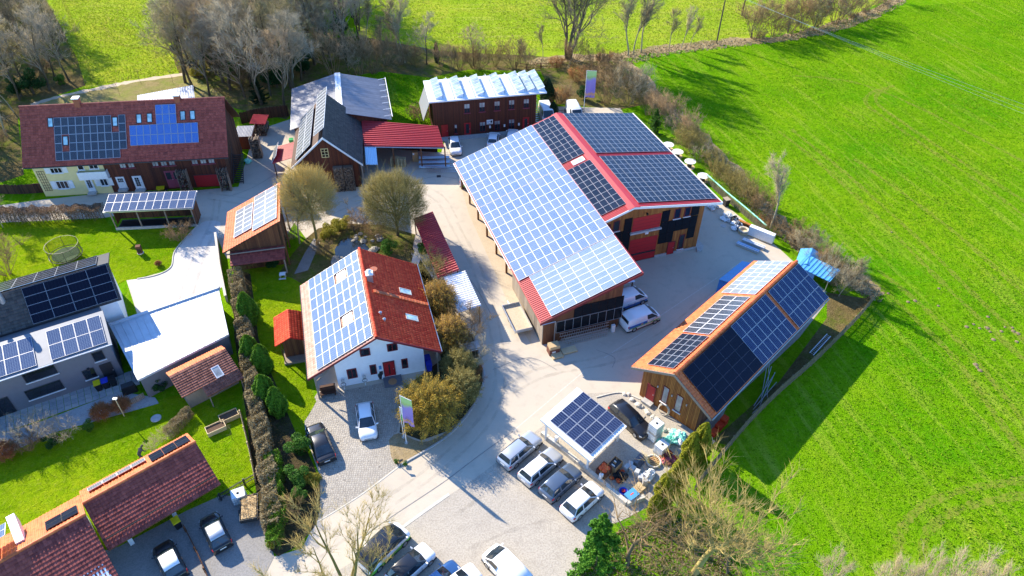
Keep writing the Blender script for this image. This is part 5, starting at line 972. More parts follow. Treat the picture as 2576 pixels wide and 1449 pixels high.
def grow(seed, H, r=.16, stems=1, fork=.25, limbs=7, ang=.7, ratio=.6, up=.12, wob=.16, lev=3, twig=.5, ntwig=5, tr=.009, spread=.1, gnarl=0, top=.95, kids=5, tup=None):
    """bare tree skeleton: (trunk segments, branch segments, twigs)"""
    R = random.Random(seed); TR = []; BR = []; TW = []
    def rv(): return Vector((R.gauss(0, 1), R.gauss(0, 1), R.gauss(0, 1)))
    def side(d, a):
        o = d.cross(rv()); o.normalize() if o.length > 1e-4 else None
        return (d*math.cos(a)+o*math.sin(a)).normalized()
    def branch(p, d, L, r0, lv):
        n = max(2, int(L/(.55 if lv else .8))); st = L/n; rr = r0; nk = kids if lv < lev else 0; pts = []
        for i in range(n):
            d = (d+rv()*wob*(1+gnarl*.6)*(.5 if lv == 0 else 1)+Vector((0, 0, up))).normalized(); q = p+d*st; r1 = r0*(1-.82*(i+1)/n); (TR if lv == 0 else BR).append((*p, *q, rr, max(r1, .006))); pts.append((q, d.copy(), r1, (i+1)/n)); p, rr = q, max(r1, .006)
        if lv < lev:
            m = limbs if lv == 0 else max(2, int(nk*(.6+.8*R.random())))
            for k in range(m):
                t = (fork+(top-fork)*(k+R.random()*.8)/m) if lv == 0 else (.2+.8*(k+R.random())/m); q, dd, r1, _ = pts[min(n-1, int(t*n))]; LL = (L*ratio*(1.15-.75*t) if lv == 0 else L*ratio*(.5+.6*R.random())*(1.2-.6*t))
                branch(q, side(dd, ang*(.75+.5*R.random())), max(LL, .5), max(r1*.62, .010), lv+1)
        if lv >= lev-1:
            for q, dd, r1, t in pts:
                for k in range(ntwig):
                    e = side(dd, .25+.65*R.random()); e = (e+Vector((0, 0, up*1.5 if tup is None else tup))).normalized(); LL = twig*(.5+R.random()); TW.append((*q, *(q+e*LL), tr))
                    if R.random() < .7: s = q+e*LL*R.uniform(.3, .7); e2 = side(e, .6); TW.append((*s, *(s+e2*LL*.6), tr*.7))
    for s in range(stems):
        a = (s+.8*R.random())*6.283/stems; lean = spread*(.4+R.random()); base = Vector((math.cos(a), math.sin(a), 0))*(.15+.25*R.random())*(stems > 1)
        branch(base, Vector((math.cos(a)*lean, math.sin(a)*lean, 1)).normalized(), H*(.75+.3*R.random() if stems > 1 else .9), r*(.7+.4*R.random() if stems > 1 else 1), 0)
    return TR, BR, TW
TPL = {}
def template(key, trunk_mat, crown_mat, bud=None, **k):
    """trunk mesh, crown mesh (limbs, twigs and buds)"""
    TR, BR, TW = grow(**k); rng = np.random.default_rng(k['seed']); v, f = tubes(TR, 7); tm = np_mesh('trunk', v, f, M[trunk_mat], rng.random(len(f)), True)
    parts = []; tone = []
    if BR: v, f = tubes(BR, 4); f = tri(f); parts.append((v, f)); tone.append(rng.random(len(f))*.6)
    mi = []
    v, f = cones(TW); parts.append((v, f)); tone.append(np.repeat(rng.random(len(TW)), 3)); nb = sum(len(x[1]) for x in parts)
    if bud:
        T = np.asarray(TW); m = bud[1]; i = rng.integers(0, len(T), m); t = rng.uniform(.35, 1.05, (m, 1)); Pp = T[i, 0:3]*(1-t)+T[i, 3:6]*t+rng.normal(0, .03, (m, 3)); v, f = flakes(Pp, bud[2], rng); f = tri(f); parts.append((v, f)); tone.append(rng.random(len(f)))
    V, F = joinq(parts); cm = np_mesh('crown', V, F, [M[crown_mat]]+([M[bud[0]]] if bud else []), np.concatenate(tone))
    if bud: a = np.zeros(len(F), dtype=np.int32); a[nb:] = 1; cm.polygons.foreach_set('material_index', a)
    TPL[key] = (tm, cm)
def plant(key, name, label, cat, p, s=1.0, rz=None, group=None, lean=(0, 0), sz=None):
    e = thing(name, label, cat, (p[0], p[1], 0), random.uniform(0, 6.28) if rz is None else rz, group); e.scale = (s, s, sz or s); e.rotation_euler.x, e.rotation_euler.y = lean
    for me, n in zip(TPL[key], ('trunk', 'crown')): link(n, me, e)
    return e
template('big', 'bark_trunk', 'bark_grey', seed=3, H=13, r=0.3, stems=3, fork=.12, limbs=9, ang=.62, ratio=.78, up=.10, lev=3, twig=.8, ntwig=5, tr=0.014, kids=6)
template('slim', 'bark_pale', 'bark_pale', seed=5, H=13, r=.17, fork=.3, limbs=20, ang=.5, ratio=.36, up=.12, lev=2, twig=.8, ntwig=5, tr=0.016, kids=7)
template('slim2', 'bark_pale', 'bark_grey', seed=6, H=12, r=.14, fork=.3, limbs=18, ang=.55, ratio=.38, up=.10, lev=2, twig=.75, ntwig=5, tr=0.016, kids=7)
template('wood1', 'bark_trunk', 'wood_olive', seed=11, H=12, r=.22, fork=.2, limbs=15, ang=.75, ratio=.5, up=.07, lev=3, twig=.7, ntwig=3, tr=0.014, kids=5)
template('wood2', 'bark_trunk', 'wood_grey', seed=12, H=11, r=.2, fork=.2, limbs=15, ang=.7, ratio=.52, up=.08, lev=3, twig=.7, ntwig=3, tr=0.014, kids=5)
template('wood3', 'bark_trunk', 'wood_tan', seed=13, H=10, r=.2, fork=.15, limbs=14, ang=.7, ratio=.55, up=.08, lev=3, twig=.65, ntwig=3, tr=0.014, kids=5)
def crowned(key, H, R, zc, rz, trunk, bark, leaf, nt, nf, fs, seed, tr=.011, r=.15, nl=26):
    """tree with a full rounded crown of fine upright twigs carried by many limbs"""
    rng = np.random.default_rng(seed); z0 = max(.6, zc-rz*.9); seg = [(0, 0, 0, .05, .03, z0*.6, r, r*.85), (.05, .03, z0*.6, .02, -.05, zc-.2*rz, r*.85, r*.5), (.02, -.05, zc-.2*rz, 0, 0, zc+rz*.75, r*.5, .02)]; v, f = tubes(seg, 8); tm = np_mesh('trunk', v, f, M[trunk], rng.random(len(f)), True)
    L = []; tips = []
    for k in range(nl):
        a = 2*math.pi*(k+rng.random())/nl*3.7; e = rng.uniform(.25, 1.25); hs = z0+(zc+.3*rz-z0)*rng.random()*.8; p = np.array([0, 0, hs]); d = np.array([math.cos(a)*math.cos(e), math.sin(a)*math.cos(e), math.sin(e)]); tgt = np.array([0, 0, zc])+d*np.array([R, R, rz])*rng.uniform(.72, .95); mid_ = p+(tgt-p)*.5+np.array([0, 0, -.18*R*math.cos(e)])+rng.normal(0, .12, 3); rr = r*.42
        L.append((*p, *mid_, rr, rr*.6)); L.append((*mid_, *tgt, rr*.6, .012)); tips += [mid_, tgt]
        for m in range(7): b = mid_+(tgt-mid_)*rng.random(); c = b+(rng.normal(0, .5, 3)+d*.6+np.array([0, 0, .4]))*R*.3; L.append((*b, *c, .022, .008))
    d = rng.normal(size=(nt, 3)); d[:, 2] = d[:, 2]*.9+.15; d /= np.linalg.norm(d, axis=1, keepdims=True); lob = 1+.10*np.sin(9*d[:, 0]+3)*np.sin(8*d[:, 1])+.08*np.sin(12*d[:, 2]+5*d[:, 0]); q = lob*(1-np.abs(rng.normal(0, .2, nt))); q = np.clip(q, .2, 1.15); p1 = np.array([0, 0, zc])+d*np.array([R, R, rz])*q[:, None]; ln = rng.uniform(.5, 1.2, nt)[:, None]; dr = d*.75+np.array([0, 0, .55])+rng.normal(0, .22, (nt, 3)); dr /= np.linalg.norm(dr, axis=1, keepdims=True); p0 = p1-dr*ln; ok = p1[:, 2] > z0*.6; p0, p1 = p0[ok], p1[ok]; m = len(p0)
    v1, f1 = tubes(L, 4); v2, f2 = cones(np.concatenate([p0, p1, np.full((m, 1), tr)], 1)); i = rng.integers(0, m, nf); t = rng.uniform(.3, 1.05, (nf, 1)); v3, f3 = flakes(p0[i]*(1-t)+p1[i]*t+rng.normal(0, .03, (nf, 3)), fs, rng)
    V, F = joinq([(v1, tri(f1)), (v2, f2), (v3, tri(f3))]); nb = 2*len(f1)+len(f2); tone = np.concatenate([rng.random(2*len(f1))*.5, np.repeat(rng.random(m), 3), rng.random(2*len(f3))]); cm = np_mesh('crown', V, F, [M[bark], M[leaf]], tone); a = np.zeros(len(F), dtype=np.int32); a[nb:] = 1; cm.polygons.foreach_set('material_index', a); TPL[key] = (tm, cm)
crowned('ochre', 9.6, 3.2, 6.4, 3.3, 'bark_olive', 'bark_lichen', 'leaf_ochre', 9000, 16000, .075, 22); crowned('round', 8.6, 4.0, 4.9, 3.9, 'bark_trunk', 'bark_olive', 'leaf_olive', 13000, 15000, .07, 21, .012, .2, 34)
template('gnarl', 'bark_lichen', 'bark_lichen', seed=31, H=5.2, r=.22, fork=.28, limbs=12, ang=.8, ratio=.95, up=.10, wob=.22, gnarl=1, lev=2, twig=1.0, ntwig=6, tr=.013, kids=6, tup=1.3)
template('gnarl2', 'bark_trunk', 'bark_brown', seed=32, H=5.2, r=.16, fork=.12, limbs=12, ang=.8, ratio=.85, up=.07, wob=.22, gnarl=1, lev=3, twig=.55, ntwig=3, tr=0.01, kids=4)
template('walnut', 'bark_olive', 'bark_lichen', seed=33, H=6.0, r=.13, stems=8, spread=.7, fork=.3, limbs=7, ang=.5, ratio=.45, up=.08, lev=2, twig=.7, ntwig=4, tr=.011, kids=5, tup=.8)
template('shrub1', 'bark_brown', 'bark_brown', seed=41, H=3.2, r=.035, stems=15, spread=.65, fork=.2, limbs=6, ang=.5, ratio=.5, up=.06, lev=2, twig=.42, ntwig=4, tr=0.009, kids=3)
template('shrub2', 'bark_olive', 'bark_olive', ('leaf_olive', 4500, .06), seed=42, H=3.0, r=.03, stems=15, spread=.6, fork=.2, limbs=6, ang=.5, ratio=.5, up=.06, lev=2, twig=.38, ntwig=4, tr=0.008, kids=3)
template('shrub3', 'bark_grey', 'bark_pale', seed=43, H=3.0, r=.03, stems=13, spread=.7, fork=.2, limbs=5, ang=.5, ratio=.5, up=.06, lev=2, twig=.4, ntwig=4, tr=0.008, kids=3)
template('shrub4', 'bark_tan', 'bark_tan', seed=44, H=4.0, r=.035, stems=12, spread=.35, fork=.25, limbs=6, ang=.45, ratio=.4, up=.08, lev=2, twig=.45, ntwig=4, tr=0.009, kids=3)
def p_dome(R, H):
    def f(rng, n):
        d = rng.normal(size=(n, 3)); d[:, 2] = np.abs(d[:, 2])*1.1-.25; d /= np.linalg.norm(d, axis=1, keepdims=True); lob = 1+.13*np.sin(5*d[:, 0]*3+2)+.12*np.sin(6*d[:, 1]*3+4*d[:, 2])+.10*np.sin(17*d[:, 0]+11*d[:, 2])*np.sin(13*d[:, 1]); q = np.clip(1-np.abs(rng.normal(0, .22, n)), .25, 1.1)*lob
        P_ = d*np.array([R, R, H*.55])*q[:, None]+np.array([0, 0, H*.46]); return P_, d
    return f
def dome(key, leaf, bark, R, H, n, size, seed, tw=3000):
    """dense rounded shrub: stems fan out to a skin of twigs and buds"""
    rng = np.random.default_rng(seed); P_, O_ = p_dome(R, H)(rng, n); v, f = flakes(P_, size, rng, O_, .2); i = rng.integers(0, n, tw); p1 = P_[i]+O_[i]*rng.uniform(.0, .45, (tw, 1)); p0 = p1*np.array([.72, .72, .72])+np.array([0, 0, H*.1])+rng.normal(0, .05, (tw, 3)); v2, f2 = cones(np.concatenate([p0, p1, np.full((tw, 1), .013)], 1))
    V, F = joinq([(v, tri(f)), (v2, f2)]); cm = np_mesh('crown', V, F, [M[leaf], M[bark]], rng.random(len(F))); a = np.zeros(len(F), dtype=np.int32); a[len(f)*2:] = 1; cm.polygons.foreach_set('material_index', a)
    ns = 26; an = rng.uniform(0, 6.28, ns); rr = rng.uniform(.3, .85, ns); v, f = tubes(np.stack([.12*np.cos(an), .12*np.sin(an), np.zeros(ns), R*rr*np.cos(an), R*rr*np.sin(an), H*(.85-.4*rr), np.full(ns, .05), np.full(ns, .015)], 1), 5); TPL[key] = (np_mesh('trunk', v, f, M[bark], rng.random(len(f))), cm)
dome('yellow', 'leaf_yellow', 'bark_olive', 2.75, 4.6, 20000, .11, 45, 6000); dome('olive_dome', 'leaf_olive', 'bark_olive', 2.0, 3.6, 9000, .12, 145, 4000); dome('ochre_dome', 'leaf_ochre', 'bark_brown', 2.0, 4.2, 9000, .12, 146, 4500); dome('russet', 'leaf_russet', 'bark_rust', .85, 1.5, 4000, .08, 46, 1500)
template('white', 'bark_tan', 'bark_white', seed=47, H=2.0, r=.025, stems=16, spread=.7, fork=.15, limbs=5, ang=.55, ratio=.45, up=.06, lev=2, twig=.26, ntwig=4, tr=0.006, kids=3)
template('beige', 'bark_pale', 'bark_white', seed=48, H=4.5, r=.05, stems=12, spread=.5, fork=.2, limbs=8, ang=.4, ratio=.4, up=.10, lev=1, twig=.9, ntwig=6, tr=.011, tup=1.4)
template('brush', 'bark_brown', 'bark_brown', ('leaf_brown', 2500, .07), seed=49, H=2.0, r=.025, stems=18, spread=.8, fork=.15, limbs=5, ang=.6, ratio=.5, up=.05, lev=1, twig=.4, ntwig=6, tr=.011)
template('rust_brush', 'bark_rust', 'bark_rust', seed=50, H=1.6, r=.02, stems=24, spread=.8, fork=.15, limbs=5, ang=.6, ratio=.5, up=.05, lev=1, twig=.4, ntwig=6, tr=.011)
template('sapling', 'bark_trunk', 'bark_grey', seed=51, H=2.6, r=.03, fork=.35, limbs=8, ang=.6, ratio=.4, up=.08, lev=1, twig=.3, ntwig=4, tr=.010)
def leafy(key, leaf, pts_fn, n, size, seed, trunk=None, inner=None, bias=.45):
    rng = np.random.default_rng(seed); P_, O_ = pts_fn(rng, n); v, f = flakes(P_, size, rng, O_, bias); cm = np_mesh('crown', v, f, M[leaf], np.clip(rng.normal(.5, .25, len(f)), 0, 1))
    mb = MB(); h = trunk or 1; mb.tube((0, 0, 0), (0, 0, h), .12, .05, 7); tm = mb.mesh('trunk', M['bark_trunk']); TPL[key] = (tm, cm)
def p_column(H, R, pw=.55, lumps=5):
    """pointed column with soft bulges"""
    def f(rng, n):
        t = rng.random(n)**.8; a = rng.uniform(0, 6.283, n); ph = rng.uniform(0, 6.283, lumps)
        r = R*np.sin(np.pi*np.clip(t*.86+.14, 0, 1))**pw*(1-.25*t); r = r*(1+.16*np.sin(3*a+ph[0]+5*t)+.12*np.sin(7*a+ph[1]-9*t)); d = 1-np.abs(rng.normal(0, .12, n)); rr = r*np.clip(d, .2, 1.15)
        P_ = np.stack([rr*np.cos(a), rr*np.sin(a), t*H], 1); O_ = np.stack([np.cos(a), np.sin(a), np.full(n, .7)], 1); return P_, O_
    return f
def p_spruce(H, R):
    def f(rng, n):
        nb = 110; tb = np.sort(rng.random(nb)**.9); ab = rng.uniform(0, 6.283, nb); i = rng.integers(0, nb, n); t = tb[i]; Lb = R*(1-t)**.9*(.8+.35*np.sin(ab[i]*5)) + .12; s = rng.random(n)**.55; a = ab[i]+rng.normal(0, .10, n)*(1.15-s*.55)
        r = Lb*s; z = .25+t*(H-.3)-.10*Lb*s+.18*s**3*Lb+rng.normal(0, .05, n); P_ = np.stack([r*np.cos(a), r*np.sin(a), z], 1); O_ = np.stack([np.cos(a), np.sin(a), np.full(n, 1.)], 1); return P_, O_
    return f
def p_blob(R, H, k=9):
    def f(rng, n):
        c = rng.normal(0, .45, (k, 3))*np.array([R, R, H*.45])+np.array([0, 0, H*.55]); i = rng.integers(0, k, n); d = rng.normal(size=(n, 3)); d /= np.linalg.norm(d, axis=1, keepdims=True); q = (.42*R*(.6+.5*rng.random(k)))[i]*rng.uniform(.7, 1.05, n); P_ = c[i]+d*q[:, None]*np.array([1, 1, .9]); P_[:, 2] = np.abs(P_[:, 2]); return P_, d
    return f
leafy('thuja', 'leaf_thuja', p_column(3.4, .85), 9000, .16, 61, 2.5); leafy('thuja_gold', 'leaf_thuja_gold', p_column(4.2, .75, .6), 9000, .15, 62, 3); leafy('cypress', 'leaf_dark', p_column(4.2, .55, .5), 5000, .18, 63, 3)
leafy('spruce', 'leaf_spruce', p_spruce(7.6, 2.5), 34000, .19, 64, 4.6, bias=.3); leafy('pine', 'leaf_green', p_spruce(4.5, 1.5), 7000, .22, 65, 4, bias=.3); leafy('yew', 'leaf_dark', p_column(4.5, 1.3, .5), 8000, .22, 66, 3); leafy('ivy', 'leaf_ivy', p_blob(1.3, 9, 12), 9000, .25, 67, 9); leafy('green_bush', 'leaf_green', p_blob(.9, 1.2, 8), 3500, .10, 68, .6); leafy('dark_bush', 'leaf_ivy', p_blob(1.1, 1.6, 9), 4500, .13, 69, .8); leafy('moss', 'leaf_moss', p_blob(1.0, .8, 9), 3500, .10, 70, .4); leafy('conifer', 'leaf_dark', p_spruce(9, 3.0), 14000, .35, 71, 8, bias=.3)

# ---------------------------------------------------------------- planting
def inpoly(x, y, P_):
    c = False; j = len(P_)-1
    for i in range(len(P_)):
        if (P_[i][1] > y) != (P_[j][1] > y) and x < (P_[j][0]-P_[i][0])*(y-P_[i][1])/(P_[j][1]-P_[i][1])+P_[i][0]: c = not c
        j = i
    return c
def scatter(poly, n, mind, seed):
    R = random.Random(seed); W_ = [at(*p) for p in poly]; PP = [(p.x, p.y) for p in W_]; xs = [p[0] for p in PP]; ys = [p[1] for p in PP]; out = []; tries = 0
    while len(out) < n and tries < 9000:
        tries += 1; x, y = R.uniform(min(xs), max(xs)), R.uniform(min(ys), max(ys))
        if inpoly(x, y, PP) and all((x-a)**2+(y-b)**2 > mind*mind for a, b in out): out.append((x, y))
    return out
def along(pts, step, jit, seed):
    R = random.Random(seed); q = [at(*p) for p in dense(pts, 8)]; out = []; acc = 0
    for a, b in zip(q, q[1:]):
        L = (b-a).length; acc += L
        while acc > step: acc -= step; t = 1-acc/L; p = a.lerp(b, max(0, min(1, t))); out.append((p.x+R.uniform(-jit, jit), p.y+R.uniform(-jit, jit)))
    return out
R4 = random.Random(44)
for i, p in enumerate(scatter([(455,225),(470,120),(520,40),(600,-15),(860,-15),(905,60),(905,110),(850,165),(790,190),(735,262),(690,272),(640,262),(560,250)], 115, 3.3, 1)):
    plant(R4.choice(['wood1', 'wood2', 'wood2', 'wood3']), 'woodland_tree', 'bare tree in the dense brown wood behind the slate barn', 'tree', p, R4.uniform(.9, 1.45), group='trees of the wood behind the barns')
for i, p in enumerate(scatter([(-160,60),(-60,-15),(60,-15),(105,40),(150,120),(190,205),(70,255),(35,300),(-10,420),(-120,430)], 56, 4.0, 2)):
    plant(R4.choice(['wood1', 'wood2', 'slim2', 'wood2']), 'woodland_tree', 'bare tree in the wood along the upper left edge', 'tree', p, R4.uniform(.8, 1.3), group='trees of the wood at the left edge')
for x, y, k, s in [(880,196,'wood3',.62),(840,190,'shrub4',1.8),(905,188,'shrub4',1.6),(940,185,'shrub1',1.5)]: plant(k, 'brown_shrub', 'broad brown bare shrub beside the grey metal hall roof', 'shrub', at(x, y), s, group='brown shrubs beside the hall')
for x, y, k, s, lb in [(1430,148,'big',1.25,'tallest bare tree, spreading wide in front of the upper meadow'), (1580,139,'slim',1.05,'leftmost of the three slender trees on the grassy bank'), (1592,137,'slim2',1.1,'middle one of the three slender trees on the grassy bank'), (1612,132,'slim',1.0,'rightmost of the three slender trees on the grassy bank'),
     (1683,124,'slim2',.72,'young pale trunk tree, left of the two small ones on the bank'), (1714,121,'slim',.62,'young pale trunk tree, middle of the small ones on the bank'), (1735,115,'slim2',.5,'smallest pale trunk tree near the power pole'), (921,105,'slim2',.75,'slender tree standing alone at the far edge of the upper meadow'), (959,145,'slim2',.62,'thin tree at the left of the meadow row'), (1006,155,'slim',1.0,'tall grey tree, left of the close pair behind the workshop'),
     (1019,158,'slim2',1.0,'tall grey tree, right of the close pair behind the workshop'), (1073,162,'wood2',.75,'round crowned bare tree left of the small dark cypress'), (1191,165,'wood3',.72,'fan shaped bare tree behind the white collector roof'), (1366,143,'slim2',.5,'thin young tree left of the tallest bare tree'), (1310,165,'slim2',.45,'thin bare tree at the corner of the timber rail fence')]:
    plant(k, 'bare_tree', lb, 'tree', at(x, y), s)
plant('cypress', 'cypress', 'small dark cypress among the bare trees behind the workshop', 'tree', at(1099,157), .95)
for p in along([(935,165),(1040,168),(1130,170),(1230,172),(1330,168)], 2.4, 1.2, 5): plant(R4.choice(['shrub4', 'shrub1', 'shrub2', 'shrub4']), 'thicket_shrub', 'bare shrub in the thicket between workshop and upper meadow', 'shrub', p, R4.uniform(.6, 1.3), group='thicket behind the workshop')
for p in along([(1850,102),(1920,98),(2000,85),(2080,62),(2160,35),(2250,2)], 2.6, 1.6, 6): plant(R4.choice(['shrub1', 'wood3', 'brush', 'shrub1', 'wood1']), 'hedgerow_shrub', 'bare shrub in the hedgerow beyond the power pole', 'shrub', p, R4.uniform(.35, .6) if 0 else R4.uniform(.5, .62), group='hedgerow across the meadow')
for p in along([(1850,100),(1890,98),(1940,92),(2060,66),(2160,33)], 4.5, 1.5, 16): plant('shrub1', 'hedgerow_bush', 'big brown bush in the hedgerow beyond the power pole', 'shrub', p, R4.uniform(1.4, 1.9), group='big bushes of the hedgerow')
for p in along([(1560,215),(1600,240),(1640,285),(1690,335),(1740,385),(1800,440),(1850,490),(1900,540)], 1.9, 1.0, 7): plant(R4.choice(['shrub2', 'shrub2', 'shrub3', 'shrub2', 'shrub4']), 'hedge_shrub', 'bare shrub in the hedge between warehouse and meadow', 'shrub', p, R4.uniform(.75, 1.15), group='hedge behind the warehouse')
for p in along([(1900,545),(1960,590),(2030,640),(2100,690),(2170,720)], 1.5, 1.0, 8): plant(R4.choice(['shrub1', 'shrub3', 'brush', 'brush', 'rust_brush']), 'hedge_shrub', 'bare shrub in the hedge between blue shelters and meadow', 'shrub', p, R4.uniform(.6, 1.0), group='hedge behind the blue shelters')
for p in along([(2070,700),(2120,730),(2150,745)], 1.2, .9, 9): plant(R4.choice(['rust_brush', 'shrub3', 'white']), 'hedge_shrub', 'pale bare shrub at the end of the picket fence', 'shrub', p, R4.uniform(.8, 1.3), group='shrubs at the fence end')
plant('slim', 'bare_tree', 'slim pale trunk tree standing above the hedge beside the stored pallets', 'tree', at(1935,585), .85); plant('slim2', 'bare_tree', 'thin leaning tree behind the blue shelters', 'tree', at(2025,640), .38); plant('slim2', 'bare_tree', 'thin tree at the right end of the shrubs by the fence', 'tree', at(2110,745), .5)
plant('shrub3', 'grey_shrub', 'large rounded grey shrub at the corner of the meadow', 'shrub', at(1580,262), 1.75); plant('shrub1', 'brown_shrub', 'tall brown shrub beside the upper flag', 'shrub', at(1525,262), 1.7); plant('pine', 'pine', 'small green pine behind the warehouse', 'tree', at(1644,335), .95)
for x, y, s in [(1375,262,1.05), (1390,300,.7)]: plant('yew', 'yew', 'dark evergreen beside the workshop' if x == 1375 else 'lower dark evergreen beside the parked vans', 'tree', at(x, y), s)
for x, y, k, s, lb in [(1405,262,'rust_brush',1.3,'rust brown shrub right of the dark evergreen'), (1450,205,'rust_brush',1.2,'orange brown shrub behind the upper flag'), (1470,250,'dark_bush',1.2,'dark green shrub beside the upper flag'), (1425,258,'shrub4',.7,'thin bare shrub on the grass behind the vans'), (1062,305,'brush',1.1,'bare bush left of the workshop'), (1040,300,'shrub1',.5,'small bare bush beside the hall')]: plant(k, 'shrub', lb, 'shrub', at(x, y), s)
for x, y in [(1480,190),(1500,175),(1520,165),(1545,185),(1500,215),(1440,165),(1400,170)]: plant(R4.choice(['shrub1', 'rust_brush', 'brush']), 'thicket_shrub', 'bare shrub in the thicket below the tallest tree', 'shrub', at(x, y), R4.uniform(.8, 1.4), group='thicket below the tallest tree')
plant('ivy', 'ivy_tree', 'tree wrapped in dark green ivy at the edge of the wood', 'tree', at(447,140), .95); plant('conifer', 'conifer', 'dark conifer at the lower edge of the wood', 'tree', at(655,258), .62); plant('dark_bush', 'shrub', 'green bush at the foot of the left wood', 'shrub', at(85,235), 2.0)
for x, y in [(228,238),(302,242),(356,212),(436,212)]: plant('sapling', 'fruit_sapling', {228:'leftmost little sapling on the dry lawn behind the farmhouse', 302:'second little sapling from the left behind the farmhouse', 356:'third little sapling behind the farmhouse', 436:'rightmost little sapling behind the farmhouse'}[x], 'sapling', at(x, y), .9, group='saplings behind the farmhouse')
# courtyard and gardens
plant('ochre', 'budding_tree', 'ochre budding tree in front of the slate barn', 'tree', at(799,615), 1.22, .3); plant('slim2', 'bare_tree', 'tall bare tree right of the pent roofed barn', 'tree', at(754,612), .85); plant('round', 'budding_tree', 'broad olive tree beside the red canopy', 'tree', at(1001,592), 1.12, 1.0); plant('sapling', 'bare_tree', 'small bare tree between the two budding trees', 'tree', at(880,562), 1.3)
plant('yellow', 'budding_shrub', 'big round yellow shrub in front of the white house', 'shrub', at(1082,1066), 1.12, 2.0)
for x, y, k, s, lb in [(1105,800,'ochre_dome',1.15,'tall ochre shrub beside the right eave of the white house'), (1135,880,'ochre_dome',1.05,'olive shrub at the near corner of the white house'), (1160,1005,'olive_dome',1.0,'dark olive shrub at the bend of the kerb'), (1085,720,'shrub2',1.1,'olive shrub by the near end of the red canopy'), (1185,850,'shrub1',1.0,'brown shrub beside the white corrugated canopy'), (1195,905,'shrub3',.8,'bare shrub beside the kerb near the stored sheets'), (1155,945,'olive_dome',.9,'brown bush between yellow shrub and kerb'), (1190,960,'rust_brush',.8,'reddish bush at the outer bend of the kerb'),
     (1060,640,'green_bush',1.2,'green bush at the far end of the red canopy'), (985,640,'green_bush',1.5,'bright green bush behind the white house'), (945,600,'brush',.9,'brown bush beside the pond'), (860,575,'moss',1.6,'yellow green bush at the far bank of the pond'), (835,590,'moss',1.5,'mossy bush left of the pond'), (905,575,'brush',1.0,'bare bush behind the pond rocks'), (815,640,'brush',.8,'bare bush between barn path and pond'), (735,600,'white',1.1,'pale bare shrub under the eave of the pent barn'), (690,672,'dark_bush',.8,'dark bush under the porch of the pent barn'), (1000,1165,'green_bush',.35,'little green plant in the flag bed'), (1022,1168,'green_bush',.35,'little green plant beside the lamp in the flag bed')]: plant(k, 'shrub', lb, 'shrub', at(x, y), s)
for x, y, s, lb in [(632,812,1.35,'uppermost thuja of the garden hedge'), (640,915,1.25,'thuja in the middle of the garden hedge, left one'), (668,935,1.2,'thuja in the middle of the garden hedge, right one'), (676,1018,1.3,'lower thuja of the garden hedge, left one'), (704,1040,1.15,'lower thuja of the garden hedge, right one')]: plant('thuja', 'thuja', lb, 'thuja', at(x, y), s)
for x, y, s, lb in [(1728,1168,1.15,'golden thuja left of the pair beside the picket fence'), (1752,1155,1.3,'golden thuja right of the pair beside the picket fence'), (1662,1272,1.2,'golden thuja nearest the parking wall'), (1692,1240,1.25,'golden thuja between the wall and the fence pair'), (1640,1303,.9,'short golden thuja below the parking wall')]: plant('thuja_gold', 'thuja', lb, 'thuja', at(x, y), s)
plant('spruce', 'spruce', 'dense green young spruce beside the gravel lot', 'tree', at(1500,1420), 1.0); plant('gnarl', 'bare_tree', 'lichen yellow bare tree with knotty limbs in the lower right', 'tree', at(1748,1440), 1.6, .4, lean=(0, .06)); plant('gnarl2', 'bare_tree', 'brown twiggy tree between spruce and the knotty tree', 'tree', at(1578,1420), 1.3, 2.0); plant('gnarl2', 'bare_tree', 'low bare tree right of the knotty tree', 'tree', at(1830,1440), .8, 3.0)
plant('walnut', 'bare_tree', 'bare tree spreading over the parked cars at the bottom edge', 'tree', at(878,1500), 1.35, 1.2); plant('slim2', 'bare_tree', 'thin tree at the left end of the hornbeam hedge', 'tree', at(8, 572), .5)
for x, y, s, lb in [(2085,1455,.62,'small pale bare tree near the bottom edge of the meadow'), (2235,1500,.8,'pale bare bush at the bottom edge, leftmost of its row'), (2310,1505,.95,'pale bare bush at the bottom edge, second of its row'), (2400,1510,1.0,'pale bare bush at the bottom edge, third of its row'), (2490,1515,.8,'pale bare bush at the bottom edge, rightmost of its row')]: plant('beige', 'pale_bush', lb, 'shrub', at(x, y), s)
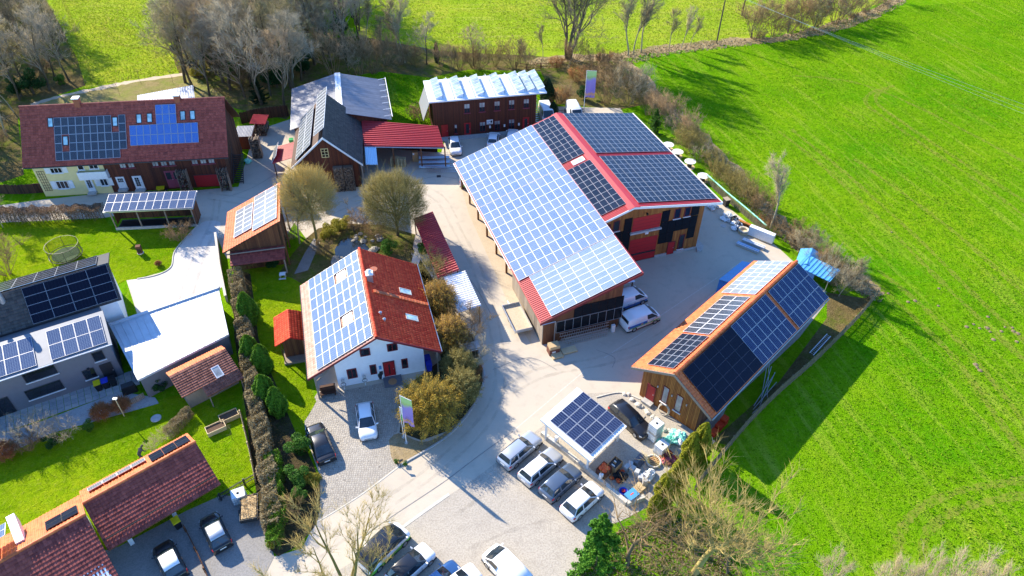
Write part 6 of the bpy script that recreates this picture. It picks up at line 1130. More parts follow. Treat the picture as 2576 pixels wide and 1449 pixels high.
for x, y, k, s, lb in [(88,1108,'white',1.1,'large pale shrub beside the patio'), (168,1098,'white',.85,'smaller pale shrub beside the patio'), (262,1050,'russet',1.1,'round russet shrub in front of the patio lamp'), (310,1030,'russet',1.0,'round russet shrub behind the patio lamp'), (232,1075,'green_bush',.8,'green shrub between pale and russet shrubs'), (135,1120,'dark_bush',.7,'dark green shrub below the pale shrubs'), (20,1150,'russet',1.2,'copper coloured bush at the left edge'), (75,1130,'brush',.7,'brown shrub at the left end of the garden bed'), (405,985,'dark_bush',.9,'dark rhododendron beside the zinc roofed garage'), (20,690,'shrub1',1.3,'brown bare bush at the left edge of the lawn'), (455,605,'brush',1.0,'bare bush at the corner of the solar carport'), (470,580,'brush',.7,'second bare bush at the corner of the solar carport'), (400,668,'russet',.45,'tiny rosy shrub on the lawn by the driveway'), (412,1108,'white',.5,'pale trimmed bush behind the garage roof'), (385,1132,'white',.4,'pale low bush behind the garage roof'), (618,690,'shrub2',.6,'olive shrub under the wall beside the barn'),
     (735,1290,'shrub1',.5,'little round bare bush in the hedge bed'), (748,1205,'green_bush',1.5,'green shrub in the hedge bed beside the cobbles'), (765,1245,'green_bush',1.2,'low green shrub near the end of the hedge bed'), (742,1140,'green_bush',1.6,'green shrub beside the parked black car'), (782,1215,'moss',1.0,'yellow green cushion plant beside the cobbles'), (690,1372,'moss',.7,'bright yellow green bush at the end of the hedge'), (585,1105,'sapling',.7,'small bare sapling by the raised beds')]: plant(k, 'shrub', lb, 'shrub', at(x, y), s)
def hedge(label, pts, w, h, leaf, bark, n, size, seed, stems=0, z0=.0, round_=.3):
    """trimmed hedge along photo points: leaves near its skin, twigs inside"""
    rng = np.random.default_rng(seed); q = [at(*p) for p in dense(pts, 6)]; Q = np.array([(p.x, p.y) for p in q]); d = np.diff(Q, axis=0); L = np.hypot(*d.T); cum = np.concatenate([[0], np.cumsum(L)]); o = Q[0]
    s = rng.uniform(0, cum[-1], n); k = np.clip(np.searchsorted(cum, s)-1, 0, len(L)-1); t = (s-cum[k])/L[k]; c = Q[k]+d[k]*t[:, None]; nn = np.stack([-d[k, 1], d[k, 0]], 1)/L[k][:, None]
    a = rng.uniform(-1, 1, n); b = rng.random(n); face = rng.random(n); a = np.where(face < .45, np.sign(a)*(1-np.abs(rng.normal(0, .1, n))), a); b = np.where(face >= .45, np.where(face < .9, 1-np.abs(rng.normal(0, .08, n)), b), b)
    wob = 1+.17*np.sin(s*1.3)+.13*np.sin(s*3.1+1); zz_ = z0+(h-z0)*b*(1+.10*np.sin(s*2.1)+.07*np.sin(s*4.7+a*2)); x = a*w/2*wob*(1-round_*np.clip(b-.7, 0, 1)); P_ = np.stack([c[:, 0]+nn[:, 0]*x-o[0], c[:, 1]+nn[:, 1]*x-o[1], zz_], 1)
    rt = thing('hedge', label, 'hedge', (o[0], o[1], 0)); v, f = flakes(P_, size, rng); link('foliage', np_mesh('foliage', v, f, M[leaf], np.clip(rng.normal(.5, .27, len(f)), 0, 1)), rt, 'stuff')
    m = n//3; i = rng.integers(0, n, m); p1 = P_[i]; p0 = p1-np.stack([rng.normal(0, .15, m), rng.normal(0, .15, m), rng.uniform(.2, .6, m)], 1); p0[:, 2] = np.maximum(p0[:, 2], 0); v, f = cones(np.concatenate([p0, p1, np.full((m, 1), .010)], 1)); link('twigs', np_mesh('twigs', v, f, M[bark], np.repeat(rng.random(m), 3)), rt, 'stuff')
    if stems:
        ss = np.linspace(.2, cum[-1]-.2, stems); k = np.clip(np.searchsorted(cum, ss)-1, 0, len(L)-1); c = Q[k]+d[k]*((ss-cum[k])/L[k])[:, None]-o; e = rng.normal(0, .15, (stems, 2)); v, f = tubes(np.concatenate([c, np.zeros((stems, 1)), c+e, np.full((stems, 1), h*.8), np.full((stems, 1), .05), np.full((stems, 1), .025)], 1), 5); link('stems', np_mesh('stems', v, f, M['bark_trunk'], rng.random(len(f))), rt, 'stuff')
    return rt
hedge('brown hornbeam hedge in front of the yellow farmhouse', [(-30,556),(60,560),(160,556),(268,550)], 1.6, 2.1, 'leaf_brown', 'bark_brown', 15000, .13, 81, 34, .75)
hedge('long trimmed garden hedge running down beside the red playhouse', [(598,705),(612,800),(628,900),(645,1000),(662,1100),(680,1200),(690,1290),(688,1345)], 1.5, 2.0, 'leaf_hedge', 'bark_brown', 26000, .17, 82, 40)
hedge('evergreen stretch of the garden hedge beside the cobbled drive', [(690,1160),(700,1230),(705,1300),(690,1385)], 1.3, 1.6, 'leaf_thuja', 'bark_olive', 9000, .15, 83, 10)
hedge('low grey trimmed hedge beside the tool shed', [(425,1100),(450,1075),(480,1040)], .9, 1.1, 'leaf_hedge', 'bark_brown', 5000, .08, 84, 10)

for p in scatter([(455,225),(470,120),(560,20),(860,10),(905,110),(850,165),(735,262),(640,262),(560,250)], 26, 5, 31): plant(R4.choice(['dark_bush', 'green_bush', 'brush', 'brush', 'moss']), 'undergrowth_bush', 'low bush in the undergrowth of the wood behind the slate barn', 'shrub', p, R4.uniform(1.0, 2.2), group='undergrowth of the wood behind the barns')
for p in scatter([(-100,60),(60,-10),(105,40),(150,120),(190,205),(70,255),(35,300),(-10,420)], 16, 5, 32): plant(R4.choice(['dark_bush', 'green_bush', 'brush', 'moss']), 'undergrowth_bush', 'low bush in the undergrowth of the left wood', 'shrub', p, R4.uniform(1.0, 2.0), group='undergrowth of the left wood')
# ---------------------------------------------------------------- cars
def car_parts(L=4.3, W=1.8, H=1.5, kind='hatch', paint='car_white', roof=None, lower=None, rails=None, soft=None):
    """list of (name, mesh, parent index) around the car's middle; front towards +x"""
    out = []; hw = W/2; roof = roof or paint
    if kind == 'van':  xs = dict(rb=-.49, rt=-.475, ft=.20, wb=.40, hood=.47); zb, zh = .58, .60
    elif kind == 'sedan': xs = dict(rb=-.42, rt=-.20, ft=.08, wb=.26, hood=.46); zb, zh = .62, .60
    elif kind == 'wagon': xs = dict(rb=-.475, rt=-.40, ft=.06, wb=.22, hood=.46); zb, zh = .63, .62
    elif kind == 'suv': xs = dict(rb=-.47, rt=-.37, ft=.05, wb=.23, hood=.45); zb, zh = .64, .64
    else: xs = dict(rb=-.46, rt=-.34, ft=.06, wb=.25, hood=.45); zb, zh = .62, .60
    zbelt = H*zb; zhood = H*zh
    # lower body: rounded loft
    st = [(-.5, .78, .30, .78*zbelt), (-.492, .90, .24, .93*zbelt), (-.46, .965, .20, zbelt*.985), (-.38, 1, .18, zbelt), (-.1, 1, .18, zbelt), (xs['wb']-.02, 1, .18, zbelt*.985), (.34, .985, .18, zhood*.97), (.42, .955, .20, zhood*.90), (.47, .88, .22, zhood*.80), (.492, .78, .26, zhood*.70), (.5, .62, .32, zhood*.55)]
    sec = lambda w, z0, z1: [(w*.86, z0), (w*.97, z0+(z1-z0)*.12), (w, z0+(z1-z0)*.40), (w*.99, z0+(z1-z0)*.62), (w*.965, z0+(z1-z0)*.86), (w*.90, z1), (w*.55, z1+.025), (0, z1+.035)]
    V = []; n = 15
    for t, w, z0, z1 in st:
        s = sec(hw*w, z0, z1); V += [(t*L, y, z) for y, z in s]+[(t*L, -y, z) for y, z in reversed(s[:-1])]
    F = []
    for i in range(len(st)-1): F += [(i*n+j, i*n+(j+1) % n, (i+1)*n+(j+1) % n, (i+1)*n+j) for j in range(n)]
    F += [tuple(range(n)), tuple(range((len(st)-1)*n, len(st)*n))]
    mb = MB(); mb.add(V, F)
    if lower:
        for k, f in enumerate(mb.f):
            if max(V[i][2] for i in f) < zbelt*.72: mb.m[k] = 1
    out.append(('body', mb.mesh('body', [M[paint]]+([M[lower]] if lower else []), True), None))
    # greenhouse
    bw, tw = hw*.91, hw*(.86 if kind == 'van' else .70); zt = H
    g = [(xs['rb']*L, bw, zbelt*.97), (xs['rt']*L, tw, zt*.965), ((xs['rt']*.6+xs['ft']*.4)*L, tw*1.02, zt), (xs['ft']*L, tw, zt*.972), (xs['wb']*L, bw, zbelt*.965)]
    mb = MB(); V = []
    prof = [(xs['rb'], 0), (xs['rt'], 1), (xs['rt']*.6+xs['ft']*.4, 1.02), (xs['ft'], 1), (xs['wb'], 0)]
    b0 = [(xs['rb']*L, bw), (xs['wb']*L, bw)]
    def ring(x, w, z): return [(x, w, z), (x, w*.82, z+.035), (x, 0, z+.05), (x, -w*.82, z+.035), (x, -w, z)]
    R1, R2, R3 = ring(g[1][0], tw, zt*.955), ring(g[2][0], tw*1.02, zt*.975), ring(g[3][0], tw, zt*.95)
    B0 = [(g[0][0], y, zbelt*.97) for y in (bw, bw*.82, 0, -bw*.82, -bw)]; B4 = [(g[4][0]+.10*(1-abs(y)/bw), y, zbelt*.965) for y in (bw, bw*.82, 0, -bw*.82, -bw)]
    Bm = [(g[2][0], bw, zbelt*.97), (g[2][0], -bw, zbelt*.97)]
    V = B0+R1+R2+R3+B4+Bm; F = []
    for i in range(4): F += [(i*5+j, i*5+j+1, (i+1)*5+j+1, (i+1)*5+j) for j in range(4)]
    F += [(0, 5, 10, 25), (25, 10, 15, 20), (4, 26, 14, 9), (26, 24, 19, 14)]
    mb.add(V, F); mb.m = [0]*len(mb.f); out.append(('roof', mb.mesh('roof', M[roof], True), None))
    def pane(name, q, k=.05, mat='car_glass'):
        q = [Vector(p) for p in q]; c = sum(q, Vector())/4; nrm = (q[1]-q[0]).cross(q[3]-q[0]).normalized()
        if nrm.dot(c-Vector((0, 0, zbelt*.8))) < 0: nrm = -nrm
        q = [p.lerp(c, k)+nrm*.012 for p in q]; m2 = MB(); m2.hexa([p-nrm*.02 for p in q], q); out.append((name, m2.mesh(name, M[mat]), None))
    def mid(a, b, t): return tuple(Vector(a).lerp(Vector(b), t))
    def glaze(name, A, B, lo, hi, sgn):
        """curved window between two rings of the cabin"""
        pts = []
        for t_ in (lo, hi):
            row = [Vector(a).lerp(Vector(b), t_) for a, b in zip(A, B)]; row[0] = row[0].lerp(row[1], .45); row[4] = row[4].lerp(row[3], .45); pts.append(row)
        nr = (pts[0][4]-pts[0][0]).cross(pts[1][2]-pts[0][2]).normalized()
        if nr.x*sgn < 0: nr = -nr
        up_ = [p+nr*.022 for r_ in pts for p in r_]; dn_ = [p+nr*.004 for r_ in pts for p in r_]; m2 = MB()
        m2.add(up_+dn_, [(j, j+1, 6+j, 5+j) for j in range(4)]+[(10+j, 15+j, 16+j, 11+j) for j in range(4)]+[(j, 10+j, 11+j, j+1) for j in range(4)]+[(5+j, 6+j, 16+j, 15+j) for j in range(4)]+[(0, 5, 15, 10), (4, 14, 19, 9)]); out.append((name, m2.mesh(name, M['car_glass'], False), None))
    glaze('windshield', B4, R3, .05, .93, 1); glaze('rear_window', B0, R1, .18 if kind != 'van' else .35, .92, -1)
    for s, (a, m_, c) in enumerate((((0), 25, 20), ((4), 26, 24))):
        A, Mi, C = V[a], V[m_], V[c]; T1, T2, T3 = (R1[0], R2[0], R3[0]) if s == 0 else (R1[4], R2[4], R3[4])
        if kind == 'van': pane('side_window', [mid(Mi, C, .45), C, T3, mid(T2, T3, .6)], .12)
        else: pane('side_window', [A, Mi, T2, T1], .11); pane('side_window', [Mi, C, T3, T2], .11)
    if soft:
        m2 = MB(); rows = [[Vector(p)+Vector((0, 0, .012)) for p in r_] for r_ in (R1, R2, R3)]; vs = [p for r_ in rows for p in r_]+[p+Vector((0, 0, .03)) for r_ in rows for p in r_]
        m2.add(vs, [(15+i*5+j, 15+i*5+j+1, 15+(i+1)*5+j+1, 15+(i+1)*5+j) for i in range(2) for j in range(4)]+[(i*5+j, (i+1)*5+j, (i+1)*5+j+1, i*5+j+1) for i in range(2) for j in range(4)]+[(j, j+1, 16+j, 15+j) for j in range(4)]+[(10+j, 25+j, 26+j, 11+j) for j in range(4)]+[(i*5+k, 15+i*5+k, 20+i*5+k, 5+i*5+k) for i in range(2) for k in (0, 4)]); out.append(('roof_panel', m2.mesh('roof_panel', M[soft], True), None))
    # wheels
    r = .33 if kind != 'van' else .35
    for x in (-.30, .31):
        for s in (1, -1):
            m2 = MB(); y = s*(hw-.10); m2.tube((x*L, y-.11, r), (x*L, y+.115, r), r, r, 16); i = len(out); out.append(('wheel', m2.mesh('wheel', M['rubber']), None))
            m3 = MB(); m3.tube((x*L, y+s*.10, r), (x*L, y+s*.122, r), r*.66, r*.6, 12); out.append(('rim', m3.mesh('rim', M['rim']), i))
    for s in (1, -1):
        m2 = MB(); m2.hexa([(-.485*L, s*hw*.55, zbelt*.74), (-.485*L, s*hw*.93, zbelt*.74), (-.44*L, s*hw*.975, zbelt*.74), (-.44*L, s*hw*.7, zbelt*.74)], [(-.488*L, s*hw*.55, zbelt*.9), (-.482*L, s*hw*.93, zbelt*.9), (-.43*L, s*hw*.985, zbelt*.93), (-.44*L, s*hw*.7, zbelt*.92)]); out.append(('taillight', m2.mesh('taillight', M['tail_red']), None))
        m2 = MB(); m2.hexa([(.482*L, s*hw*.45, zhood*.62), (.475*L, s*hw*.83, zhood*.62), (.42*L, s*hw*.965, zhood*.66), (.44*L, s*hw*.5, zhood*.66)], [(.478*L, s*hw*.45, zhood*.76), (.468*L, s*hw*.85, zhood*.78), (.41*L, s*hw*.97, zhood*.82), (.43*L, s*hw*.5, zhood*.82)]); out.append(('headlight', m2.mesh('headlight', M['head_lamp']), None))
        m2 = MB(); x = (xs['wb']-.045)*L; m2.hexa([(x, s*hw*.95, zbelt*.97), (x+.12, s*hw*.95, zbelt*.97), (x+.08, s*(hw+.17), zbelt*1.0), (x, s*(hw+.17), zbelt*1.0)], [(x, s*hw*.95, zbelt*1.06), (x+.12, s*hw*.95, zbelt*1.06), (x+.08, s*(hw+.17), zbelt*1.13), (x, s*(hw+.17), zbelt*1.13)]); out.append(('mirror', m2.mesh('mirror', M[paint]), None))
        if rails: m2 = MB(); m2.tube((g[1][0], s*tw*.96, zt*.99), (g[3][0], s*tw*.96, zt*.985), .025, .025, 5); out.append(('roof_rail', m2.mesh('roof_rail', M['dark_metal']), None))
    for s_ in (1, -1):
        m2 = MB()
        for x in ((-.12, .10) if kind != 'van' else (.06, .24)): m2.box(x*L-.008, x*L+.008, s_*hw*1.0-.006, s_*hw*1.0+.004, .34, zbelt*.90)
        m2.box(-.16*L, -.12*L, s_*hw*.995, s_*(hw*.995+.025*1), zbelt*.80, zbelt*.83); out.append(('door_seam', m2.mesh('door_seam', M['black_plastic']), None))
    m2 = MB(); m2.box(.485*L, .5*L, -hw*.5, hw*.5, .34, .50); out.append(('grille', m2.mesh('grille', M['black_plastic']), None))
    m2 = MB(); m2.box(-.506*L, -.495*L, -.26, .26, zbelt*.62, zbelt*.62+.11); out.append(('licence_plate', m2.mesh('licence_plate', M['plate']), None))
    m2 = MB(); m2.box(-.49*L, .48*L, -hw*.96, hw*.96, .17, .30); out.append(('sill', m2.mesh('sill', M['black_plastic']), None))
    return out
def car(name, label, x, y, hx, hy, cat='car', group=None, **k):
    """car standing at photo point (x,y), nose towards photo point (hx,hy)"""
    p = at(x, y); d = at(hx, hy)-p; rt = thing(name, label, cat, (p.x, p.y, 0), math.atan2(d.y, d.x), group); objs = []
    for n, me, par in car_parts(**k): o = link(n, me, rt if par is None else objs[par]); objs.append(o)
    return rt
car('parked_car', 'white hatchback with black windscreen parked on the cobbles before the white house', 924, 1068, 930, 1112, L=4.3, W=1.83, H=1.56, kind='hatch', paint='car_white', rails=True)
car('parked_car', 'black coupe saloon parked on the cobbles beside the lawn', 808, 1122, 792, 1080, L=4.8, W=1.86, H=1.42, kind='sedan', paint='car_black')
G4 = 'cars parked in a row on the gravel'
car('parked_car', 'silver estate car, uppermost of the row on the gravel', 1308, 1140, 1350, 1104, group=G4, L=4.75, W=1.83, H=1.5, kind='wagon', paint='car_silver', rails=True)
car('parked_car', 'pale silver estate car, second from the top of the gravel row', 1360, 1182, 1402, 1146, group=G4, L=4.65, W=1.82, H=1.48, kind='wagon', paint='car_silver', roof='car_white', rails=True)
car('parked_car', 'slate grey compact car, third from the top of the gravel row', 1410, 1222, 1450, 1186, group=G4, L=4.3, W=1.82, H=1.56, kind='suv', paint='car_slate')
car('parked_car', 'white hatchback with black tailgate, lowest of the gravel row', 1464, 1268, 1504, 1232, group=G4, L=4.3, W=1.82, H=1.56, kind='hatch', paint='car_white')
car('parked_car', 'black estate car parked beside the solar canopy', 1585, 1064, 1625, 1100, L=4.9, W=1.88, H=1.48, kind='wagon', paint='car_black')
va = car('company_van', 'white electric van with blue and green decals beside the timber shed', 1608, 812, 1650, 796, 'van', L=4.7, W=1.98, H=1.93, kind='van', paint='car_white')
mb = MB(); W2 = .99
for s in (1, -1):
    mb.mi = 0; mb.box(-2.25, 2.2, s*(W2+.005)-.006, s*(W2+.005)+.006, .62, .70); mb.mi = 1; mb.box(-2.2, .3, s*(W2+.004)-.006, s*(W2+.004)+.006, .72, 1.08); mb.mi = 2; mb.box(-.6, -.3, s*(W2+.012)-.003, s*(W2+.012)+.003, .76, 1.0)
mb.build('decal', [M['car_green'], M['car_decal_blue'], M['skin']], va)
car('company_van', 'white van half hidden under the pale blue tin carport', 1578, 764, 1620, 748, 'van', L=4.7, W=1.98, H=1.93, kind='van', paint='car_white', lower='car_decal_blue')
vb = car('company_van', 'white van with green bumper under the far left eave of the warehouse', 1178, 452, 1190, 400, 'van', L=4.9, W=1.98, H=1.95, kind='van', paint='car_white')
mb = MB(); mb.box(-2.5, -2.42, -.6, .6, .35, .55); mb.build('bumper_strip', M['car_green'], vb)
car('parked_car', 'white car facing out beside the red open shed', 1145, 376, 1150, 402, L=4.5, W=1.85, H=1.55, kind='hatch', paint='car_white')
car('parked_car', 'white car half hidden behind the warehouse roof, left one', 1241, 358, 1246, 330, L=4.3, W=1.8, H=1.45, kind='hatch', paint='car_white'); car('parked_car', 'white car half hidden behind the warehouse roof, right one', 1288, 350, 1294, 320, L=4.3, W=1.8, H=1.45, kind='hatch', paint='car_white')
car('company_van', 'white van with dark windscreen beside the workshop stair', 1374, 300, 1384, 325, 'van', L=5.3, W=2.0, H=2.3, kind='van', paint='car_white'); car('company_van', 'white van beside the upper flag', 1444, 298, 1456, 320, 'van', L=5.3, W=2.0, H=2.3, kind='van', paint='car_white')
ca = car('electric_van', 'white van with dark roof and green stripe under the bare tree at the bottom', 968, 1388, 1005, 1352, 'van', L=4.7, W=1.98, H=1.93, kind='van', paint='car_white', roof='car_black', lower='car_green')
car('parked_car', 'dark roofed white car beside the green striped van at the bottom', 1035, 1432, 1075, 1396, L=4.3, W=1.82, H=1.56, kind='hatch', paint='car_white', roof='car_black'); car('parked_car', 'blue car cut by the bottom edge', 1105, 1475, 1145, 1440, L=4.3, W=1.8, H=1.5, kind='hatch', paint='car_blue'); car('parked_car', 'white car roof just showing at the bottom edge', 1150, 1482, 1190, 1450, L=4.3, W=1.8, H=1.5, kind='hatch', paint='car_white')
car('delivery_van', 'plain white van at the bottom edge of the gravel lot', 1275, 1442, 1240, 1405, 'van', L=4.6, W=1.9, H=1.9, kind='van', paint='car_white')
car('small_car', 'black small car with silver roof in the garage drive', 546, 1346, 528, 1308, L=3.85, W=1.72, H=1.42, kind='hatch', paint='car_black', soft='car_silver'); car('small_car', 'black small car with white roof in the shade of the garage', 432, 1420, 412, 1380, L=3.95, W=1.75, H=1.5, kind='hatch', paint='car_black', soft='car_white')
# ---------------------------------------------------------------- things in the yards
def S(x, y, z=0): return at(x/1.11801, y/1.11801, z)       # photo point in 2880 px
def prop(name, label, cat, p, deg=0, group=None): return thing(name, label, cat, (p[0], p[1], p[2] if len(p) > 2 else 0), rad(deg), group)
def pbox(rt, name, mat, x0, x1, y0, y1, z0, z1, col=None):
    mb = MB(); mb.col = random.random() if col is None else col; mb.box(x0, x1, y0, y1, z0, z1); return mb.build(name, M[mat], rt)
def ptube(rt, name, mat, a, b, r, r1=None, n=8): mb = MB(); mb.tube(a, b, r, r1, n); return mb.build(name, M[mat], rt)
def plathe(rt, name, mat, c, prof, n=16, smooth=True): mb = MB(); mb.lathe(c, prof, n); return mb.build(name, M[mat], rt, smooth)
def ladder(label, p, deg, L, tilt=80, w=.42, group=None, mat='aluminium', h=0):
    r = prop('ladder', label, 'ladder', (p[0], p[1], h), deg, group); t = rad(tilt); R_ = lambda x, y: (x, y*math.cos(t), y*math.sin(t)+.03)
    for y in (0, w): mb = MB(); mb.obox(R_(0, y), (L, 0, 0), (0, .06*math.cos(t), .06*math.sin(t)), (0, -.03, .03)); mb.build('rail', M[mat], r)
    mb = MB(); n = int(L/.28)
    for i in range(n): x = .14+i*.28; mb.tube(R_(x, .02), R_(x, w), .016, .016, 4)
    mb.build('rungs', M[mat], r, kind='stuff'); return r
def pallet(label, p, deg, n=1, group=None, w=1.2, d=.8, cover=None):
    r = prop('pallet_stack' if n > 1 else 'pallet', label, 'pallets' if n > 1 else 'pallet', p, deg, group)
    for k in range(n):
        z = k*.145; mb = MB()
        for i in range(5): mb.col = random.random(); mb.box(-w/2, w/2, -d/2+i*d/5+.01, -d/2+(i+1)*d/5-.02, z+.12, z+.14)
        for i in (-1, 0, 1): mb.col = random.random(); mb.box(-w/2, w/2, i*(d/2-.05)-.05, i*(d/2-.05)+.05, z, z+.02); [mb.box(j*(w/2-.07)-.07, j*(w/2-.07)+.07, i*(d/2-.05)-.05, i*(d/2-.05)+.05, z+.02, z+.12) for j in (-1, 0, 1)]
        mb.build('pallet' if n > 1 else 'deck', M['pale_wood'], r)
    if cover: pbox(r, 'boards', cover, -w/2, w/2, -d/2, d/2, n*.145+.003, n*.145+.12)
    return r
def crate(label, p, deg, w=1.2, d=.9, h=.9, mat='old_wood', fill='soil', group=None):
    r = prop('crate', label, 'crate', p, deg, group); t = .05
    pbox(r, 'side', mat, -w/2, w/2, -d/2, -d/2+t, 0, h); pbox(r, 'side', mat, -w/2, w/2, d/2-t, d/2, 0, h); pbox(r, 'side', mat, -w/2, -w/2+t, -d/2+t, d/2-t, 0, h); pbox(r, 'side', mat, w/2-t, w/2, -d/2+t, d/2-t, 0, h); pbox(r, 'contents', fill, -w/2+t, w/2-t, -d/2+t, d/2-t, .05, h-.12); return r
def ibc(label, p, deg, n=1):
    r = prop('water_tank', label, 'tank', p, deg)
    for k in range(n):
        z = k*1.16; mb = MB(); mb.box(-.55, .55, -.47, .47, z+.14, z+1.12); mb.build('tank', M['translucent_plastic'], r); pbox(r, 'base', 'galvanised', -.6, .6, -.5, .5, z, z+.12); mb = MB()
        for i in range(7): x = -.58+i*1.16/6; mb.tube((x, -.51, z+.12), (x, -.51, z+1.14), .014, .014, 4); mb.tube((x, .51, z+.12), (x, .51, z+1.14), .014, .014, 4)
        for j in range(4): zz_ = z+.2+j*.3; [mb.tube(a, b, .014, .014, 4) for a, b in (((-.58, -.51, zz_), (.58, -.51, zz_)), ((.58, -.51, zz_), (.58, .51, zz_)), ((.58, .51, zz_), (-.58, .51, zz_)), ((-.58, .51, zz_), (-.58, -.51, zz_)))]
        mb.build('cage', M['galvanised'], r); plathe(r, 'cap', 'black_plastic', (0, 0, z+1.12), [(.12, 0), (.12, .04)], 10)
    return r
def heap(name, label, cat, p, mats, n, sx, sy, h, seed, smin=.12, smax=.4):
    """loose pile of sheets, bags and lumps"""
    R = random.Random(seed); r = prop(name, label, cat, p, R.uniform(0, 90))
    for k in range(n):
        x, y = R.gauss(0, sx/2.4), R.gauss(0, sy/2.4); hh = h*max(.15, 1-math.hypot(x/sx, y/sy)); s = R.uniform(smin, smax); mb = MB(); mb.lathe((0, 0, 0), [(s*.75, 0), (s, s*.25), (s*.8, s*.55), (s*.25, s*.75)], 7)
        mb.v = [(a*R.uniform(.8, 1.25)+x, b*R.uniform(.8, 1.25)+y, c*R.uniform(.8, 1.2)+hh*R.random()*.8) for a, b, c in mb.v]; mb.build('lump', M[R.choice(mats)], r, smooth=False)
    return r
def drum(label, p, r_=.75, w=.7, tilt=0, group='cable drums along the hedge'):
    r = prop('cable_drum', label, 'cable drum', p, 0, group)
    plathe(r, 'flange', 'pale_wood', (0, 0, 0), [(r_, 0), (r_, .06)], 24, False); plathe(r, 'core', 'dark_metal', (0, 0, .06), [(r_*.42, 0), (r_*.42, w)], 16, False); plathe(r, 'flange', 'white_paint', (0, 0, .06+w), [(r_, 0), (r_, .06)], 24, False); return r
# --- parking wall of pale stone blocks
q = [S(1524, 1222), S(1640, 1316), S(1762, 1420), S(1812, 1402)]
pw = thing('block_wall', 'low wall of pale stone blocks between parking bays and storage corner', 'wall', (q[0].x, q[0].y, 0)); bl = {}
for a, b in zip(q, q[1:]):
    L = (b-a).length; n = max(1, round(L/.95)); d = (b-a)/n; w = L/n-.03; key = round(w, 2)
    if key not in bl: m_ = MB(); m_.box(0, w, -.2, .2, 0, .5); m_.v = [(x, y*(1.0 if z < .1 else .93), z) for x, y, z in m_.v]; bl[key] = m_.mesh('block', M['pale_stone'])
    for i in range(n): o = link('block', bl[key], pw); p = a+d*i-q[0]; o.location = (p.x, p.y, random.uniform(-.05, 0)); o.rotation_euler = (0, 0, math.atan2(d.y, d.x)+random.uniform(-.02, .02))
for k, (x, y) in enumerate([(1562, 1250), (1686, 1355)]):
    r = prop('charging_post', ['white charging post near the solar canopy corner', 'white charging post in front of the white hatchback'][k], 'charging post', S(x, y), 45); pbox(r, 'post', 'white_paint', -.1, .1, -.1, .1, 0, 1.25); pbox(r, 'charger', 'white_frame', -.16, .16, -.22, -.1, .85, 1.3); ptube(r, 'cable', 'rubber', (.1, -.2, .9), (.2, -.25, .1), .025)
# --- storage corner
c1 = crate('brown crate full of orange sacks in the storage corner', S(1697, 1332), 48, 1.2, 1.0, .9, 'rust', 'soil')
for i in range(5): mb = MB(); x, y = [(-.25, -.2), (.2, -.25), (-.2, .2), (.25, .2), (0, 0)][i]; mb.lathe((x, y, .78), [(.2, 0), (.27, .08), (.22, .2), (.08, .26)], 8); mb.build('sack', M['orange_plastic'], c1, True)
c2 = crate('brown crate of scrap behind the crate of orange sacks', S(1728, 1316), 48, 1.2, .9, .85, 'cardboard', 'dark_metal')
for i in range(6): pbox(c2, 'scrap', ['white_paint', 'dark_metal', 'cardboard'][i % 3], -.4+i*.13, -.3+i*.13, -.2+.05*i, .15, .7, .85+.04*i)
st = prop('slab_stack', 'stack of grey concrete slabs on the shaded gravel', 'slabs', S(1795, 1302), 50)
for i in range(4):
    for j in range(4): pbox(st, 'slab', 'grey_plaster', -.65+j*.33+.03*i, -.35+j*.33+.03*i, -.45+.1*i, .45-.05*i, i*.16, i*.16+.13)
ibc('taller white cage tank beside the turquoise netting', S(1838, 1232), 42, 2); ibc('shorter white cage tank in front of the taller one', S(1858, 1270), 42, 1)
heap('netting', 'heap of turquoise and white netting beside the timber cabin', 'netting', S(1895, 1235), ['turquoise_net', 'turquoise_net', 'white_paint'], 26, 1.5, .8, .5, 1, .2, .5); heap('red_mesh', 'tangled heap of red mesh beside the golden thujas', 'mesh', S(1876, 1290), ['red_paint', 'pink_red_paint', 'rust'], 26, 1.0, .8, .4, 2, .15, .4)
r = prop('wooden_ring', 'round pale ring holding wooden slats beside the red mesh', 'ring', S(1838, 1300), 20); mb = MB()
for i in range(24): a, b = 2*math.pi*i/24, 2*math.pi*(i+1)/24; mb.tube((.68*math.cos(a), .68*math.sin(a), .15), (.68*math.cos(b), .68*math.sin(b), .15), .11, .11, 6)
mb.build('ring', M['rope'], r, True)
for i in range(5): pbox(r, 'slat', 'cardboard', -.5, .5, -.42+i*.2, -.30+i*.2, .1, .16)
for k, (x, y) in enumerate([(1762, 1320), (1778, 1326), (1790, 1338), (1772, 1312), (1800, 1350), (1812, 1362)]): r = prop('concrete_block', 'grey concrete block in the storage corner', 'block', S(x, y), 45+k*9, 'loose grey blocks in the storage corner'); pbox(r, 'block', 'concrete', -.28, .28, -.24, .24, 0, .5+.12*(k % 3)); pbox(r, 'lid', 'lamp_grey', -.24, .24, -.2, .2, .5+.12*(k % 3), .56+.12*(k % 3))
heap('scrap', 'heap of black and orange scrap behind the brown crates', 'scrap', S(1742, 1345), ['black_plastic', 'dark_metal', 'orange_plastic', 'rust', 'black_plastic'], 26, .8, .8, .6, 3, .12, .3); heap('sacks', 'white sacks beside the golden thuja', 'sacks', S(1828, 1338), ['white_paint', 'white_paint', 'translucent_plastic'], 9, .7, .5, .5, 4, .3, .5)
r = prop('plastic_box', 'light blue plastic box at the corner of the block wall', 'box', S(1775, 1400), 38); pbox(r, 'box', 'light_blue_sheet', -.55, .55, -.4, .4, 0, .55); pbox(r, 'lid', 'light_blue_sheet', -.58, .58, -.43, .43, .55, .62); pbox(r, 'lining', 'orange_plastic', -.2, .2, -.05, .05, .62, .635)
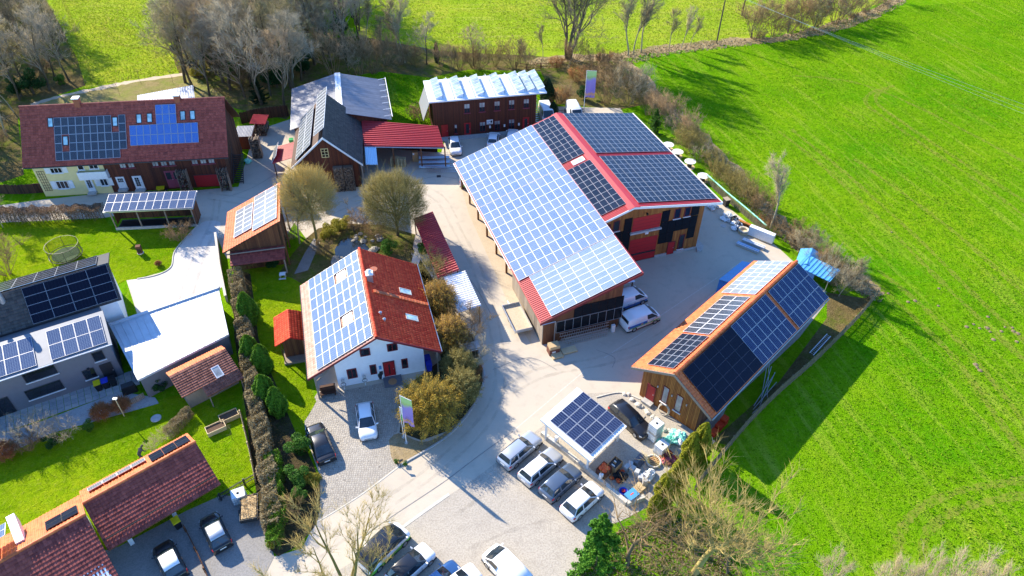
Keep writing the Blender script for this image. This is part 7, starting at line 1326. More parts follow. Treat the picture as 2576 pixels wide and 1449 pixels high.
r = prop('tub', 'dark blue tub with red rags beside the light blue box', 'tub', S(1752, 1388), 0); plathe(r, 'tub', 'blue_plastic', (0, 0, 0), [(.3, 0), (.4, .45), (.34, .42), (.3, .2)], 14); pbox(r, 'rag', 'red_paint', -.15, .15, -.1, .15, .3, .46)
pallet('pallet with pale boards beside the light blue box', S(1795, 1375), 40, 1, None, 1.2, .9, 'pale_wood')
# --- pallets and profiles along the right hedge
r = prop('glass_rack', 'tall white wrapped stack of glass panes by the hedge', 'glass stack', S(2138, 672), -38); pbox(r, 'panes', 'translucent_plastic', -1.7, 1.7, -.35, .35, .15, 1.45); pbox(r, 'base', 'pale_wood', -1.7, 1.7, -.4, .4, 0, .14)
for k, (x, y, l, m_, lb) in enumerate([(2102, 700, 3.0, 'light_blue_sheet', 'blue wrapped bundle of profiles, nearest the yard'), (2118, 690, 3.0, 'white_paint', 'white bundle of profiles between blue bundle and glass stack')]): r = prop('profile_bundle', lb, 'profiles', S(x, y), -38); [pbox(r, 'profile', m_ if j % 2 else 'aluminium', -l/2, l/2, -.32+j*.16, -.18+j*.16, .1, .42) for j in range(4)]; pbox(r, 'base', 'pale_wood', -l/2, l/2, -.34, .34, 0, .09)
for k, (x, y, lb) in enumerate([(2004, 585, 'grey wrapped pallet under the right eave of the warehouse'), (2046, 612, 'large white wrapped heap beside the hedge'), (2062, 622, 'black and white wrapped heap beside the manhole'), (2076, 640, 'white wrapped heap nearest the cable ring')]): heap('wrapped_goods', lb, 'wrapped goods', S(x, y), ['white_paint', 'translucent_plastic', 'lamp_grey'] + (['black_plastic'] if k > 1 else []), 14, .9, .7, .9, 10+k, .25, .5)
r = prop('cable_ring', 'white ring of cable lying on wrapped goods by the hedge', 'cable', S(2090, 655), 0); mb = MB()
for i in range(20): a, b = 2*math.pi*i/20, 2*math.pi*(i+1)/20; mb.tube((.6*math.cos(a), .6*math.sin(a), .5), (.6*math.cos(b), .6*math.sin(b), .5), .15, .15, 6)
mb.build('coil', M['rope'], r, True); plathe(r, 'base', 'pale_wood', (0, 0, 0), [(.7, 0), (.7, .35)], 16, False)
r = prop('plank', 'orange plank lying along the green mesh fence', 'plank', S(2094, 634), -40); pbox(r, 'plank', 'honey_wood', -1.3, 1.3, -.2, .2, .4, .5); pbox(r, 'support', 'old_wood', -1.0, 1.0, -.12, .12, 0, .395)
r = prop('waste_bin', 'black bin standing beside the right corner of the warehouse roof', 'bin', S(2040, 578), 20); mb = MB(); mb.hexa([(-.3, -.35, .05), (.3, -.35, .05), (.3, .35, .05), (-.3, .35, .05)], [(-.36, -.42, 1.1), (.36, -.42, 1.1), (.36, .42, 1.1), (-.36, .42, 1.1)]); mb.build('bin', M['black_plastic'], r); pbox(r, 'lid', 'grey_wood', -.38, .38, -.45, .45, 1.1, 1.17)
for k, (x, y, lb) in enumerate([(1878, 420, 'cable drum furthest up the hedge'), (1904, 440, 'white topped cable drum second along the hedge'), (1938, 470, 'big cable drum with black core, third along the hedge'), (1975, 508, 'cable drum nearest the green mesh fence')]): drum(lb, S(x, y), .85, .75 if k != 2 else .9)
q = [S(1985, 512), S(2040, 562), S(2100, 612), S(2150, 656)]; mf = thing('mesh_fence', 'low lattice fence with turquoise top rail beside the hedge', 'fence', (q[0].x, q[0].y, 0)); mb = MB(); m2 = MB()
for a, b in zip(q, q[1:]):
    a, b = a-q[0], b-q[0]; mb.tube(a+Vector((0, 0, 1.25)), b+Vector((0, 0, 1.25)), .10, .10, 6); n = int((b-a).length/.16)
    for i in range(n): p = a.lerp(b, i/n); m2.col = random.random(); m2.tube(p, p+Vector((0, 0, 1.2)), .035, .035, 4)
mb.build('top_rail', M['turquoise_net'], mf); m2.build('slats', M['grey_wood'], mf, kind='stuff')
# --- blue shelters
def shelter(label, p, deg, L, W, H, R):
    r = prop('blue_shelter', label, 'shelter', p, deg); mb = MB(); mb.slab([(0, 0, H), (L, 0, H), (L, W/2, R), (0, W/2, R)], .06); mb.slab([(0, W/2, R+.003), (L, W/2, R+.003), (L, W, H), (0, W, H)], .06); mb.build('roof', M['light_blue_sheet'], r); mb = MB(); mb.box(.05, L-.05, .05, .12, 0, H-.1); mb.box(.05, .12, .12, W-.12, 0, H-.1); mb.box(.05, L-.05, W-.12, W-.05, 0, H-.1); mb.add([(.08, .1, H-.1), (.08, W-.1, H-.1), (.08, W/2, R-.1)], [(0, 1, 2)]); mb.add([(L-.08, .1, H-.1), (L-.08, W-.1, H-.1), (L-.08, W/2, R-.1)], [(0, 1, 2)]); mb.box(L-.12, L-.05, .12, W-.12, 0, H-.1); mb.build('wall', M['blue_sheet'], r); return r
shelter('blue shelter left of the orange roof, beside the yard', S(2062, 800), 46, 5.0, 2.6, 2.0, 2.5) if 0 else None
pa, pb = S(2022, 784, 2.1), S(2088, 732, 2.1); dg = math.degrees(math.atan2(pb.y-pa.y, pb.x-pa.x)); shelter('blue shelter in front of the orange roof, beside the yard', (pa.x+2.4*math.sin(rad(dg)), pa.y-2.4*math.cos(rad(dg))), dg, (pb-pa).length, 2.4, 2.0, 2.35); p = S(2300, 800); shelter('blue tent beyond the far gable of the orange roof', (p.x-.6, p.y+.3), 62, 3.6, 2.6, 1.9, 2.5)
p = S(2318, 832); r = prop('blue_canopy', 'pale blue corrugated canopy at the far gable of the orange roof', 'canopy', p, 136); corrugated(r, None, [(0, 0, 2.2), (4.2, 0, 2.2), (4.2, -2.6, 2.5), (0, -2.6, 2.5)], .5, .06, 'light_blue_sheet', 'roof'); [ptube(r, 'post', 'galvanised', (x, -.2, 0), (x, -.2, 2.2), .05) for x in (.2, 4.0)]
# --- cabin front and back
r = prop('hose_coil', 'pale coiled hose leaning on the front wall of the timber cabin', 'hose', S(1862, 1165), 46.17-90); mb = MB()
for k in range(3):
    for i in range(22): a, b = 2*math.pi*i/22, 2*math.pi*(i+1)/22; R_ = .52+.06*k; mb.tube((R_*math.cos(a), .10+.05*k+.2*math.sin(a), .58+R_*math.sin(a)*.95), (R_*math.cos(b), .10+.05*k+.2*math.sin(b), .58+R_*math.sin(b)*.95), .035, .035, 5)
mb.build('coil', M['rope'], r)
for k in range(14): x, y = 1760+k*11+random.uniform(-6, 6), 1105+k*10+random.uniform(-6, 6); r = prop('rock', 'pale rock in the row before the timber cabin', 'rock', S(x, y), random.uniform(0, 180), 'rocks before the timber cabin'); s = random.uniform(.15, .32); mb = MB(); mb.lathe((0, 0, 0), [(s, 0), (s*1.1, s*.4), (s*.7, s*.8), (s*.2, s*.9)], 7); mb.v = [(a*random.uniform(.75, 1.3), b*random.uniform(.75, 1.3), c) for a, b, c in mb.v]; mb.build('stone', M['pale_stone'], r)
fr = (46.17, 43.9, -20.2); a46 = rad(46.17); w46 = lambda u, v: (math.cos(a46)*u+math.sin(a46)*v, math.sin(a46)*u-math.cos(a46)*v)
ladder('ladder lying on the ground behind the orange roofed cabin', w46(62.0, -13.6), 46, 4.2, 6, .45)
for i in range(7): r = prop('scaffold_pole', 'grey scaffold pole leaning behind the timber cabin', 'pole', (*w46(50+i*.5, -14.2-.2*(i % 3)), 0), 40+6*i, 'scaffold poles behind the cabin'); ptube(r, 'pole', 'galvanised', (0, 0, .05), (4.5, 0, .5+.12*i), .035)
for i in range(3): r = prop('tile_stack', 'stack of spare red tiles behind the near corner of the cabin', 'tiles', (*w46(45.0+i*.9, -15.6), 0), 46, 'spare tiles behind the cabin'); [pbox(r, 'tile', 'red_tile', -.35, .35, -.3+.04*(j % 2), .3, j*.1, j*.1+.08) for j in range(6+2*i)]
# --- front of the timber shed
a9 = rad(109.5); w9 = lambda u, v: (math.cos(a9)*u+math.sin(a9)*v, math.sin(a9)*u-math.cos(a9)*v)
for k in range(6):
    u, v = 50.55-.13*k, 23.5+.12*k; z = [.95, .62, .34, .9, .55, .05][k]; ladder(['long ladder on the top hooks of the shed wall', 'ladder second from the top on the shed wall', 'ladder third from the top on the shed wall', 'outer ladder on the upper hooks of the shed wall', 'outer ladder on the lower hooks of the shed wall', 'ladder resting lowest before the shed wall'][k], w9(u, v), 19.5, 6.0-.2*k, 86, .42, 'ladders on the shed wall', 'aluminium', z)
cb = crate('orange crate of boards at the near corner of the timber shed', w9(49.5, 22.4), 19.5, 1.2, .9, .8, 'rust', 'pale_wood'); pbox(cb, 'boards', 'pale_wood', -.55, .6, -.45, .4, .82, 1.25); pbox(cb, 'notice', 'white_paint', -.3, .1, -.47, -.452, .35, .55)
pallet('pallet of boards lying nearest the road before the timber shed', S(1566, 1002), 20, 1, None, 1.2, .9, 'pale_wood'); pallet('long pallet of boards lying before the shed ladders', S(1600, 988), 20, 1, None, 1.7, .8, 'pale_wood')
r = prop('notice_pillar', 'white pillar at the right corner of the timber shed', 'pillar', w9(50.4, 30.0), 19.5); pbox(r, 'pillar', 'white_paint', -.2, .2, -.15, .15, 0, 1.0)
# --- flat trailer with sand
r = prop('flat_trailer', 'long flat trailer with pale wooden bed beside the timber shed', 'trailer', (*w9(55.2, 20.2), 0), 109.5); pbox(r, 'bed', 'sand', -2.2, 2.2, -1.0, 1.0, .62, .70)
for a, b, c, d in ((-2.2, 2.2, -1.05, -1.0), (-2.2, 2.2, 1.0, 1.05), (-2.25, -2.2, -1.05, 1.05), (2.2, 2.25, -1.05, 1.05)): pbox(r, 'side_board', 'aluminium', a, b, c, d, .6, 1.0)
for x in (-.5, .5):
    for y in (-.8, .8): ptube(r, 'wheel', 'rubber', (x, y-.1, .3), (x, y+.1, .3), .3, .3, 14)
ptube(r, 'drawbar', 'galvanised', (2.2, 0, .5), (3.4, 0, .45), .05)
# --- red open shed goods
pallet('stack of pallets under the red open shed, left one', S(1112, 466), 0, 10); pallet('stack of pallets under the red open shed, right one', S(1131, 466), 0, 9)
r = prop('cardboard_box', 'tall cardboard box under the red open shed', 'box', S(1169, 452), 5); pbox(r, 'box', 'cardboard', -.4, .4, -.35, .35, 0, 1.6); pbox(r, 'notice', 'white_paint', -.35, -.1, -.36, -.352, 1.2, 1.5)
for k in range(7): ladder('aluminium ladder in the pile before the red open shed', tuple(S(1178+4*k, 450+6.3*k))[:2], 3+random.uniform(-3, 3), 4.6, 8+8*(k % 2), .45, 'ladder pile before the red shed', 'aluminium', .9-.13*k)
for k in range(3): r = prop('scaffold_deck', 'pale blue scaffold deck in the pile before the red open shed', 'deck', S(1222, 455+9*k), 3, 'scaffold decks before the red shed'); pbox(r, 'deck', 'pale_blue_metal', -2.3, 2.3, -.3, .3, .75-.25*k, .85-.25*k); pbox(r, 'trestle', 'galvanised', -2.0, 2.0, -.25, .25, 0, .7-.25*k)
r = prop('drain_grate', 'square drain grate before the red open shed', 'grate', S(1234, 496), 5); pbox(r, 'grate', 'dark_metal', -.3, .3, -.3, .3, 0, .03)
# --- small stores right of the farmhouse
r = prop('woodshed', 'little shed with pale corrugated roof beside the outside stair', 'shed', S(697, 410), 6); corrugated(r, None, [(-1.3, -1.3, 2.3), (1.3, -1.3, 2.3), (1.3, 1.6, 2.6), (-1.3, 1.6, 2.6)], .2, .04, 'grey_metal', 'roof'); pbox(r, 'wall', 'brown_red_wood', -1.1, 1.1, -1.1, 1.4, 0, 2.25)
r = prop('log_store', 'firewood store under a faded red ribbed roof behind the farmhouse', 'log store', S(738, 372), 95); corrugated(r, None, [(-1.6, -1.2, 2.2), (1.6, -1.2, 2.2), (1.6, 1.2, 2.4), (-1.6, 1.2, 2.4)], .2, .05, 'red_metal', 'roof'); mb = MB()
for i in range(90): y = random.uniform(-1, 1); z = random.uniform(.1, 2.0); mb.col = random.random(); mb.tube((-1.4, y, z), (1.4, y, z), .08, .08, 5)
mb.build('logs', M['firewood'], r, kind='stuff')
for k in range(4):
    r = prop('firewood_crate', 'crate of split firewood stacked beside the outside stair', 'crate', (*S(727, 442)[:2], k*.85), 8, 'firewood crates by the stair'); mb = MB(); R9 = random.Random(k)
    for i in range(30): x = R9.uniform(-.6, .6); z = R9.uniform(.08, .72); mb.col = R9.random(); mb.tube((x, -.52, z), (x, .5, z), .08, .08, 5)
    mb.build('logs', M['firewood'], r, kind='stuff'); pbox(r, 'frame', 'grey_wood', -.65, .65, -.5, .5, 0, .05); [pbox(r, 'post', 'grey_wood', x-.03, x+.03, -.5, .5, .05, .84) for x in (-.66, .66)]
heap('tarpaulin', 'turquoise tarpaulin heap at the foot of the outside stair', 'tarpaulin', S(697, 456), ['turquoise_net'], 8, .6, .4, .4, 30, .3, .5); r = prop('green_bin', 'green lidded bin by the left end of the slate barn', 'bin', S(822, 408), 10); pbox(r, 'bin', 'green_plastic', -.3, .3, -.35, .35, 0, 1.0); pbox(r, 'lid', 'green_plastic', -.33, .33, -.38, .38, 1.0, 1.08)
r = prop('wheelbarrow', 'yellow wheelbarrow tub before the pink barn door', 'wheelbarrow', S(456, 538), 20); mb = MB(); mb.hexa([(-.4, -.25, .35), (.3, -.2, .35), (.3, .2, .35), (-.4, .25, .35)], [(-.6, -.4, .7), (.5, -.35, .65), (.5, .35, .65), (-.6, .4, .7)]); mb.build('tub', M['yellow_plastic'], r); ptube(r, 'wheel', 'rubber', (.6, -.05, .2), (.6, .05, .2), .2, .2, 12); [ptube(r, 'handle', 'dark_metal', (.6, .2*s, .2), (-1.0, .3*s, .6), .025) for s in (1, -1)]
# --- fences and walls
def board_fence(label, pts, h, mat, bw=.12, gap=.03, step=2.2, lean=0, cap=None, name='board_fence'):
    q = [at(*p) for p in dense(pts, 6)]; rt = thing(name, label, 'fence', (q[0].x, q[0].y, 0)); mb = MB(); acc = 0; nxt = 0
    for a, b in zip(q, q[1:]):
        a, b = a-q[0], b-q[0]; L = (b-a).length; d = (b-a)/L; n = Vector((-d.y, d.x, 0)); s = 0
        while s < L:
            w = bw; p = a+d*s; hh = h*random.uniform(.96, 1.04); mb.col = random.random(); mb.obox(p-n*.012, d*min(w, L-s+.001), n*.024, (0, 0, hh)); s += bw+gap
        mb.col = .4
        for z in (h*.25, h*.75): mb.obox(a+n*.012+Vector((0, 0, z)), b-a, n*.05, (0, 0, .08))
    mb.build('pickets', M[mat], rt, kind='stuff'); acc = 0
    for a, b in zip(q, q[1:]):
        acc += (b-a).length
        if acc >= nxt: nxt += step; p = b-q[0]; m2 = MB(); m2.box(p.x-.06, p.x+.06, p.y-.06, p.y+.06, 0, h+.08); m2.build('post', M[mat], rt)
    return rt
board_fence('weathered picket fence between the timber cabin and the meadow', [(2203,748),(2160,800),(2110,852),(2040,920),(1960,990),(1890,1060),(1830,1130),(1780,1190),(1745,1235)], 1.35, 'fence_wood', .09, .05)
board_fence('dark board fence left of the yellow farmhouse', [(-30,486),(50,488),(112,484)], 1.5, 'dark_wood', .16, .01); board_fence('dark board fence behind the log store', [(608,312),(660,300),(728,292)], 2.0, 'dark_wood', .18, .01)
board_fence('pale plank fence between lower lawn and hedge', [(607,1045),(618,1090),(632,1150),(645,1215)], 1.0, 'pale_wood', .14, .005); board_fence('dark metal railing at the end of the lower lawn', [(552,1262),(600,1232),(648,1205)], 1.0, 'dark_metal', .03, .09); board_fence('small brown picket fence beside the garage drive', [(465,1330),(500,1400),(530,1470)], .7, 'old_wood', .07, .06)
board_fence('small picket fence beside the zinc roofed garage', [(322,1022),(345,1012),(366,1000)], .8, 'grey_wood', .07, .05); board_fence('dark railing behind the parked vans', [(1385,292),(1420,288),(1470,285)], 1.0, 'dark_metal', .03, .12); board_fence('dark railing beside the pond', [(890,585),(905,578),(930,575)], .9, 'dark_metal', .03, .12)
r = thing('rail_fence', 'timber rail fence below the tallest bare tree', 'fence', tuple(at(1298, 172))); q = [at(1298, 172)-at(1298, 172), at(1325, 176)-at(1298, 172), at(1360, 174)-at(1298, 172), at(1400, 172)-at(1298, 172)]
for p in q: ptube(r, 'post', 'old_wood', p, p+Vector((0, 0, 1.3)), .09)
for a, b in zip(q, q[1:]): [ptube(r, 'rail', 'old_wood', a+Vector((0, 0, z)), b+Vector((0, 0, z)), .05) for z in (.5, 1.1)]
q = [at(546, 600), at(556, 680), at(572, 760)]; wl_ = thing('drive_wall', 'pale low wall with coping stones along the driveway', 'wall', (q[0].x, q[0].y, 0))
for a, b in zip(q, q[1:]):
    d = (b-a); n = round(d.length/1.1); d /= n; nn = Vector((-d.y, d.x, 0)).normalized()*.14
    for i in range(n): p = a+d*i-q[0]; mb = MB(); mb.obox(p-nn*.8, d*.985, nn*1.6, (0, 0, .95)); mb.build('wall_stone', M['concrete'], wl_); mb = MB(); mb.obox(p-nn+Vector((0, 0, .953)), d*.985, nn*2, (0, 0, .07)); mb.build('coping', M['pale_stone'], wl_)
r = prop('trellis_gate', 'grey wire gate at the corner of the pent barn', 'gate', at(553, 600), 20); [ptube(r, 'wire', 'galvanised', (i*.25, 0, 0), (i*.25, 0, 1.2), .015, n=4) for i in range(6)]; [ptube(r, 'wire', 'galvanised', (0, 0, .1+i*.27), (1.25, 0, .1+i*.27), .015, n=4) for i in range(5)]
# --- flags, poles and wires
t = NT('flag_cloth'); gc = t.n('ShaderNodeTexCoord').outputs['Generated']; sx = t.n('ShaderNodeSeparateXYZ'); t.l(gc, sx.inputs[0]); w_ = t.math('ADD', sx.outputs[2], t.math('MULTIPLY', t.noise(t.coord('Generated'), 2.5, 2), .35)); t.col(t.ramp(w_, [(.18, (.30, .20, .55)), (.32, (.75, .38, .15)), (.40, (.32, .22, .58)), (.80, (.36, .27, .62)), (.95, (.45, .60, .16)), (1.0, (.50, .70, .25))])); t.fin(.8)
t = NT('flag_green'); gc = t.n('ShaderNodeTexCoord').outputs['Generated']; sx = t.n('ShaderNodeSeparateXYZ'); t.l(gc, sx.inputs[0]); t.col(t.ramp(sx.outputs[2], [(.45, (.05, .42, .08)), (.55, (.75, .82, .82))])); t.fin(.8)
def flag(label, p, h, w, l, deg, mat, drop=.15):
    r = prop('flag', label, 'flag', p, deg); ptube(r, 'flagpole', 'white_paint', (0, 0, 0), (0, 0, h), .05, .035); ptube(r, 'arm', 'white_paint', (0, 0, h-.05), (w, 0, h-.05), .025); plathe(r, 'base', 'concrete', (0, 0, 0), [(.18, 0), (.18, .12)], 12, False); V = []; nx, nz = 8, 16
    for s in (0, .006):
        for i in range(nx+1):
            for j in range(nz+1): x = .06+(w-.06)*i/nx; z = h-.1-l*j/nz; V.append((x, s+.09*math.sin(i*.9+j*.35)*(j/nz), z))
    k = (nx+1)*(nz+1); F = [(i*(nz+1)+j, (i+1)*(nz+1)+j, (i+1)*(nz+1)+j+1, i*(nz+1)+j+1) for i in range(nx) for j in range(nz)]; F += [tuple(k+a for a in reversed(f)) for f in F]; mb = MB(); mb.add(V, F); mb.build('cloth', M[mat], r, True, fix=False); return r
flag('tall purple and green flag in the bed before the yellow shrub', at(1022.7, 1114.3), 7.0, 1.25, 3.7, -28, 'flag_cloth'); flag('small green and white flag beside the tall purple flag', at(1016, 1100), 4.6, .8, 1.9, -28, 'flag_green'); flag('purple and green flag standing behind the warehouse', S(1641, 318), 7.6, 1.6, 4.6, -5, 'flag_cloth')
r = prop('power_pole', 'leaning wooden power pole on the bank with a crossarm', 'power pole', at(1802, 110)); ptube(r, 'pole', 'bark_trunk', (0, 0, 0), (0, 0, 10.5), .16, .12); ptube(r, 'crossarm', 'galvanised', (-.9, .4, 10), (.9, -.4, 10), .06); [ptube(r, 'insulator', 'white_paint', (s*.8, -s*.36, 10.05), (s*.8, -s*.36, 10.3), .05) for s in (-1, 0, 1)]
r2 = prop('power_pole', 'distant power pole behind the hedgerow bush', 'power pole', at(1866, 40)); ptube(r2, 'pole', 'bark_trunk', (0, 0, 0), (0, 0, 10), .16, .12); ptube(r2, 'crossarm', 'galvanised', (-.9, 0, 9.6), (.9, 0, 9.6), .06)
P0 = at(1802, 110)
for k, (y1, lb) in enumerate([(256, 'uppermost of the three overhead wires'), (268, 'middle one of the three overhead wires'), (279, 'lowest of the three overhead wires')]):
    a = P0+Vector(((k-1)*.8, -(k-1)*.36, 10.3)); b = at(2576, y1, 8.2-.1*k); d = b-a; e = a+d*1.35; r = thing('overhead_wire', lb+' crossing the meadow', 'wire', tuple(a)); mb = MB(); pts = [a.lerp(e, t/20)-Vector((0, 0, 1.4*4*(t/20)*(1-t/20)*.35))-a for t in range(21)]; mb.path(pts, .013, 5); mb.build('wire', M['aluminium'], r)
r = prop('bollard_lamp', 'small dark lamp beside the flag bed plants', 'lamp', S(1126, 1312)); ptube(r, 'post', 'dark_metal', (0, 0, 0), (0, 0, .9), .04); ptube(r, 'shade', 'black_plastic', (0, 0, .85), (.3, .1, .95), .12, .08)
r = prop('garden_lamp', 'tall wooden garden lamp beside the patio', 'lamp', at(313, 1047)); ptube(r, 'post', 'pale_wood', (0, 0, 0), (0, 0, 2.6), .05); pbox(r, 'lamp_head', 'white_paint', -.2, .2, -.12, .12, 2.6, 2.72)
# --- gardens
r = prop('trampoline', 'round trampoline with dark green safety net on the lawn', 'trampoline', at(172, 652)); mb = MB()
for i in range(28): a, b = 2*math.pi*i/28, 2*math.pi*(i+1)/28; mb.tube((1.9*math.cos(a), 1.9*math.sin(a), .8), (1.9*math.cos(b), 1.9*math.sin(b), .8), .05, .05, 5); mb.tube((1.9*math.cos(a), 1.9*math.sin(a), 2.3), (1.9*math.cos(b), 1.9*math.sin(b), 2.3), .025, .025, 4)
mb.build('rim', M['black_plastic'], r); plathe(r, 'mat', 'leaf_ivy', (0, 0, .78), [(1.6, 0), (1.6, .01)], 24, False); [ptube(r, 'post', 'dark_metal', (1.9*math.cos(a), 1.9*math.sin(a), 0), (1.9*math.cos(a), 1.9*math.sin(a), 2.35), .03) for a in np.arange(0, 6.2, 1.047)]
t = NT('net'); t.col((.01, .03, .012)); tr2 = t.n('ShaderNodeBsdfTransparent'); mx = t.n('ShaderNodeMixShader'); mx.inputs[0].default_value = .30; t.l(tr2.outputs[0], mx.inputs[1]); t.l(t.b.outputs[0], mx.inputs[2]); t.l(mx.outputs[0], t.out.inputs[0]); mb = MB(); mb.add([(1.9*math.cos(2*math.pi*i/28), 1.9*math.sin(2*math.pi*i/28), z) for z in (.8, 2.3) for i in range(28)], [(i, (i+1) % 28, 28+(i+1) % 28, 28+i) for i in range(28)]); mb.build('net', M['net'], r)
r = prop('fire_column', 'rusty square fire column on a stone on the lawn', 'fire column', at(354, 637), 15); plathe(r, 'base', 'pale_stone', (0, 0, 0), [(.4, 0), (.4, .12)], 12, False); pbox(r, 'column', 'rust', -.28, .28, -.25, .25, .12, 1.2); pbox(r, 'opening', 'black_plastic', -.2, .2, -.256, -.252, .3, .9)
r = prop('garden_table', 'small white garden table on the shaded lawn by the pent barn', 'table', at(713, 700), 10); pbox(r, 'table_top', 'white_paint', -.35, .35, -.3, .3, .68, .72); [pbox(r, 'leg', 'lamp_grey', x-.03, x+.03, y-.03, y+.03, 0, .68) for x in (-.3, .3) for y in (-.25, .25)]; [pbox(r, 'seat', 'lamp_grey', -.4, .4, y-.12, y+.12, .40, .44) for y in (-.6, .6)]
def bin_(label, p, deg, body, lid): r = prop('waste_bin', label, 'bin', p, deg); mb = MB(); mb.hexa([(-.24, -.28, .05), (.24, -.28, .05), (.24, .28, .05), (-.24, .28, .05)], [(-.3, -.36, 1.0), (.3, -.36, 1.0), (.3, .36, 1.0), (-.3, .36, 1.0)]); mb.build('bin', M[body], r); pbox(r, 'lid', lid, -.32, .32, -.39, .39, 1.0, 1.08); [ptube(r, 'wheel', 'rubber', (x, .32, .1), (x+.05, .32, .1), .1, .1, 10) for x in (-.25, .2)]; return r
bin_('black bin with yellow lid against the grey house', at(252, 980), 31, 'black_plastic', 'yellow_plastic'); bin_('black bin with blue lid against the grey house', at(271, 974), 31, 'black_plastic', 'blue_plastic'); bin_('all black bin right of the blue lidded one', at(289, 968), 31, 'black_plastic', 'black_plastic'); bin_('blue bin under the right eave of the white house, front one', at(1080, 930), 16, 'blue_plastic', 'blue_plastic'); bin_('blue bin under the right eave of the white house, rear one', at(1076, 915), 16, 'blue_plastic', 'blue_plastic'); bin_('black bin with yellow lid in the shade of the garage', at(450, 1325), 42, 'black_plastic', 'yellow_plastic')
r = prop('covered_grill', 'black covered grill beside the grey house door', 'grill', at(328, 985), 31); mb = MB(); mb.hexa([(-.7, -.4, 0), (.7, -.4, 0), (.7, .4, 0), (-.7, .4, 0)], [(-.6, -.3, 1.0), (.6, -.3, 1.0), (.55, .25, 1.15), (-.55, .25, 1.15)]); mb.build('cover', M['black_plastic'], r)
r = prop('well_cover', 'round pale well cover on the lower lawn', 'well cover', at(393, 1053)); plathe(r, 'cover', 'concrete', (0, 0, 0), [(.5, 0), (.5, .08), (.45, .1)], 20, False)
r = prop('raised_bed', 'L shaped raised bed of pale planks before the tool shed', 'raised bed', at(545, 1082), 35)
for a, b, c, d in ((-.9, .9, -.5, -.44), (-.9, .9, .44, .5), (-.9, -.84, -.44, .44), (.84, .9, -.44, .44)): pbox(r, 'plank', 'pale_wood', a, b, c, d, 0, .55)
pbox(r, 'soil', 'soil', -.84, .84, -.44, .44, .05, .42)
r = prop('raised_bed', 'raised bed of pale planks nearest the plank fence', 'raised bed', at(578, 1052), 35)
for a, b, c, d in ((-.9, .9, -.5, -.44), (-.9, .9, .44, .5), (-.9, -.84, -.44, .44), (.84, .9, -.44, .44)): pbox(r, 'plank', 'pale_wood', a, b, c, d, 0, .55)
pbox(r, 'soil', 'soil', -.84, .84, -.44, .44, .05, .42)
ibc('white cage tank with a plank on it beside the railing', at(605, 1258), 25, 1); r = prop('box_trailer', 'small trailer filled with straw beside the hedge', 'trailer', at(632, 1290), -75); pbox(r, 'bed', 'dark_metal', -1.2, 1.2, -.7, .7, .5, .56); pbox(r, 'straw', 'straw', -1.1, 1.1, -.62, .62, .56, .95)
for a, b, c, d in ((-1.2, 1.2, -.74, -.7), (-1.2, 1.2, .7, .74), (-1.24, -1.2, -.74, .74), (1.2, 1.24, -.74, .74)): pbox(r, 'side_board', 'dark_metal', a, b, c, d, .5, .95)
[ptube(r, 'wheel', 'rubber', (0, y-.1, .3), (0, y+.1, .3), .3, .3, 14) for y in (-.85, .85)]
mb = MB(); R9 = random.Random(5)
for i in range(160): x, y = R9.uniform(-1.1, 1.1), R9.uniform(-.6, .6); a = R9.uniform(0, 6.28); mb.tube((x, y, .95), (x+.3*math.cos(a), y+.3*math.sin(a), .95+R9.uniform(.02, .3)), .015, .01, 3, False)
mb.build('loose_straw', M['straw'], r, kind='stuff')
for k, (x, y, lb) in enumerate([(997, 955, 'dark flower pot left of the red house door'), (1070, 945, 'dark flower pot right of the red house door')]): r = prop('flower_pot', lb, 'flower pot', at(x*1.0-40 if k == 0 else x-60, y-4 if k == 0 else y-12)); plathe(r, 'pot', 'black_plastic', (0, 0, 0), [(.2, 0), (.3, .7), (.24, .68)], 12); mb = MB(); mb.lathe((0, 0, .65), [(.22, 0), (.3, .15), (.12, .35)], 8); mb.build('plant', M['leaf_dark'], r)
a6 = rad(106.15); w6 = lambda u, v: (math.cos(a6)*u+math.sin(a6)*v, math.sin(a6)*u-math.cos(a6)*v)
for k, v in enumerate((-3.05, -.87)): r = prop('charging_post', ['charging post with coiled cable at the left corner of the white house', 'charging post below the middle of the white house front'][k], 'charging post', (*w6(51.3, v), 0), 106); ptube(r, 'post', 'white_paint', (0, 0, 0), (0, 0, 1.1), .05); pbox(r, 'charger', 'lamp_grey', -.1, .1, -.16, .16, .95, 1.4); mb = MB(); [mb.tube((-.12, .25*math.cos(a), .85+.25*math.sin(a)), (-.12, .25*math.cos(a+.5), .85+.25*math.sin(a+.5)), .025, .025, 4) for a in np.arange(0, 6.2, .5)]; mb.build('cable', M['dark_metal'], r)
r = prop('bench', 'dark slatted bench under the left eave of the white house', 'bench', (*w6(50.9, -4.7), 0), 16); [pbox(r, 'slat', 'dark_wood', -.8, .8, -.25+.13*i, -.15+.13*i, .42, .46) for i in range(4)]; [pbox(r, 'back_slat', 'dark_wood', -.8, .8, .28, .32, .55+.15*i, .65+.15*i) for i in range(3)]; [pbox(r, 'leg', 'dark_wood', x-.04, x+.04, -.22, .25, 0, .42) for x in (-.7, .7)]
R9 = random.Random(12)
for k in range(26): x, y = R9.choice([(R9.uniform(885, 965), R9.uniform(585, 612)), (R9.uniform(840, 870), R9.uniform(650, 672)), (R9.uniform(925, 950), R9.uniform(620, 655))]); r = prop('rock', 'mossy rock on the bank of the pond', 'rock', at(x, y), R9.uniform(0, 180), 'rocks around the pond'); s = R9.uniform(.2, .5); mb = MB(); mb.lathe((0, 0, -.05), [(s, 0), (s*1.15, s*.4), (s*.75, s*.85), (s*.2, s)], 8); mb.v = [(a*R9.uniform(.75, 1.3), b*R9.uniform(.75, 1.3), c*R9.uniform(.9, 1.1)) for a, b, c in mb.v]; mb.build('stone', M['rock'], r)
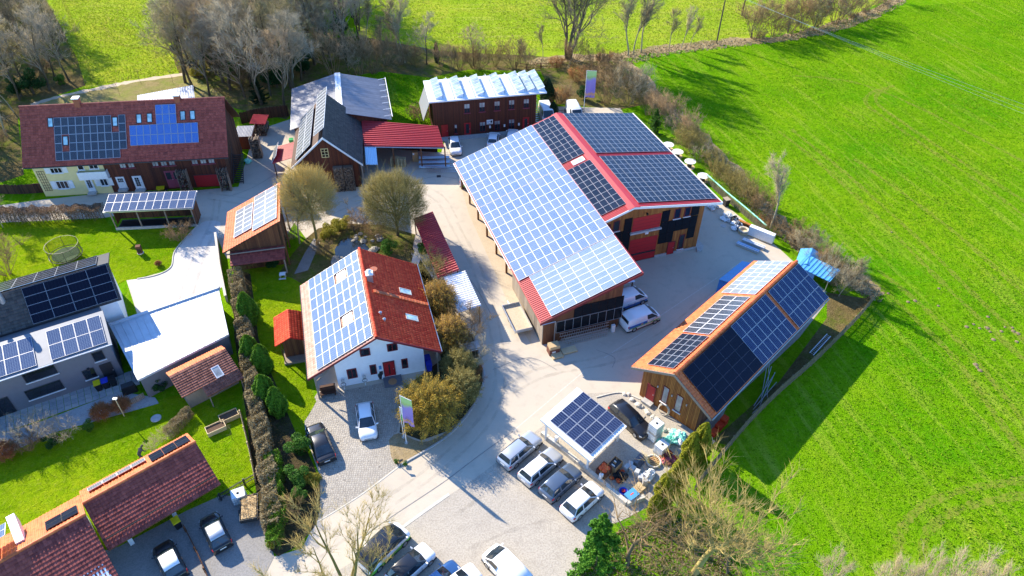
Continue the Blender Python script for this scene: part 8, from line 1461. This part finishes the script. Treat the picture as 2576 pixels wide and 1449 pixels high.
r = prop('sheet_stack', 'stack of white and grey sheets behind the kerb by the white canopy', 'sheets', at(1183, 880), 20); [pbox(r, 'sheet', ['lamp_grey', 'white_paint', 'grey_plaster'][i % 3], -.9+.05*i, .9+.03*i, -.6, .6-.04*i, .35+.09*i, .42+.09*i) for i in range(4)]; pbox(r, 'trestle', 'old_wood', -.8, .8, -.5, .5, 0, .34)
pallet('pale boards beside the kerb below the sheet stack', at(1198, 915), 20, 2, None, 1.4, .9, 'pale_wood')
# patio slabs
pt = next(o for o in COL.objects if o.name == 'patio'); a31 = rad(31)
sm = MB(); sm.box(0, .60, 0, .58, 0, .035); sme = [sm.mesh('slab', M[k]) for k in ('patio_stone', 'concrete', 'patio_stone')]
for i in range(26):
    for j in range(4):
        u, v = -24.5+i*.64, -63.4+j*.62; o = link('slab', random.choice(sme), pt); o.location = (math.cos(a31)*u+math.sin(a31)*v, math.sin(a31)*u-math.cos(a31)*v, .026+random.uniform(0, .006)); o.rotation_euler = (0, 0, a31)
# --- person bending over in the garden behind the garage roof
pr = prop('person', 'person in dark clothes stooping on the lawn behind the garage roof', 'person', at(357, 1158), 60)
def skin(name, pts, edges, radii, mat, parent):
    me = bpy.data.meshes.new(name); me.from_pydata(pts, edges, []); o = link(name, me, parent); me.materials.append(M[mat]); o.modifiers.new('skin', 'SKIN'); me.skin_vertices[0].data[0].use_root = True
    for d, rr in zip(me.skin_vertices[0].data, radii): d.radius = (rr, rr)
    m = o.modifiers.new('sub', 'SUBSURF'); m.levels = m.render_levels = 2; me.polygons.foreach_set('use_smooth', [True]*len(me.polygons)); return o
skin('body', [(0, 0, .92), (.18, 0, 1.12), (.36, 0, 1.32), (.46, 0, 1.42), (.56, 0, 1.50), (.66, 0, 1.50), (0, .11, .88), (.06, .13, .50), (-.02, .14, .08), (.14, .14, .04), (0, -.11, .88), (.10, -.13, .48), (.06, -.14, .08), (.22, -.14, .04), (.36, .20, 1.30), (.46, .24, 1.02), (.60, .20, .82), (.36, -.20, 1.30), (.48, -.24, 1.02), (.62, -.18, .84)],
     [(0, 1), (1, 2), (2, 3), (3, 4), (4, 5), (0, 6), (6, 7), (7, 8), (8, 9), (0, 10), (10, 11), (11, 12), (12, 13), (2, 14), (14, 15), (15, 16), (2, 17), (17, 18), (18, 19)], [.15, .15, .15, .06, .11, .09, .10, .075, .05, .04, .10, .075, .05, .04, .07, .05, .04, .07, .05, .04], 'cloth', pr)
mb = MB(); mb.lathe((.60, 0, 1.52), [(.06, -.03), (.115, .02), (.11, .08), (.03, .13)], 10); mb.build('hair', M['bark_dark'], pr, True)
